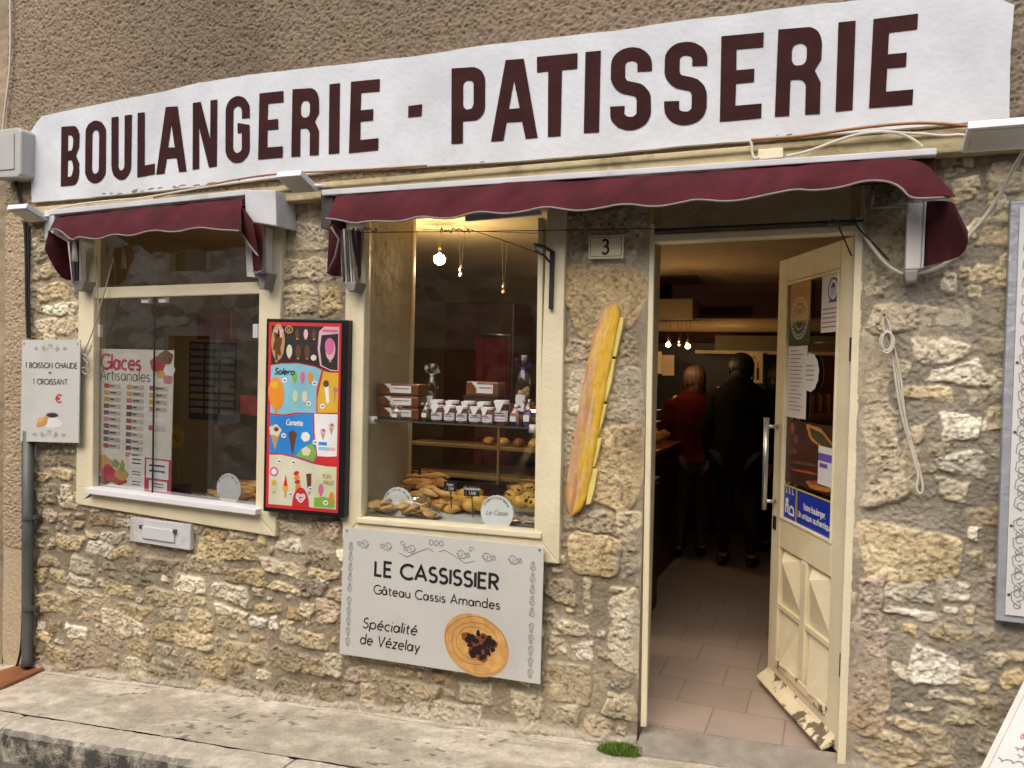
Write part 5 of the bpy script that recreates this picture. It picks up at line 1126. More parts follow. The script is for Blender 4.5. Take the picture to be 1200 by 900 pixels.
M_VIO = mat('violet_ribbon', (.20, .045, .36), .5, 0, .2, 30); M_PNK = mat('pink_sugar', (.52, .22, .26), .6, 0, .3, 50); M_LAV = mat('lavender_sweets', (.26, .14, .40), .6, 0, .3, 60); M_BRN = mat('brown_biscuit', (.30, .16, .07), .7, 0, .3, 40)
b = bag_thing('biscuit_bag', 'tall clear bag of brown biscuits with white bow, behind the jars on the left', 'bag', .072, .05, .27, M_BRN, .13, None, M_LBL); b.location = (W(503, 490, .24).x, .26, SZ)
b = bag_thing('sweet_bag', 'tall clear bag tied with a big violet ribbon at the right end of the shelf', 'bag', .078, .055, .32, mat('pale_biscuit', (.45, .33, .18), .7, 0, .3, 40), .17, None, M_VIO); b.location = (W(610, 490, .24).x, .26, SZ)
b = bag_thing('sugar_sachet', 'small sachet of pink sweets beside the tall dark jam jar', 'bag', .05, .04, .095, M_PNK, .055, None, M_VIO); b.location = (W(603, 499, .13).x, .13, SZ)
b = bag_thing('lavender_sachet', 'small violet sachet with white tag at the far right end of the shelf', 'bag', .048, .04, .12, M_LAV, .06, None, M_LBL); b.location = (W(618.5, 498, .11).x, .11, SZ)
b = bag_thing('nut_sachet', 'small brown sachet with white tag left of the caramel jar row', 'bag', .045, .035, .085, M_BRN, .05, None, M_LBL); b.location = (W(499, 494, .14).x, .14, SZ)
b = bag_thing('clear_sachet', 'small clear sachet with white tag in front of the gingerbread stack', 'bag', .05, .03, .07, M_BRN, .03, None, M_LBL); b.location = (W(465, 492, .085).x, .08, SZ)
M_GB = mat('gingerbread_brown', (.17, .062, .022), .3, 0, .25, 25, .3, 90, coat=.4)
def loaf_pack(px0, px1, py0, py1, y, label, zb):
    a, b_ = W(px0, py0, y), W(px1, py1, y); t = thing('gingerbread_pack', label, 'cake pack', ((a.x + b_.x) / 2, y, zb))
    h = a.z - b_.z; m = MB(); m.box(a.x, b_.x, y, y + .09, zb, zb + h - .003); m.obj('gingerbread_block', M_GB, t, bevel=.008)
    w = b_.x - a.x; m = MB(); m.box(a.x + w * .34, a.x + w * .84, y - .003, y - .001, zb + h * .2, zb + h * .78); l_ = m.obj('paper_label', M_LBL, t)
    m = MB(); m.box(a.x + w * .42, a.x + w * .8, y - .0042, y - .0032, zb + h * .52, zb + h * .6); m.obj('printed_line', M_GRY, l_)
    m = MB(); m.prism([(a.x + w * .2, y - .004, zb + h * .92), (a.x + w * .36, y - .004, zb + h * .92), (a.x + w * .36, y - .006, zb + h * .45)], (0, .0015, 0)); m.obj('hanging_tag', M_LBL, t)
    return h
z = SZ
for lb, (y0_, y1_) in (('bottom gingerbread pack of the stack at the left end of the shelf', (476, 492)), ('middle gingerbread pack of the stack at the left end of the shelf', (459.5, 475.5)), ('top gingerbread pack of the stack at the left end of the shelf', (443, 459))):
    z += loaf_pack(441, 490, y0_, y1_, .14, lb, z)
bx = thing('raiser_block', 'low dark plinth behind the jam jars carrying one gingerbread pack', 'plinth', (0, 0, 0)); m = MB(); a = W(565, 480, .27); m.box(a.x - .09, a.x + .09, .25, .35, SZ, SZ + .115); m.obj('plinth_box', M_WOOD, bx, bevel=.004); m = MB(); m.box(a.x - .095, a.x + .095, .245, .355, SZ + .1152, SZ + .119); m.obj('plinth_top', M_WOOD, bx)
loaf_pack(546, 584, 442, 461, .27, 'single gingerbread pack standing raised behind the jam jars', SZ + .119)
# ---- the bottom of the display: trays, biscuits, brioches, tickets
BZ = .775
def tray(px, py, w, d, label, rot):
    p = WZ(px, py, BZ + .01); t = thing('silver_tray', label, 'tray', (p.x, p.y, BZ)); m = MB(); rows = []
    for k, z in ((.0, .004), (.85, .004), (1.0, .016), (1.04, .017)):
        rows.append([Matrix.Rotation(rot, 4, 'Z') @ Vector((w / 2 * k * math.copysign(abs(math.cos(a)) ** .5, math.cos(a)), d / 2 * k * math.copysign(abs(math.sin(a)) ** .5, math.sin(a)), z)) + Vector((p.x, p.y, BZ)) for a in [math.pi * 2 * i / 32 for i in range(32)]])
    m.loft(rows, close=True); m.obj('tray_dish', mat('silver_card', (.6, .6, .58), .3, .6, .08), t, smooth=True); return p
pA = tray(470, 603, .38, .16, 'silver tray of wrapped biscuits at the left front of the display', .15)
pB = tray(608, 612, .26, .13, 'silver tray half covered with a grey cloth at the right front', .05)
def biscuit(px, py, z, r, c, rot, label, group, name='almond_biscuit', lump=.35, seed=0, cat='biscuit', y=None):
    p = W(px, py, y) if y is not None else WZ(px, py, z); m = MB(); m.ell((0, 0, 0), r, 14, 9, lump=lump, seed=seed); o = m.obj(name, CK[c], None, smooth=True); o.location = p; o.rotation_euler = rot
    return tag(o, label, cat, group)
rb = random.Random(21)
for i in range(24):                                                # heap of long biscuits at the back left
    a = i / 24; py = 556 + 24 * rb.random(); px = 470 + 55 * rb.random()
    biscuit(px, py, 0, (.058, .026, .016), rb.choice((0, 1, 1, 2)), (rb.uniform(-.3, .3), rb.uniform(-.25, .25), rb.uniform(-.7, .7)), 'long golden almond biscuit in the heap at the back left of the display', 'heap of long biscuits', seed=i, y=.32 + (580 - py) * .009 + rb.uniform(-.02, .02))
biscuit_bag = thing('wrapped_biscuits', 'clear glossy bag of pale biscuits lying on the left silver tray', 'bag', (pA.x, pA.y, BZ))
m = MB()
for i in range(34):
    x = pA.x + rb.uniform(-.155, .155); m.ell((x, pA.y + rb.uniform(-.04, .04), BZ + .025 + rb.random() * .06 * (1 - abs(x - pA.x) * 4)), (.04, .03, .014), 10, 7, Matrix.Rotation(rb.uniform(-.6, .6), 3, 'Y') @ Matrix.Rotation(rb.uniform(0, 3), 3, 'Z'), lump=.4, seed=i)
m.obj('pale_biscuits', CK[2], biscuit_bag, smooth=True)
m = MB(); m.ell((pA.x, pA.y, BZ + .055), (.19, .07, .058), 30, 14, lump=.35, seed=9); m.obj('clear_wrapping', glass('crinkled_wrap', (.97, .97, .97), 1.6, .15), biscuit_bag, smooth=True)
for i, (px, py) in enumerate(((540, 588), (550, 592), (560, 588), (567, 593), (545, 580), (557, 578), (600, 582), (611, 588), (620, 584), (628, 590), (606, 576), (621, 574))):
    o = biscuit(px, py, 0, (.046, .036, .032), 3, (0, rb.uniform(-.2, .2), rb.uniform(-.5, .5)), 'round yellow brioche in the row between the price tickets and the cloth' if i < 6 else 'yellow fruit bun in the heap at the right of the display', 'yellow brioches' if i < 6 else 'fruit buns at the right', 'brioche' if i < 6 else 'fruit_bun', .18, i + 50, 'bun', y=.30 + (594 - py) * .008)
    if i >= 6:
        m = MB()
        for k in range(5): m.ell((rb.uniform(-.025, .025), -.028 + rb.uniform(-.005, .004), .012 + rb.uniform(-.006, .006)), (.006, .005, .005), 8, 6)
        r_ = m.obj('raisins', M_BLK, o, smooth=True)
for i in range(16):
    px, py = 508 + rb.random() * 30, 575 + rb.random() * 24
    biscuit(px, py, 0, (.04, .034, .02), rb.choice((1, 1, 2, 3)), (rb.uniform(-.3, .3), rb.uniform(-.3, .3), rb.uniform(0, 3)), 'small golden pastry in the heap left of the price tickets', 'small golden pastries', 'small_pastry', .3, i + 80, 'pastry', y=.26 + (600 - py) * .008)
for i, (px, py) in enumerate(((604, 571), (614, 569), (624, 570))):
    biscuit(px, py, 0, (.045, .03, .015), 0, (0, 0, rb.uniform(-.3, .3)), 'dark red fruit cake slice behind the fruit buns', 'dark cake slices', 'cake_slice', .2, i, 'cake', y=.5)
# grey cloth
m = MB(); rows = []
for j in range(14):
    rows.append([(pB.x - .14 + .28 * i / 26, pB.y - .06 + .12 * j / 13, BZ + .018 + .016 * abs(mnoise.noise(Vector((i * .23, j * .32, 3.3)))) + .012 * math.sin(i * .55 + j * .25) ** 2) for i in range(27)])
m.loft(rows); tag(m.obj('grey_cloth', mat('taupe_cloth', (.30, .25, .22), .9, 0, .15, 30), None, smooth=True), 'folded taupe cloth lying on the right silver tray behind the round card', 'cloth')
# price tickets
def ticket(px, py, w, h, y, s, label):
    P = pxpanel((px - w, py - h), (px + w, py - h + 1), (px + w, py + h + 1), (px - w, py + h), y); m = MB(); P.slab(m, .004); o = tag(m.obj('price_ticket', mat('slate_ticket', (.015, .016, .018), .5)), label, 'price tag')
    m = MB(); text(m, P, s, P.w / 2, P.h * .55, P.h * .28, .16, .2, .0012, 0, 'c', .2); text(m, P, '1.30€', P.w * .55, P.h * .15, P.h * .24, .16, .2, .0012, 0, 'c', .2); m.obj('chalk_lettering', M_LBL, o, fixn=False)
    m = MB(); P.rect(m, P.w * .08, P.w * .18, P.h * .15, P.h * .3); m.obj('red_mark', mat('print_red', (.45, .06, .04)), o, fixn=False)
    a = P(P.w / 2, 0, -.004); m = MB(); m.tube([a, (a.x, a.y + .02, BZ + .005)], .003, 6); m.obj('ticket_stem', M_WIRE, o)
ticket(527.5, 569.5, 7.5, 5.5, .24, 'Palet', 'left of the two black price tickets in front of the golden pastries')
ticket(552.5, 574.5, 9, 6.5, .20, 'Madeleine', 'right black price ticket standing above the yellow brioches')
ticket(486, 552, 7, 4, .55, 'Croquet', 'small black price ticket far back above the long biscuits')
# round scalloped cards
def round_card(px, py, rx, ry, y, label, s1, s2, inside=None):
    P = pxpanel((px - rx, py - ry), (px + rx, py - ry + 2), (px + rx, py + ry + 2), (px - rx, py + ry), y); m = MB(); pts = []
    for i in range(120):
        t = 2 * math.pi * i / 120; k = 1 + .035 * abs(math.sin(t * 11)) - .02; pts.append(P(P.w / 2 * (1 + k * math.cos(t)), P.h / 2 * (1 + k * math.sin(t))))
    m.prism(pts, P.n * -.004); o = tag(m.obj('round_card', mat('white_scalloped_card', (.70, .74, .75), .6, 0, .04, 9)), label, 'card')
    m = MB(); n = len(s1)
    for i, c in enumerate(s1):
        if c == ' ': continue
        an = math.radians(150 - 120 * i / (n - 1)); r = .80; text(m, P, c, P.w / 2 * (1 + r * math.cos(an)) - .004, P.h / 2 * (1 + r * math.sin(an)), P.h * .075, .16, .2, .0012, 0, 'l', 0, 0, an - math.pi / 2)
    if s2: text(m, P, s2, P.w / 2, P.h * .44, P.h * .13, .12, .18, .0012, 0, 'c', .3)
    m.obj('lettering', M_GRY, o, fixn=False)
    a = P(P.w * .5, P.h * .15, -.005); m = MB(); m.prism([a + Vector((-.01, 0, 0)), a + Vector((.01, 0, 0)), Vector((a.x + .01, a.y + .05, P(0, 0).z + .003)), Vector((a.x - .01, a.y + .05, P(0, 0).z + .003))], (0, .002, 0)); m.obj('card_strut', M_LBL, o)
round_card(466.5, 590, 17.5, 20, .085, 'plain round scalloped white card in front of the wrapped biscuits', 'Fabrication maison', None)
round_card(582.5, 600, 19, 20.5, .085, 'round scalloped white card with handwriting, at the right of the centre window', 'La specialite de Vezelay', 'Le Cassis')
round_card(268, 572, 14, 18, .12, 'round scalloped white card standing in the left window', 'Biscuits maison', None)

# ------------------------------------------------------------------ left window display
for i in range(14):
    px, py = 281 + rb.random() * 17, 566 + rb.random() * 18
    biscuit(px, py, 0, (.05, .028, .016), rb.choice((0, 1, 2)), (rb.uniform(-.3, .3), rb.uniform(-.3, .3), rb.uniform(-.5, .5)), 'golden biscuit heaped right of the round card in the left window', 'biscuits in the left window', seed=i + 120, y=.24 + (584 - py) * .012)
for i, (px, py) in enumerate(((250, 577), (255, 580), (247, 581))):
    biscuit(px, py, 0, (.05, .03, .014), 2, (0, .1, rb.uniform(-.4, .4)), 'pale biscuit lying left of the round card in the left window', 'pale biscuits left of the card', seed=i + 150, y=.3)
# glaces poster taped behind the pane
P = pxpanel((115, 408.5), (204, 410.5), (199.3, 580), (113, 567.5), .022)
m = MB(); P.slab(m, .003); gp = tag(m.obj('ices_poster', mat('poster_cream_paper', (.72, .69, .60), .6, 0, .03, 4)), 'tall cream Glaces Artisanales price poster behind the left window pane', 'poster')
M_PRED = mat('poster_crimson', (.50, .025, .055), .6, 0, .1); M_PDK = mat('poster_dark_ink', (.07, .05, .045), .6)
m = MB(); text(m, P, 'Glaces', P.w * .05, P.h * .855, P.h * .105, .17, .17, .0015, 0, 'l'); m.obj('red_heading', M_PRED, gp, fixn=False)
m = MB(); text(m, P, 'Artisanales', P.w * .04, P.h * .775, P.h * .078, .085, .19, .0015, 0, 'l'); m.obj('thin_heading', M_PDK, gp, fixn=False)
PM = [mat('fl_red', (.42, .05, .04)), mat('fl_brown', (.16, .07, .035)), mat('fl_gold', (.55, .33, .06)), mat('fl_pink', (.55, .20, .22)), mat('fl_violet', (.17, .07, .14)), mat('fl_grey', (.50, .45, .38)), mat('fl_green', (.25, .32, .08)), M_PDK, M_PRED, mat('fl_white', (.76, .75, .73))]
m = MB(); rg = random.Random(2)
for c, (x, n) in enumerate(((.09, 10), (.40, 11), (.70, 4))):
    for k in range(n):
        y = P.h * (.715 - k * .0485); x_ = P.w * x; P.rect(m, x_, x_ + P.w * .075, y, y + P.h * .032, .0008, rg.randrange(5)); P.rect(m, x_ + P.w * .085, x_ + P.w * (.13 + rg.random() * .05), y + P.h * .012, y + P.h * .022, .0012, 7); P.rect(m, x_ + P.w * .08, x_ + P.w * .23, y - P.h * .002, y + P.h * .03, .0006, 5)
P.rect(m, P.w * .66, P.w * .92, P.h * .50, P.h * .525, .0008, 9); P.rect(m, P.w * .70, P.w * .77, P.h * .435, P.h * .47, .0008, 8); P.rect(m, P.w * .78, P.w * .92, P.h * .43, P.h * .47, .0006, 5)
P.rect(m, P.w * .66, P.w, 0, P.h * .24, .0004, 8)
for x0, x1, y0, y1 in ((.45, .66, .155, .245), (.45, .66, .085, .15), (.45, .66, .01, .08), (.68, .975, .10, .23), (.72, .96, .015, .085)):
    P.rect(m, P.w * x0, P.w * x1, P.h * y0, P.h * y1, .0010, 9)
    for q in (.35, .65): P.rect(m, P.w * (x0 + .04), P.w * (x1 - .05), P.h * (y0 + (y1 - y0) * q), P.h * (y0 + (y1 - y0) * (q + .1)), .0014, 7)
for cx, cy, r, c in ((.80, .90, .10, 0), (.90, .95, .09, 1), (.95, .86, .07, 9), (.84, .83, .05, 2), (.93, .80, .06, 3)): P.disc(m, P.w * cx, P.h * cy, P.w * r, P.h * r * .55, .0010 + cx * .0005, c, wob=lambda t: .08 * math.sin(5 * t))
for cx, cy, rx, ry, c in ((.10, .16, .14, .06, 2), (.04, .10, .09, .06, 9), (.17, .10, .10, .055, 8), (.35, .10, .09, .045, 2), (.27, .17, .05, .03, 6), (.30, .05, .12, .03, 0), (.10, .04, .12, .03, 1), (.36, .16, .03, .04, 6)): P.disc(m, P.w * cx, P.h * cy, P.w * rx, P.h * ry, .0010 + cx * .002 + cy * .001, c, wob=lambda t: .10 * math.sin(4 * t + 1))
m.obj('printed_pictures', PM, gp, fixn=False)
# menu board and red notice hanging inside
P = pxpanel((222, 400), (277, 402), (275, 494), (221, 491), .9); m = MB(); P.slab(m, .01); mb_ = tag(m.obj('flavour_board', M_BLK), 'dark board with three columns of small name strips inside the left window', 'menu board')
for r_ in range(10):
    for c_ in range(3):
        m = MB(); P.box(m, P.w * (.03 + .33 * c_), P.w * (.31 + .33 * c_), P.h * (.915 - r_ * .092), P.h * (.975 - r_ * .092), .001, .003)
        m.obj('name_strip', mat('strip_yellow', (.42, .30, .05)) if (r_, c_) in ((6, 1), (6, 2), (7, 0)) else mat('strip_grey', (.27, .23, .17), .6, 0, .2, 20), mb_)
P = pxpanel((231, 361), (271, 364), (270, 399), (231, 398), .8); m = MB(); P.slab(m, .006); rn = tag(m.obj('red_notice', mat('red_notice_paper', (.42, .06, .05), .6, 0, .1)), 'plain red notice hanging above the flavour board in the left window', 'notice')
m = MB(); P.rect(m, 0, P.w, P.h * .74, P.h, .001); m.obj('pale_heading', mat('pale_pink_paper', (.50, .24, .20)), rn, fixn=False)
m = MB(); text(m, P, 'GLACES', P.w * .1, P.h * .5, P.h * .12, .14, .2, .0014); text(m, P, 'a emporter', P.w * .1, P.h * .3, P.h * .12, .12, .2, .0014) if False else None; m.obj('lettering', mat('print_darkred', (.20, .02, .02)), rn, fixn=False)
P = pxpanel((281, 463), (302, 464), (301, 488), (282, 484), .6); m = MB(); P.slab(m, .006); tag(m.obj('small_red_notice', mat('red_notice_paper', (.42, .06, .05))), 'small red notice at the right edge of the left window', 'notice')
# flower modelled in place of a reflection in the pane; dark pot
fw = thing('reflected_flower', 'yellow flower head modelling a reflection beside the Glaces poster in the left window', 'flower', tuple(W(207, 511, .25))); m = MB(); c = W(207, 511, .25)
for ring, (n, r, z) in enumerate(((16, .075, 0), (13, .055, -.012), (9, .035, -.022))):
    for k in range(n):
        a = 2 * math.pi * k / n + ring * .2; d = Vector((math.cos(a), 0, math.sin(a))); s = Vector((-d.z, 0, d.x)) * .010
        m.add([c + Vector((0, z, 0)) + d * .01 - s * .4, c + Vector((0, z, 0)) + d * r * .6 - s, c + Vector((0, z - .008, 0)) + d * r, c + Vector((0, z, 0)) + d * r * .6 + s, c + Vector((0, z, 0)) + d * .01 + s * .4], [(0, 1, 2, 3, 4)])
m.obj('petals', mat('petal_yellow', (.62, .43, .04), .6, 0, .2, 30), fw, fixn=False)
m = MB(); m.ell(c + Vector((0, -.02, 0)), (.016, .01, .016), 12, 8); m.obj('flower_centre', mat('flower_brown', (.30, .16, .02)), fw, smooth=True)
m = MB(); m.tube([c + Vector((0, .01, 0)), c + Vector((.01, .03, -.12)), Vector((c.x + .02, .28, .66))], .004, 7); m.obj('stem', mat('stem_green', (.07, .11, .025)), fw, smooth=True)
p = W(211, 565, .3); bk = thing('dark_pot', 'small dark pot standing behind the poster in the left window', 'pot', (p.x, .3, .66)); m = MB(); m.lathe([(.05, 0), (.062, .03), (.066, .11), (.07, .115), (.06, .115), (.055, .02)], (p.x, .3, .66), 20); m.obj('pot_body', mat('plum_glaze', (.06, .025, .03), .3, 0, .2), bk, smooth=True); m = MB(); m.lathe([(.001, .10), (.058, .10)], (p.x, .3, .66), 20); m.obj('potting_soil', M_BLK, bk)
# ------------------------------------------------------------------ the house across the street (seen only as reflections in the panes)
oh = thing('stone_house', 'pale rubble stone house across the street mirrored in the window panes', 'building', (-2, -7.2, 0))
g = .02; xs_ = np.arange(-17, 9, g); zs_ = np.arange(-1.2, 5.2, g); Xg, Zg = np.meshgrid(xs_, zs_)
wv_ = fbm(Xg * 2, Zg * 2, 15, 3); fv, cell = facets(Xg * 2.6 + wv_, Zg * 5.2 + wv_, 5); jn = smooth(.45, .6, fbm(Xg * 5, Zg * 9, 25, 3)) * .6
c = np.array([.72, .64, .49]) * (.35 + .95 * cell[..., None]) * (1 - .4 * jn[..., None])
holes = [(-10.6, -9.7, -1.2, 1.9), (-8.0, -7.2, .6, 1.9), (-13.4, -12.4, .5, 1.9), (-10.6, -9.8, 3.0, 4.4), (-5.9, -4.8, -1, 1.75), (-3.6, -2.4, .5, 1.9), (-.4, .7, -1, 1.8), (2.4, 3.6, .5, 1.9), (-3.5, -2.5, 3.0, 4.4), (-.3, .7, 3.0, 4.4)]
sheet('stone_wall', xs_, zs_, -7.2 + .02 * cell, c, keepmask(xs_, zs_, holes), M_STONE, oh)
for i, (a, b_, z0, z1) in enumerate(holes):
    f = MB().box(a, b_, -7.38, -7.34, z0, z1).obj('door' if z0 < 0 else 'window', mat('old_brown_door', (.09, .055, .03), .6) if z0 < 0 else mat('dark_pane', (.03, .03, .03), .1), oh)
    m = MB(); m.box(a - .1, a - .001, -7.3, -7.16, z0, z1).box(b_ + .001, b_ + .1, -7.3, -7.16, z0, z1).box(a - .1, b_ + .1, -7.3, -7.16, z1 + .001, z1 + .15); m.obj('frame', mat('pale_dressed_stone', (.5, .43, .31), .9), f)
MB().box(-17, 9, -10, -7.45, -1.2, 5.2).obj('house_body', M_RCP, oh)
MB().prism([(-17, -7.0, 5.2), (9, -7.0, 5.2), (9, -10, 6.6), (-17, -10, 6.6)], (0, 0, .12)).obj('roof', M_TILE, oh)
# ------------------------------------------------------------------ signs and boards on the wall
M_BOARD = mat('pale_grey_board', (.57, .565, .525), .45, 0, .025, 3, stain=(.52, .51, .465, 1), ss=2)
M_INK = mat('black_ink', (.014, .014, .014), .6, 0, .05); M_ORN = mat('grey_ornament_ink', (.25, .24, .22), .6, 0, .05); M_NAIL = mat('screw_head', (.12, .11, .10), .5, .5)
def ftext(m, P, s, u0, u1, vb, h, w, mi=0, slant=0, off=.0012, sp=.2, rnd=0.0):
    """text whose left and right ends, baseline and cap height are fractions of the panel (v counted downwards)"""
    H_ = h * P.h; nw = (u1 - u0) * P.w / text_width(s, H_, sp)
    text(m, P, s, u0 * P.w, (1 - vb) * P.h, H_, w, sp, off, mi, 'l', slant, rnd, 0.0, nw)
def spiral(cx, cy, r, a0, turns, sgn, n=16):
    return [(cx + r * (1 - .75 * i / n) * math.cos(a0 + sgn * turns * 2 * math.pi * i / n), cy + r * (1 - .75 * i / n) * math.sin(a0 + sgn * turns * 2 * math.pi * i / n)) for i in range(n + 1)]
def ornament(m, P, cx, cy, L, r, w, vert=False, centre=True, n=3):
    """mirrored row of scrolls with a small crown in the middle"""
    k = 0
    def put(pts):
        nonlocal k
        q = [((cx + b, cy + a) if vert else (cx + a, cy + b)) for a, b in pts]; ribbon(m, P, q, w, .001 + (k % 5) * .0001); k += 1
    for s in (-1, 1):
        for i in range(n):
            x = s * L * (.14 + .86 * (i + .5) / n) if centre else s * L * (i + .5) / n
            put(spiral(x, 0, r, 0 if s > 0 else math.pi, 1.2, s)); put(spiral(x + s * r * 1.7, -r * .2, r * .7, math.pi if s > 0 else 0, 1.1, -s))
            put([(x - s * r, r * .1), (x - s * r * .2, -r * .95), (x + s * r, -r * .8), (x + s * r * 2.0, r * .45)])
        if centre:
            put([(s * L * .44, -r * 1.2), (s * L * .34, -r * 1.9), (s * L * .22, -r * .6), (s * L * .10, r * .5), (s * L * .03, 0)]); put(spiral(s * L * .40, r * 1.2, r * .7, 0, 1, s))
    if centre:
        for a in (-1, 0, 1): put([(a * r * 1.3 + r * .5 * math.cos(t * .785), r * 1.9 + r * .6 * math.sin(t * .785)) for t in range(9)])
def nails(P, pts, parent, off=.0):
    m = MB()
    for k, (a, b) in enumerate(pts):
        m = MB(); P.disc(m, a, b, .005, .005, off + .0022, n=10); m.obj('screw', M_NAIL, parent, fixn=False)
# cassis cake board
P = pxpanel((403, 617.5), (637.3, 641), (633, 802), (397.7, 766), -.062)
m = MB(); P.slab(m, .006); cs = tag(m.obj('cake_signboard', M_BOARD, None, bevel=.001), 'large pale grey LE CASSISSIER signboard with a round cake picture, under the centre window', 'signboard')
m = MB(); ftext(m, P, 'LE CASSISSIER', .18, .795, .348, .108, .20); ftext(m, P, 'Gâteau Cassis Amandes', .176, .805, .492, .068, .135); ftext(m, P, 'Spécialité', .125, .405, .768, .078, .13, 0, .12); ftext(m, P, 'de Vézelay', .112, .42, .895, .078, .13, 0, .12)
m.obj('lettering', M_INK, cs, fixn=False)
m = MB(); ornament(m, P, P.w * .49, P.h * .885, P.w * .43, P.h * .034, .0032); ornament(m, P, P.w * .045, P.h * .48, P.h * .40, P.h * .022, .0026, True, False, 5); ornament(m, P, P.w * .955, P.h * .46, P.h * .42, P.h * .022, .0026, True, False, 5); m.obj('scroll_ornament', M_ORN, cs, fixn=False)
CKM = [mat('cake_picture_edge', (.52, .30, .12), .6, 0, .12, 18), mat('cake_picture_top', (.62, .345, .105), .6, 0, .22, 22, stain=(.50, .22, .05, 1), ss=14, st=(.5, .7)), mat('cassis_print', (.018, .008, .010), .5), mat('cassis_juice', (.22, .06, .02), .6)]
m = MB(); cx, cy = P.w * .695, P.h * .232
P.disc(m, cx + .006, cy - .010, P.w * .158, P.h * .222, .0006, 0, 40, -.35); P.disc(m, cx, cy, P.w * .155, P.h * .212, .0010, 1, 40, -.35)
r = random.Random(6)
P.disc(m, cx + P.w * .02, cy - P.h * .01, P.w * .07, P.h * .10, .0014, 3, 24, 0, lambda t: .25 * math.sin(3 * t) + .2 * math.sin(5 * t + 1))
for i in range(40):
    a, q = r.uniform(0, 6.28), math.sqrt(r.random()); x, y = cx + P.w * (.022 + .066 * q * math.cos(a)), cy + P.h * (-.01 + .10 * q * math.sin(a)); P.disc(m, x, y, r.uniform(.008, .018), r.uniform(.007, .014), .0018 + i * .00003, 2, 16, r.uniform(0, 3), lambda t: .10 * math.sin(3 * t + i))
for k, (q, c_) in enumerate(((.93, 3), (.86, 0), (.74, 3), (.66, 0), (.58, 3))):
    ribbon(m, P, [(cx + P.w * .155 * q * (1 + .02 * math.sin(5 * t + k)) * math.cos(t - .35 * 0), cy + P.h * .212 * q * (1 + .02 * math.cos(4 * t + k)) * math.sin(t)) for t in [.2 * k + 6.283 * n / 40 * (.55 + .1 * k) for n in range(41)]], .0022 + .0008 * (k % 2), .00125 + k * .00002, c_)
for s in (-1, 1): pass
m.obj('cake_picture', CKM, cs, fixn=False)
nails(P, [(P.w * .018, P.h * .975), (P.w * .982, P.h * .975)], cs)
# hot drink board on the left
P = pxpanel((26, 398), (94, 398.3), (92, 519), (24, 517.2), -.075)
m = MB(); P.slab(m, .006); hd_ = tag(m.obj('drink_signboard', M_BOARD, None), 'small pale 1 BOISSON CHAUDE + 1 CROISSANT board left of the left window', 'signboard')
m = MB(); ftext(m, P, '1 BOISSON CHAUDE', .07, .96, .275, .05, .17); ftext(m, P, '+', .47, .53, .345, .05, .17); ftext(m, P, '1 CROISSANT', .21, .80, .435, .05, .17); m.obj('lettering', M_INK, hd_, fixn=False)
m = MB(); ftext(m, P, '€', .60, .70, .61, .075, .20); m.obj('euro_sign', mat('print_bright_red', (.52, .03, .025)), hd_, fixn=False)
m = MB(); ornament(m, P, P.w * .5, P.h * .915, P.w * .30, P.h * .016, .0018, n=2); ornament(m, P, P.w * .5, P.h * .075, P.w * .30, P.h * .016, .0018, n=2); m.obj('scroll_ornament', M_ORN, hd_, fixn=False)
m = MB(); x, y = P.w * .55, P.h * .22
P.disc(m, x + .004, y - .02, P.w * .17, P.h * .045, .0008, 0); P.poly(m, [(x - P.w * .11, y + P.h * .045), (x + P.w * .11, y + P.h * .045), (x + P.w * .08, y - P.h * .03), (x + P.w * .03, y - P.h * .05), (x - P.w * .03, y - P.h * .05), (x - P.w * .08, y - P.h * .03)], .0012, 0); P.disc(m, x, y + P.h * .045, P.w * .11, P.h * .026, .0016, 1); P.disc(m, x, y + P.h * .043, P.w * .09, P.h * .020, .0018, 2)
P.disc(m, P.w * .385, y - P.h * .02, P.w * .11, P.h * .042, .0020, 3, 20, .4, lambda t: .18 * math.sin(4 * t)); P.disc(m, P.w * .36, y - P.h * .004, P.w * .05, P.h * .02, .0022, 4, 14, .5)
m.obj('coffee_picture', [mat('cup_print_white', (.72, .71, .70)), mat('cup_rim_blue', (.16, .19, .28)), mat('coffee_print', (.05, .025, .012)), mat('croissant_print', (.55, .30, .08)), mat('croissant_print_light', (.66, .42, .16))], hd_, fixn=False)
nails(P, [(P.w * .96, P.h * .96), (P.w * .04, P.h * .96)], hd_)
# ice cream chart
P = pxpanel((312.3, 373.2), (408, 375), (403.3, 607), (308.2, 599), -.07)
m = MB(); P.slab(m, .055); ic = tag(m.obj('ice_cream_chart', mat('black_frame_lacquer', (.012, .012, .013), .3, 0, .1), None, bevel=.004), 'tall black framed ice cream price chart between the two windows', 'menu board')
IM = [mat('ic_red', (.56, .025, .03)), mat('ic_black', (.025, .02, .02)), mat('ic_lightblue', (.22, .50, .60)), mat('ic_yellow', (.66, .40, .03)), mat('ic_blue', (.02, .22, .62)), mat('ic_white', (.74, .74, .74)), mat('ic_cream', (.66, .63, .47)), mat('ic_orange', (.70, .25, .02)), mat('ic_pink', (.60, .14, .30)), mat('ic_brown', (.12, .045, .02)), mat('ic_tan', (.48, .28, .10)), mat('ic_green', (.20, .42, .05)), mat('ic_lime', (.58, .63, .38)), mat('ic_palepink', (.66, .40, .46))]
m = MB(); w, h = P.w, P.h
def R(x0, x1, v0, v1, mi, o): P.rect(m, w * x0, w * x1, h * (1 - v1), h * (1 - v0), o, mi)
def PG(pts, mi, o): P.poly(m, [(w * a, h * (1 - b)) for a, b in pts], o, mi)
def DD(u, v, rx, ry, mi, o, rot=0, wob=None): P.disc(m, w * u, h * (1 - v), w * rx, w * ry, o, mi, 18, rot, wob)
o1, o2, o3, o4, o5 = .0006, .0010, .0014, .0018, .0022
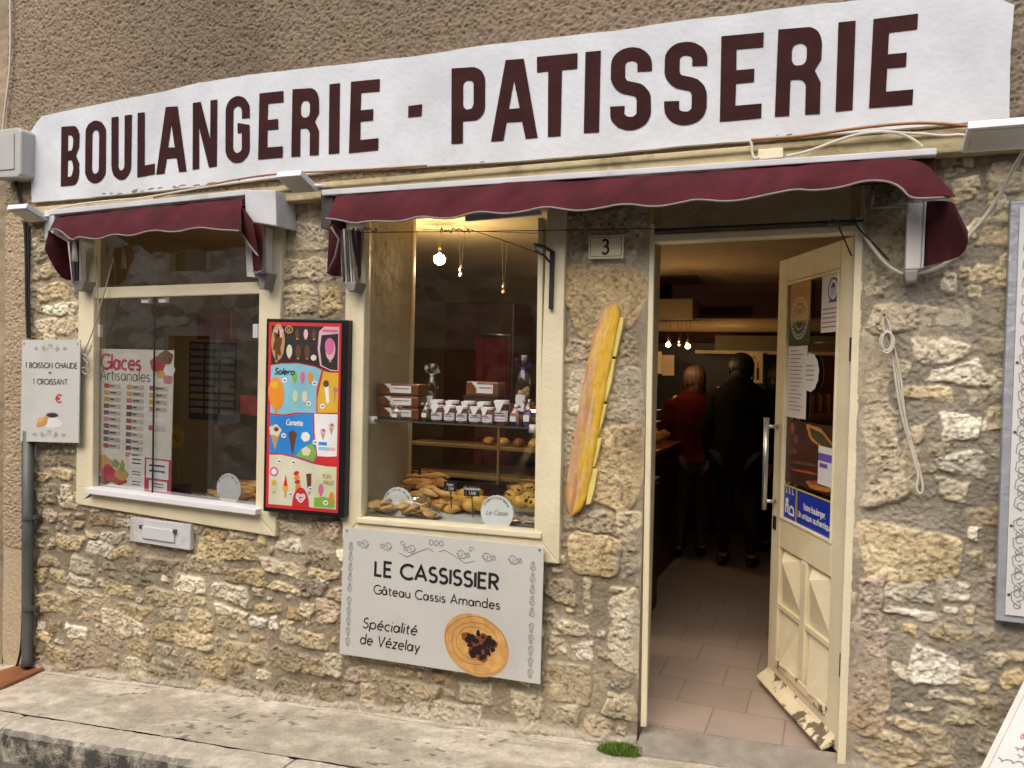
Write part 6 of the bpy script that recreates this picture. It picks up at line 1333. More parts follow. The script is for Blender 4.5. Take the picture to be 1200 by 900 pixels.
R(.035, .925, .018, .978, 0, o1)
PG([(.07, .035), (.90, .035), (.90, .262), (.78, .262), (.60, .235), (.40, .222), (.20, .226), (.07, .236)], 1, o2)
PG([(.66, .06), (.72, .036), (.90, .036), (.90, .26), (.80, .258), (.68, .235), (.645, .15)], 13, o3 - .0002); PG([(.69, .08), (.89, .07), (.89, .255), (.80, .252), (.70, .232), (.672, .15)], 1, o3)
PG([(.07, .242), (.20, .232), (.42, .228), (.62, .243), (.70, .256), (.64, .36), (.645, .475), (.40, .478), (.25, .492), (.07, .488)], 2, o2); PG([(.72, .26), (.79, .268), (.90, .268), (.90, .470), (.66, .473), (.655, .40)], 3, o2)
PG([(.07, .496), (.26, .50), (.42, .486), (.60, .480), (.61, .58), (.66, .70), (.62, .728), (.36, .70), (.20, .692), (.07, .696)], 4, o2); PG([(.40, .70), (.48, .66), (.60, .63), (.655, .68), (.63, .725)], 11, o3); PG([(.62, .48), (.90, .478), (.90, .69), (.67, .70), (.63, .58)], 5, o2); R(.67, .90, .695, .735, 0, o3)
PG([(.07, .704), (.22, .70), (.40, .712), (.62, .737), (.78, .745), (.90, .745), (.90, .96), (.07, .96)], 6, o2); PG([(.62, .83), (.72, .80), (.72, .75), (.89, .75), (.89, .955), (.64, .955)], 12, o3)
def lolly(u, v, s, c, top=None, rot=0): # ice on a stick
    PG([(u - .014, v), (u + .014, v), (u + .014, v + s * 1.05), (u - .014, v + s * 1.05)], 10, o4); DD(u, v, s * .95, s * 1.75, c, o4 + .0002, rot)
    if top is not None: DD(u, v - s * .28, s * .75, s * .75, top, o5, 0, lambda t: .15 * math.sin(5 * t))
def cone(u, v, s, c1, c2): PG([(u - s * .85, v), (u + s * .85, v), (u + s * .05, v + s * 1.2), (u - s * .05, v + s * 1.2)], 10 if c2 is None else c2, o4); DD(u, v - s * .12, s, s * .8, c1, o4 + .0002, 0, lambda t: .12 * math.sin(5 * t + 1)); DD(u + s * .2, v - s * .2, s * .4, s * .3, 9, o5)
DD(.155, .12, .085, .19, 10, o4, 0, lambda t: .05 * math.sin(9 * t)); DD(.15, .13, .05, .14, 9, o5, 0, lambda t: .3 * math.sin(6 * t)); DD(.165, .07, .05, .05, 13, o5, 0, lambda t: .3 * math.sin(5 * t)); R(.125, .155, .195, .225, 10, o4)
DD(.29, .055, .05, .04, 10, o4); DD(.29, .055, .038, .028, 1, o5)
for u, c in ((.395, 9), (.50, 13), (.60, 9)): lolly(u, .075, .028, c)
for u, c in ((.30, 6), (.41, 9), (.52, 9)): lolly(u, .165, .038, c)
DD(.60, .195, .035, .03, 6, o4); lolly(.80, .15, .062, 13); DD(.79, .135, .056, .085, 8, o5, 0); R(.70, .88, .05, .062, 8, o5)
DD(.145, .385, .10, .17, 7, o4, .1); DD(.12, .34, .05, .04, 3, o5); R(.13, .16, .445, .485, 10, o4 - .0002)
for u, c in ((.37, 11), (.47, 8), (.565, 7)): lolly(u, .295, .032, c, None)
for u, c in ((.385, 12), (.50, 6)): lolly(u, .395, .034, c)
for u, v in ((.25, .315), (.62, .325), (.55, .43), (.72, .44), (.25, .60), (.64, .625), (.35, .90), (.59, .865), (.78, .93), (.20, .735), (.38, .735)): DD(u, v, .032, .026, 5, o5 + .0002); R(u - .016, u + .016, v - .003, v + .003, 1, o5 + .0004)
PG([(.735, .33), (.785, .325), (.80, .42), (.765, .425)], 5, o4); DD(.757, .325, .034, .035, 9, o5); PG([(.85, .37), (.885, .35), (.86, .43)], 10, o4); DD(.87, .352, .03, .025, 8, o5)
cone(.14, .585, .075, 6, None); cone(.36, .60, .052, 9, 9); PG([(.32, .61), (.40, .61), (.36, .70)], 9, o5)
DD(.52, .60, .055, .05, 5, o4, 0, lambda t: .08 * math.sin(6 * t)); DD(.53, .675, .055, .045, 6, o4, 0, lambda t: .1 * math.sin(5 * t))
for k, (u, v) in enumerate(((.73, .57), (.83, .54))): cone(u, v, .035, 13, 10)
for u, v, c in ((.73, .63, 5), (.73, .655, 2), (.83, .655, 13)): R(u - .05, u + .05, v - .008, v + .008, c if c != 5 else 4, o4)
DD(.135, .79, .055, .05, 8, o4); DD(.135, .79, .035, .03, 5, o5); lolly(.135, .86, .04, 12, 3); PG([(.255, .86), (.31, .86), (.285, .80)], 0, o4); R(.25, .315, .86, .885, 3, o4); R(.272, .292, .885, .92, 10, o4)
for k in range(4): DD(.415 + .008 * k, .79 + .022 * k, .035, .022, 7 if k % 2 else 0, o4 + k * .0001, .3)
R(.405, .43, .86, .895, 10, o4); PG([(.535, .79), (.60, .785), (.60, .86), (.555, .865)], 9, o4); R(.57, .588, .86, .895, 10, o4); PG([(.64, .91), (.76, .90), (.89, .915), (.885, .955), (.64, .955)], 11, o3 + .0002); lolly(.72, .865, .034, 8); lolly(.85, .90, .032, 7)
m.obj('printed_pictures', IM, ic, fixn=False)
m = MB(); pts = [(w * (.475 + .105 * math.cos(t)), h * (1 - .962) + w * .20 * max(0, math.sin(t))) for t in [math.pi * i / 16 for i in range(17)]]
P.poly(m, pts, .0026); lg = m.obj('red_badge', IM[0], ic, fixn=False)
m = MB()
for s in (-1, 1): ribbon(m, P, [(w * .475, h * .062), (w * (.475 + s * .028), h * .073), (w * (.475 + s * .052), h * .088), (w * (.475 + s * .045), h * .102), (w * (.475 + s * .022), h * .104), (w * .475, h * .093)], .007, .0030 + s * .0001); ribbon(m, P, [(w * (.475 + s * .012), h * .092), (w * (.475 + s * .03), h * .094), (w * (.475 + s * .03), h * .085), (w * .475, h * .076)], .005, .0034 + s * .0001)
m.obj('white_heart_mark', IM[5], lg, fixn=False)
m = MB(); ftext(m, P, 'Solero', .12, .36, .285, .03, .18, 0, .25, .0028); m.obj('dark_lettering', IM[1], ic, fixn=False)
m = MB(); ftext(m, P, 'Cornetto', .28, .48, .545, .028, .2, 0, .25, .0028); ftext(m, P, 'HB', .44, .52, .958, .010, .2, 0, 0, .0032) if False else None; m.obj('white_lettering', IM[5], ic, fixn=False)
m = MB(); ftext(m, P, 'FUN', .745, .835, .805, .020, .2, 0, 0, .0028); ftext(m, P, 'FRUIT', .755, .875, .838, .020, .2, 0, 0, .0028); ftext(m, P, 'M', .273, .307, .068, .022, .2, 0, 0, .0030); m.obj('small_lettering', IM[10], ic, fixn=False)
# house number
P = pxpanel((689.8, 276), (731.3, 275), (730.3, 302.5), (689.3, 303.5), -.035)
m = MB(); P.slab(m, .012); hn = tag(m.obj('house_number', mat('cream_enamel', (.78, .68, .47), .3, 0, .04, 9, coat=.4), None, bevel=.002), 'small cream house number plate reading 3 between the centre window and the doorway', 'number plate')
m = MB(); text(m, P, '3', P.w * .5 - P.h * .15, P.h * .2, P.h * .6, .17, .2, .001)
for a, b in (((.06, .1), (.94, .1)), ((.06, .9), (.94, .9)), ((.06, .1), (.06, .9)), ((.94, .1), (.94, .9))): ribbon(m, P, [(P.w * a[0], P.h * a[1]), (P.w * b[0], P.h * b[1])], .0018, .0014)
m.obj('number_and_border', mat('dark_brown_enamel', (.07, .02, .015)), hn, fixn=False)
# letter flap under the left window
P = pxpanel((152.3, 606), (223, 615), (222.3, 645), (152.3, 634), -.035)
m = MB(); P.slab(m, .03); lf = tag(m.obj('letter_flap', mat('chalky_white_metal', (.60, .60, .60), .6, 0, .06, 6, stain=(.45, .43, .40, 1), ss=6), None, bevel=.004), 'white metal letter flap set in the stones under the left window', 'letter box')
m = MB(); P.box(m, P.w * .22, P.w * .76, P.h * .22, P.h * .72, .001, .010); m.obj('hinged_flap', mat('chalky_white_metal', (.6, .6, .6)), lf, bevel=.004)
m = MB(); P.box(m, P.w * .19, P.w * .23, P.h * .6, P.h * .75, .001, .014); m.obj('flap_pin', M_NAIL, lf); m = MB(); P.box(m, P.w * .75, P.w * .79, P.h * .6, P.h * .75, .001, .014); m.obj('flap_pin', M_NAIL, lf)
# painted baguette cut-out
def zb(p): return (640 + p[0] / 2.307, 230 + p[1] / 2.307)
LB = [(184, 289), (168, 293), (150, 312), (136, 345), (124, 385), (116, 430), (106, 480), (95, 530), (86, 580), (76, 640), (66, 700), (57, 760), (52, 815), (55, 845), (66, 862)]
RB = [(186, 289), (196, 297), (201, 322), (195, 350), (187, 390), (178, 440), (167, 500), (156, 560), (145, 620), (135, 680), (126, 735), (117, 785), (106, 825), (92, 852), (72, 863)]
Lr, Rr = resample(smoothp(LB), 140), resample(smoothp(RB), 140); rows = []; cols = []
rq = random.Random(3); nu = 22
for i, (a, b) in enumerate(zip(Lr, Rr)):
    row = []
    for j in range(nu + 1):
        u = j / nu; q = zb((a[0] + (b[0] - a[0]) * u, a[1] + (b[1] - a[1]) * u)); bul = .013 * math.sqrt(max(0, 1 - (2 * u - 1) ** 2)) + .004
        bul += .004 * mnoise.noise(Vector((u * 3, i * .09, 0)))
        row.append(W(q[0], q[1], -.028 - bul))
        n1 = mnoise.noise(Vector((u * 2.2 + 3, i * .035, 1.0))); n2 = mnoise.noise(Vector((u * 6, i * .05, 5.0))); n3 = mnoise.noise(Vector((u * 14, i * .16, 9.0)))
        yel = Vector((.68, .42, .035)); mau = Vector((.44, .215, .085)); pal = Vector((.60, .44, .34)); org = Vector((.58, .25, .02))
        k = smooth(.30, .48, u + .35 * n1 + (.10 if i < 40 else -.14 * (i - 40) / 100)); c = mau * (1 - k) + yel * k; q2 = smooth(.05, .35, mnoise.noise(Vector((u * 4 + 8, i * .11, 3.0)))); c = c * (1 - .55 * q2) + yel * .55 * q2
        e = smooth(.24, .05, abs(u - (.16 + .18 * n1))) * .55 + smooth(.10, .02, abs(u - (.52 + .22 * n2))) * 1.0 + smooth(.05, .01, abs(u - (.80 + .12 * n1))) * .5; c = c * (1 - min(1, e) * .75) + pal * min(1, e) * .75
        oo = smooth(.1, .4, n3) * .45; c = c * (1 - oo) + org * oo
        cols.append((c.x, c.y, c.z, 1))
    rows.append(row)
M_BAG2 = vcmat('painted_crust', .45, .14, 30, .3, 90, .003)
m = MB(); m.loft(rows); bo = m.obj('baguette_sign', M_BAG2, None, smooth=True, fixn=False)
at_ = bo.data.attributes.new('Col', 'FLOAT_COLOR', 'POINT'); at_.data.foreach_set('color', np.array(cols, np.float32).ravel())
tag(bo, 'long painted baguette cut-out hanging tilted on the stone pier left of the doorway', 'baguette sign')
m = MB(); m.prism([W(*zb(q), -.027) for q in Lr[::4] + Rr[::-4]], (0, .025, 0)); m.obj('backing_board', mat('raw_plywood', (.40, .27, .12), .8), bo)
SLM = mat('pale_yellow_paint', (.72, .58, .19), .5, 0, .12, 14, .2, 60)
for q in ([(196, 326), (209, 330), (205, 360), (188, 434), (168, 430)], [(168, 441), (187, 440), (176, 505), (161, 556), (146, 548)], [(146, 562), (164, 562), (153, 608), (141, 646), (130, 642)], [(128, 650), (149, 656), (140, 700), (130, 733), (116, 724)], [(126, 736), (139, 740), (128, 800), (119, 832), (106, 835), (112, 800)]):
    m = MB(); m.prism([W(*zb(p), -.0315) for p in q], (0, .026, 0)); m.obj('cut_slice', SLM, bo, bevel=.003)
# big menu board on the right with taped frame
rb_ = thing('menu_board', 'large white menu board with grey taped frame at the right edge of the photo', 'signboard', tuple(W(1195, 480, -.03)))
xL = [W(1184.5, 236, -.045), W(1167, 727, -.045)]; xR = 1.55
zt, zb_ = xL[0].z, xL[1].z
TAPE = mat('grey_duct_tape', (.40, .42, .46), .4, .3, .12, 12, .6, 25)
m = MB(); m.prism([xL[0], (xR, -.045, zt), (xR, -.045, zb_), xL[1]], (0, .04, 0)); m.obj('taped_frame', TAPE, rb_, bevel=.004)
a, b = W(1195.5, 242, -.052), W(1178, 720, -.052)
P = Panel(a, (xR - .05, -.052, a.z), (xR - .05, -.052, b.z), b); m = MB(); P.slab(m, .0055); m.obj('white_panel', mat('white_laminate', (.66, .66, .63), .4, 0, .03), rb_)
m = MB(); ornament(m, P, .035, P.h * .25, P.h * .22, .022, .0028, True, False, 5); ornament(m, P, .035, P.h * .70, P.h * .22, .022, .0028, True, False, 5); ribbon(m, P, spiral(.06, P.h * .06, .03, 0, 1.4, 1), .003, .0016); m.obj('scroll_ornament', M_ORN, rb_, fixn=False)
m = MB(); m.prism([(xR - .01, -.047, zt - .0), (xR - .05, -.047, zt), (xR - .05, -.047, zb_), (xR - .01, -.047, zb_)], (0, .001, 0)) if False else None
nails(P, [(.008, P.h * k) for k in (.05, .22, .45, .62)], rb_)
# pavement board leaning at the lower right
c0 = Vector((.335, -.47, GZ(.335))); c1 = W(1206, 786, -.055)
wv = Vector((.42, -.03, 0)); Pn = Panel(c1, c1 + wv, c0 + wv + Vector((0, 0, .02)), c0)
ab = thing('pavement_board', 'white pavement board with red and grey handwriting leaning at the lower right corner', 'a-board', tuple(c0))
m = MB(); Pn.slab(m, .012); m.obj('front_board', mat('white_paint_board', (.62, .62, .59), .5, 0, .05, 6), ab, bevel=.002)
m = MB()
for x0, x1, y0, y1 in ((0, Pn.w, 0, .018), (0, Pn.w, Pn.h - .018, Pn.h), (0, .018, .0185, Pn.h - .0185), (Pn.w - .018, Pn.w, .0185, Pn.h - .0185)): Pn.box(m, x0, x1, y0, y1, .0005, .006)
m.obj('board_rim', mat('cream_board_rim', (.62, .60, .52), .5), ab)
m = MB(); r = random.Random(9)
def scrib(m, x, y, L, h, off=.0014):
    n = 40; pts = [(x + L * i / n + h * .7 * math.sin(i * .95), y + h * math.cos(i * .95) * r.uniform(.6, 1.1)) for i in range(n)]; ribbon(m, Pn, pts, .0028, off)
for k in range(2): scrib(m, .06 + .02 * k, Pn.h * (.64 - .06 * k), .07, .010)
m.obj('red_handwriting', mat('red_marker', (.60, .10, .09)), ab, fixn=False)
m = MB()
for k in range(9): scrib(m, .03 + .015 * (k % 4), Pn.h * (.94 - .035 * k - (.16 if k > 5 else 0)), .12 + .03 * (k % 3), .007, .0016)
m.obj('dark_handwriting', mat('grey_marker', (.20, .22, .20)), ab, fixn=False)

# ------------------------------------------------------------------ pipes, cables, lamps and fittings on the wall
M_PIPE = mat('grey_zinc', (.11, .115, .105), .55, .3, .15, 8); M_CBLK = mat('black_cable', (.018, .018, .018), .6); M_CWHT = mat('cream_cable', (.56, .52, .43), .6, 0, .08, 20); M_CORG = mat('brown_copper_cable', (.30, .13, .05), .5, .2, .15, 20); M_CGRY = mat('grey_cord', (.40, .37, .33), .8, 0, .1, 40)
dp = thing('downpipe', 'dark grey downpipe running to the pavement left of the left window', 'downpipe', tuple(W(32, 778, -.05)))
m = MB(); m.tube([W(33.5, 505, -.05), W(33, 640, -.05), W(32, 770, -.05), W(31, 782, -.07)], .030, 16); m.obj('pipe', M_PIPE, dp, smooth=True)
for y in (606, 712): m = MB(); p = W(34, y, -.05); m.tube([p - Vector((0, 0, .012)), p + Vector((0, 0, .012))], .035, 16); m.box(p.x + .02, p.x + .05, -.05, .0, p.z - .01, p.z + .01); m.obj('pipe_clamp', M_PIPE, dp)
def cable(name, pts, y, r, m_, label, cat='cable', group=None, sm=3):
    q = smoothp([(p[0], p[1], (p[2] if len(p) > 2 else y)) for p in pts], sm); m = MB(); m.tube([W(*p) for p in q], r, 8); return tag(m.obj(name, m_, None, smooth=True), label, cat, group)
cable('black_cable', [(17, 205), (22, 232), (29, 255), (31, 300), (31, 350), (33, 396)], -.03, .009, M_CBLK, 'thick black cable dropping from the grey meter box to the drink board')
cable('black_cable', [(21, 206), (20, 222), (27, 248), (33, 262), (34, 330), (35, 396)], -.035, .005, M_CBLK, 'thinner black cable beside the thick one under the grey meter box')
cable('black_cable', [(27, 516), (27, 640), (26.5, 750), (22, 775), (18, 784)], -.04, .007, M_CBLK, 'black cable running down along the left side of the downpipe')
cable('white_cable', [(12, -12), (12.5, 50), (11, 90), (6, 125), (3, 153)], -.03, .006, M_CWHT, 'white cable running up the wall above the grey meter box')
bx_ = thing('meter_box', 'grey plastic electricity box at the left end of the white sign band', 'electric box', tuple(W(10, 205, -.06)))
m = MB(); m.prism([W(-10, 153, -.12), W(20, 149, -.12), W(25, 153, -.12), W(24, 204, -.12), W(20, 208, -.12), W(-10, 209, -.12)], (0, .12, 0)); m.obj('box_cover', mat('grey_plastic', (.42, .42, .39), .45, 0, .05, 8), bx_, bevel=.012, seg=3)
m = MB(); m.prism([W(-6, 158, -.126), W(16, 156, -.126), W(16, 198, -.126), W(-6, 200, -.126)], (0, .006, 0)); m.obj('raised_lid', mat('grey_plastic', (.42, .42, .39)), bx_, bevel=.004)
def flood(c, w, label, tilt=.35, arm=(0, 0)):
    t = thing('floodlight', label, 'floodlight', tuple(c), 'slim floodlights along the beam'); Rm = Matrix.Rotation(-tilt, 4, 'X')
    M4 = Matrix.Translation(c) @ Rm
    m = MB(); m.box(-w / 2, w / 2, -.085, .05, -.012, .016); m.xf(M4); m.obj('housing', mat('white_lamp_housing', (.72, .72, .73), .4, 0, .04), t, bevel=.004)
    m = MB(); m.box(-w / 2 + .014, w / 2 - .014, -.07, .036, -.0145, -.0125); m.xf(M4); m.obj('lamp_glass', mat('grey_lamp_glass', (.58, .58, .53), .3, 0, .05), t)
    m = MB(); m.tube([M4 @ Vector((w / 2 * .92, .02, .0)), Vector((c.x + w / 2 + .012, c.y + .05, c.z + .0)), Vector((c.x + w / 2 + .0, -.03, c.z + .015))], .007, 8); m.obj('bracket', mat('white_lamp_housing', (.72, .72, .73)), t, smooth=True)
    return t
flood(W(1178, 162, -.20), .235, 'white floodlight at the right end of the beam beside the awning corner')
flood(W(351, 216, -.19), .135, 'white floodlight between the two awnings')
flood(W(36, 252, -.19), .15, 'white floodlight at the left end of the beam')
cable('orange_cable', [(880, 164), (940, 160), (985, 153), (1040, 146), (1085, 143.5), (1130, 147), (1170, 150), (1210, 153)], -.115, .0055, M_CORG, 'orange brown cable along the beam at the right end of the white band')
cable('orange_cable', [(180, 232), (230, 220), (280, 209.5), (325, 203.5), (380, 201), (440, 198), (500, 194)], -.115, .0045, M_CORG, 'orange brown cable sagging under the word BOULANGERIE')
cable('white_cable', [(922, 183), (945, 178), (970, 169), (1000, 158), (1030, 154), (1052, 155), (1070, 163), (1081, 172)], -.125, .0055, M_CWHT, 'white cable arching over the beam above the right awning end')
cable('white_cable', [(1035, 155), (1080, 156.5), (1105, 159.5), (1130, 157), (1143, 163)], -.125, .005, M_CWHT, 'white cable leading along the beam into the right floodlight')
cable('white_cable', [(878, 164.5), (881, 168), (881.5, 180), (884, 186), (890, 184)], -.12, .005, M_CWHT, 'short white cable bent down beside the cream junction box')
cable('white_cable', [(60, 246), (90, 239), (140, 234), (160, 233), (190, 228), (240, 219), (300, 211), (330, 207)], -.12, .005, M_CWHT, 'white cable along the beam above the left awning')
cable('white_cable', [(1206, 168, -.16), (1192, 190, -.1), (1168, 235, -.05), (1148, 262, -.04), (1136, 274, -.04), (1120, 300, -.03), (1100, 314, -.03), (1078, 321, -.04), (1058, 322, -.05), (1040, 312, -.05), (1022, 290, -.04), (1008, 268, -.03)], -.05, .0065, M_CWHT, 'long white cable looping from the right floodlight under the awning bracket')
m = MB(); m.prism([W(888, 175, -.12), W(917.5, 172.5, -.12), (W(918, 184, -.12)), W(888.5, 187, -.12)], (0, .03, 0)); jb = tag(m.obj('junction_box', CREAM, None, bevel=.004), 'small cream junction box on the beam under the word PATISSERIE', 'junction box')
cable('line_wire', [(400, 272.5), (580, 271), (765, 268)], -.055, .0018, M_CBLK, 'thin dark line stretched in front of the centre window top', 'wire')
cable('line_wire', [(545, 267, -.05), (600, 285, -.05), (640, 300, -.05)], -.05, .0016, M_CBLK, 'thin dark wire slanting down across the upper centre window', 'wire')
for (px, label, sd) in ((408, 'tangle of small black hooks at the left end of the thin line', 1), (516, 'tangle of small black hooks midway along the thin line', 2)):
    r = random.Random(sd); m = MB(); q = [W(px + 34 * i / 22, 270 + r.uniform(-3.5, 3), -.055 + r.uniform(-.01, .01)) for i in range(23)]; m.tube(q, .0028, 6); tag(m.obj('hook_tangle', M_CBLK, None), label, 'hooks')
cr = thing('curtain_rod', 'dark rod with end loops fixed along the top of the doorway', 'rod', tuple(W(890, 265, -.03)))
m = MB(); m.tube([W(767, 270, -.03), W(1012, 258.5, -.03)], .006, 8); m.obj('rod', M_CBLK, cr, smooth=True)
m = MB(); p = W(976, 262, -.035); m.ell(p, (.02, .014, .015), 12, 8, lump=.3); m.obj('slider', M_PIPE, cr, smooth=True)
m = MB(); m.tube([W(*q) for q in smoothp([(1001, 258, -.04), (1006, 268, -.045), (1018, 280, -.04), (1030, 292, -.03), (1042, 305, -.03)], 3)], .0035, 6); m.obj('pull_cord', M_CBLK, cr, smooth=True)
m = MB(); m.tube([W(*q) for q in smoothp([(983, 266, -.04), (990, 282, -.04), (998, 300, -.03)], 3)], .003, 6); m.obj('pull_cord', M_CBLK, cr, smooth=True)
# iron hook bracket on the window post
hb = thing('iron_bracket', 'black iron hook bracket screwed to the right post of the centre window', 'bracket', tuple(W(647, 330, -.05)))
m = MB(); m.prism([W(644.3, 294, -.052), W(649, 293.5, -.052), (W(646.8, 362, -.052)), W(642.6, 362, -.052)], (0, .018, 0)); m.obj('back_bar', M_CBLK, hb, bevel=.002)
m = MB(); m.tube([W(646, 294, -.06), W(635, 288, -.14), W(625.5, 286.5, -.2)], .007, 8); m.tube([W(625.5, 286.5, -.2), W(627, 293, -.2), W(632, 296, -.19)], .006, 8); m.obj('hook_arm', M_CBLK, hb)
m = MB(); m.tube([W(644, 307, -.055), W(638, 300, -.10), W(631, 296, -.17)], .005, 8); m.obj('hook_brace', M_CBLK, hb)
# cords
def cord(name, runs, label, r=.0055):
    m = MB()
    for run in runs: m.tube([W(p[0], p[1], p[2] if len(p) > 2 else -.045) for p in smoothp([(q[0], q[1], (q[2] if len(q) > 2 else -.045)) for q in run], 3)], r, 7)
    return tag(m.obj(name, M_CWHT if r > .004 else M_CGRY, None, smooth=True), label, 'cord')
cord('looped_cord', [
 [(1034, 368), (1039, 374), (1043, 395), (1048, 415), (1052, 440), (1056, 468), (1061, 490), (1066, 512), (1073, 536), (1079, 556), (1082, 572), (1080, 579), (1075, 577), (1074, 568), (1077, 558), (1073, 546), (1066, 520), (1058, 492), (1052, 464), (1049, 440), (1045, 415), (1041, 392), (1037, 372)],
 [(1036, 371, -.05), (1041, 376, -.055), (1046, 400, -.055), (1052, 425, -.05), (1057, 450, -.05), (1058, 470, -.05), (1062, 496, -.05), (1066, 514, -.05)],
 [(1038, 387, -.06), (1045, 391, -.06), (1047, 402, -.06), (1045, 411, -.06), (1038, 414, -.06), (1032, 408, -.06), (1031, 397, -.06), (1036, 389, -.064), (1043, 390, -.068), (1046, 400, -.068), (1043, 410, -.068), (1036, 411, -.068), (1033, 402, -.07), (1035, 392, -.07), (1041, 388, -.072), (1048, 396, -.072), (1047, 408, -.072), (1040, 415, -.07), (1034, 411, -.07)],
 [(1036, 369, -.07), (1034, 380, -.07), (1037, 390, -.07)]], 'looped white cord hanging from a nail on the right stone pier', .0042)
m = MB(); m.tube([W(1036, 369, .0), W(1036, 369, -.075)], .005, 8); tag(m.obj('wall_nail', M_NAIL, None), 'rusty nail carrying the looped white cord on the right pier', 'nail')
cord('tied_cord', [[(113, 300, -.05), (114, 330, -.05), (114.5, 350, -.05), (116, 362, -.05)], [(133, 302, -.05), (127, 325, -.05), (119, 355, -.05), (110, 385, -.05), (102, 405, -.05), (96, 418, -.05)], [(96, 414, -.055), (90, 420, -.06), (93, 430, -.06), (100, 432, -.06), (105, 424, -.06), (101, 416, -.06), (94, 414, -.055), (91, 424, -.06), (96, 436, -.06), (103, 440, -.055), (106, 430, -.055), (98, 420, -.055)], [(97, 420, -.055), (104, 414, -.06), (107, 405, -.055)]], 'thin grey cord tied and tangled on the left post of the left window', .0035)

# ------------------------------------------------------------------ notices on the door glass
def dpanel(u0, u1, v0, v1, off=.003):
    P = DP; w, h = P.w, P.h
    return Panel(P(u0 * w, (1 - v0) * h, off), P(u1 * w, (1 - v0) * h, off), P(u1 * w, (1 - v1) * h, off), P(u0 * w, (1 - v1) * h, off))
def sheet_thing(name, Pq, m_, label, cat, t=.0012):
    if Pq.n.dot(ln) < 0: Pq.n = -Pq.n
    m = MB(); Pq.slab(m, t); return tag(m.obj(name, m_, None), label, cat)
M_PAPER = mat('white_paper', (.62, .60, .58), .7, 0, .03, 9); M_LINE = mat('faint_print', (.26, .24, .25), .7)
Pq = dpanel(.03, .46, .005, .265); o = sheet_thing('round_logo_poster', Pq, mat('poster_dark_green', (.03, .05, .03), .5, 0, .1), 'orange and dark green poster with a round pale emblem on the open door', 'poster')
m = MB(); Pq.rect(m, .006, Pq.w - .006, Pq.h * .36, Pq.h * .99, .0006); m.obj('orange_field', mat('poster_orange', (.36, .18, .05), .5, 0, .25, 6), o, fixn=False)
m = MB(); c = (Pq.w * .5, Pq.h * .42); R_ = Pq.w * .40
for rr, w_ in ((1.0, .006), (.82, .004), (.55, .005)): ribbon(m, Pq, [(c[0] + R_ * rr * math.cos(t), c[1] + R_ * rr * math.sin(t)) for t in [2 * math.pi * i / 28 for i in range(29)]], w_, .0012 + rr * .0002)
for k in range(22):
    t = 2 * math.pi * k / 22; ribbon(m, Pq, [(c[0] + R_ * .86 * math.cos(t), c[1] + R_ * .86 * math.sin(t)), (c[0] + R_ * .95 * math.cos(t), c[1] + R_ * .95 * math.sin(t))], .008, .0016)
for k in range(5): ribbon(m, Pq, [(c[0] - R_ * .7 + k * R_ * .33, c[1] - R_ * .12), (c[0] - R_ * .6 + k * R_ * .33, c[1] + R_ * .22), (c[0] - R_ * .48 + k * R_ * .33, c[1] - R_ * .12)], .009, .0018)
m.obj('pale_emblem', mat('emblem_cream', (.52, .48, .36)), o, fixn=False)
Pq = dpanel(.03, .42, .27, .565); o = sheet_thing('typed_notice', Pq, M_PAPER, 'long white typed notice below the round emblem poster on the open door', 'notice')
m = MB()
for k in range(16): Pq.rect(m, Pq.w * .1, Pq.w * (.55 + .35 * ((k * 37) % 10) / 10), Pq.h * (.93 - k * .055), Pq.h * (.945 - k * .055), .0006)
m.obj('typed_lines', M_LINE, o, fixn=False)
Pq = dpanel(.34, .66, .30, .455, .006); m = MB(); n = Pq.n if Pq.n.dot(ln) > 0 else -Pq.n; Pq.n = n
pts = [Pq(Pq.w / 2 * (1 + (.97 + .03 * math.sin(12 * t)) * math.cos(t)), Pq.h / 2 * (1 + (.97 + .03 * math.sin(12 * t)) * math.sin(t))) for t in [2 * math.pi * i / 60 for i in range(60)]]
m.prism(pts, n * -.0015); o = tag(m.obj('oval_notice', M_PAPER, None), 'white scalloped oval notice overlapping the typed notice on the open door', 'notice')
m = MB()
for k in range(4): Pq.rect(m, Pq.w * .25, Pq.w * .75, Pq.h * (.66 - k * .12), Pq.h * (.69 - k * .12), .0006)
m.obj('typed_lines', M_LINE, o, fixn=False)
Pq = dpanel(.66, .985, .0, .225); o = sheet_thing('mask_notice', Pq, M_PAPER, 'white notice with a blue oval face mask symbol at the door top by the hinges', 'notice')
m = MB(); c = (Pq.w * .62, Pq.h * .70); Pq.disc(m, c[0], c[1], Pq.w * .28, Pq.h * .20, .0006, 0); Pq.disc(m, c[0], c[1], Pq.w * .22, Pq.h * .165, .0009, 1); Pq.disc(m, c[0], c[1] + Pq.h * .04, Pq.w * .11, Pq.h * .07, .0012, 0); Pq.rect(m, c[0] - Pq.w * .12, c[0] + Pq.w * .12, c[1] - Pq.h * .10, c[1] + Pq.h * .03, .0014, 2); Pq.rect(m, Pq.w * .42, Pq.w * .82, Pq.h * .49, Pq.h * .53, .0014, 0)
m.obj('mask_symbol', [mat('navy_print', (.03, .05, .16)), M_PAPER, mat('mask_print', (.30, .36, .50))], o, fixn=False)
m = MB()
for k in range(5): Pq.rect(m, Pq.w * .08, Pq.w * .9, Pq.h * (.38 - k * .075), Pq.h * (.40 - k * .075), .0006)
m.obj('typed_lines', mat('brown_print', (.28, .12, .08)), o, fixn=False)
Pq = dpanel(.03, .985, .575, .835, .002); o = sheet_thing('sandwich_poster', Pq, mat('poster_dark_brown', (.045, .017, .010), .4, 0, .3, 6), 'dark brown poster with sandwiches in the lower half of the door glass', 'poster')
m = MB(); r = random.Random(12)
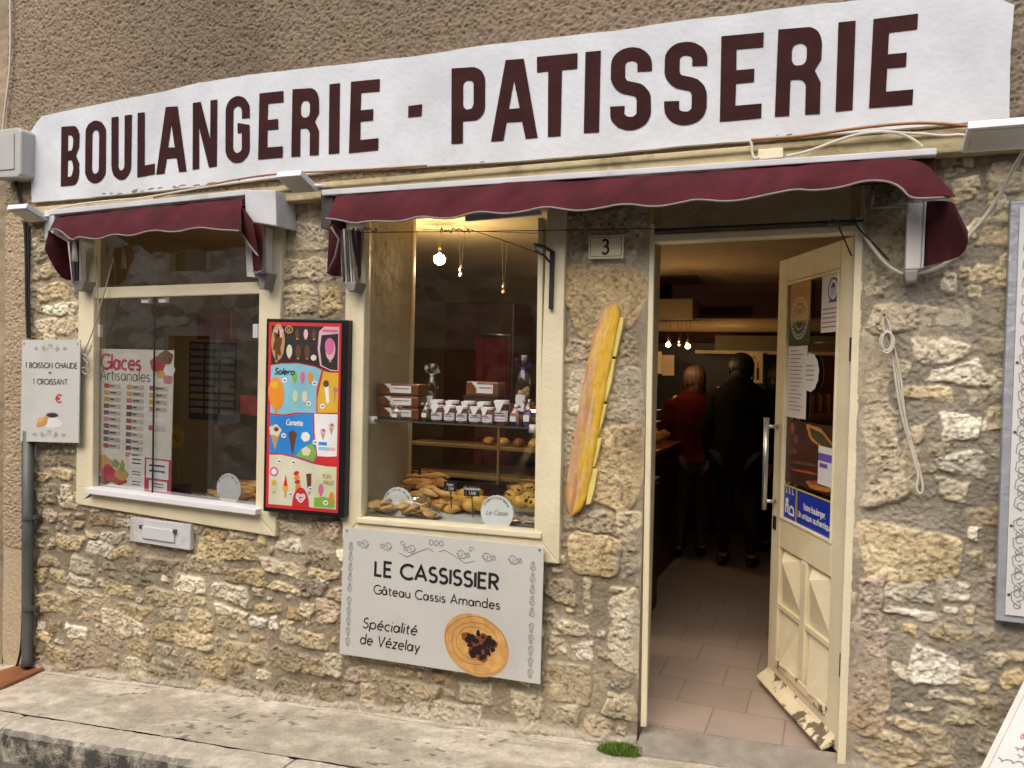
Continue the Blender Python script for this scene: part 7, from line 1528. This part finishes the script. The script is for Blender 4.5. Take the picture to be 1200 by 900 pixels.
for (cx, cy, rx, ry, ro, c) in ((.70, .80, .27, .135, -.25, 0), (.72, .79, .22, .085, -.25, 2), (.70, .74, .16, .04, -.2, 1), (.14, .86, .05, .09, .1, 1), (.22, .70, .06, .07, .1, 3), (.16, .50, .10, .05, .1, 3), (.40, .36, .30, .03, .05, 3), (.45, .24, .34, .02, .05, 1), (.72, .10, .25, .07, .05, 0), (.70, .13, .19, .035, .05, 1)): Pq.disc(m, Pq.w * cx, Pq.h * cy, Pq.w * rx, Pq.h * ry, .0006 + cx * .0004 + cy * .0004, c, 20, ro, lambda t: .1 * math.sin(5 * t))
m.obj('sandwich_picture', [mat('sandwich_crust', (.40, .17, .04), .5, 0, .3, 20), mat('sandwich_red', (.30, .06, .02), .5, 0, .3, 20), mat('sandwich_filling', (.06, .05, .015), .5, 0, .3, 30), mat('sandwich_shadow', (.12, .045, .02), .5, 0, .3, 20)], o, fixn=False)
Pq = dpanel(.70, .98, .655, .80, .006); o = sheet_thing('violet_card', Pq, M_PAPER, 'white card with a violet band on the lower right of the door glass', 'card')
m = MB(); Pq.rect(m, 0, Pq.w, Pq.h * .62, Pq.h * .82, .0006); Pq.rect(m, Pq.w * .1, Pq.w * .6, Pq.h * .45, Pq.h * .56, .0006); m.obj('violet_band', mat('violet_ink', (.13, .07, .36)), o, fixn=False)
M_BLUE = mat('sticker_blue', (.012, .035, .36), .35, 0, .05); M_YEL = mat('sticker_yellow', (.62, .46, .05), .4); M_SWH = mat('sticker_white', (.70, .71, .74), .4)
Pq = dpanel(.02, .285, .85, .995); o = sheet_thing('emblem_sticker', Pq, M_YEL, 'narrow blue sticker with a white baker emblem low on the door glass', 'sticker')
m = MB(); Pq.rect(m, .005, Pq.w - .004, .006, Pq.h - .006, .0005); m.obj('blue_field', M_BLUE, o, fixn=False)
m = MB(); w, h = Pq.w, Pq.h
ribbon(m, Pq, [(w * .2, h * .2), (w * .2, h * .42), (w * .38, h * .42), (w * .38, h * .2)], w * .10, .0010); Pq.disc(m, w * .3, h * .55, w * .13, h * .08, .0011); ribbon(m, Pq, A(w * .68, h * .3, w * .17, h * .12, 0, 180) + [(w * .51, h * .2), (w * .85, h * .2), (w * .85, h * .3)], w * .08, .0012)
for k in (.25, .5, .75): ribbon(m, Pq, [(w * k - w * .06, h * .95), (w * k - w * .02, h * .78), (w * k + w * .06, h * .80)], w * .05, .0013 + k * .0001)
m.obj('white_emblem', M_SWH, o, fixn=False)
Pq = dpanel(.30, .985, .85, .995); o = sheet_thing('baker_sticker', Pq, M_YEL, 'wide blue sticker reading Votre boulanger, Un artisan authentique on the door glass', 'sticker')
m = MB(); Pq.rect(m, .005, Pq.w - .006, .006, Pq.h - .006, .0005); m.obj('blue_field', M_BLUE, o, fixn=False)
m = MB(); ftext(m, Pq, 'Votre boulanger,', .20, .80, .50, .17, .20, 0, .1, .0012, .16); ftext(m, Pq, 'Un artisan authentique', .05, .955, .76, .17, .20, 0, .1, .0012, .16); m.obj('lettering', M_SWH, o, fixn=False)
bpy.context.view_layer.update()
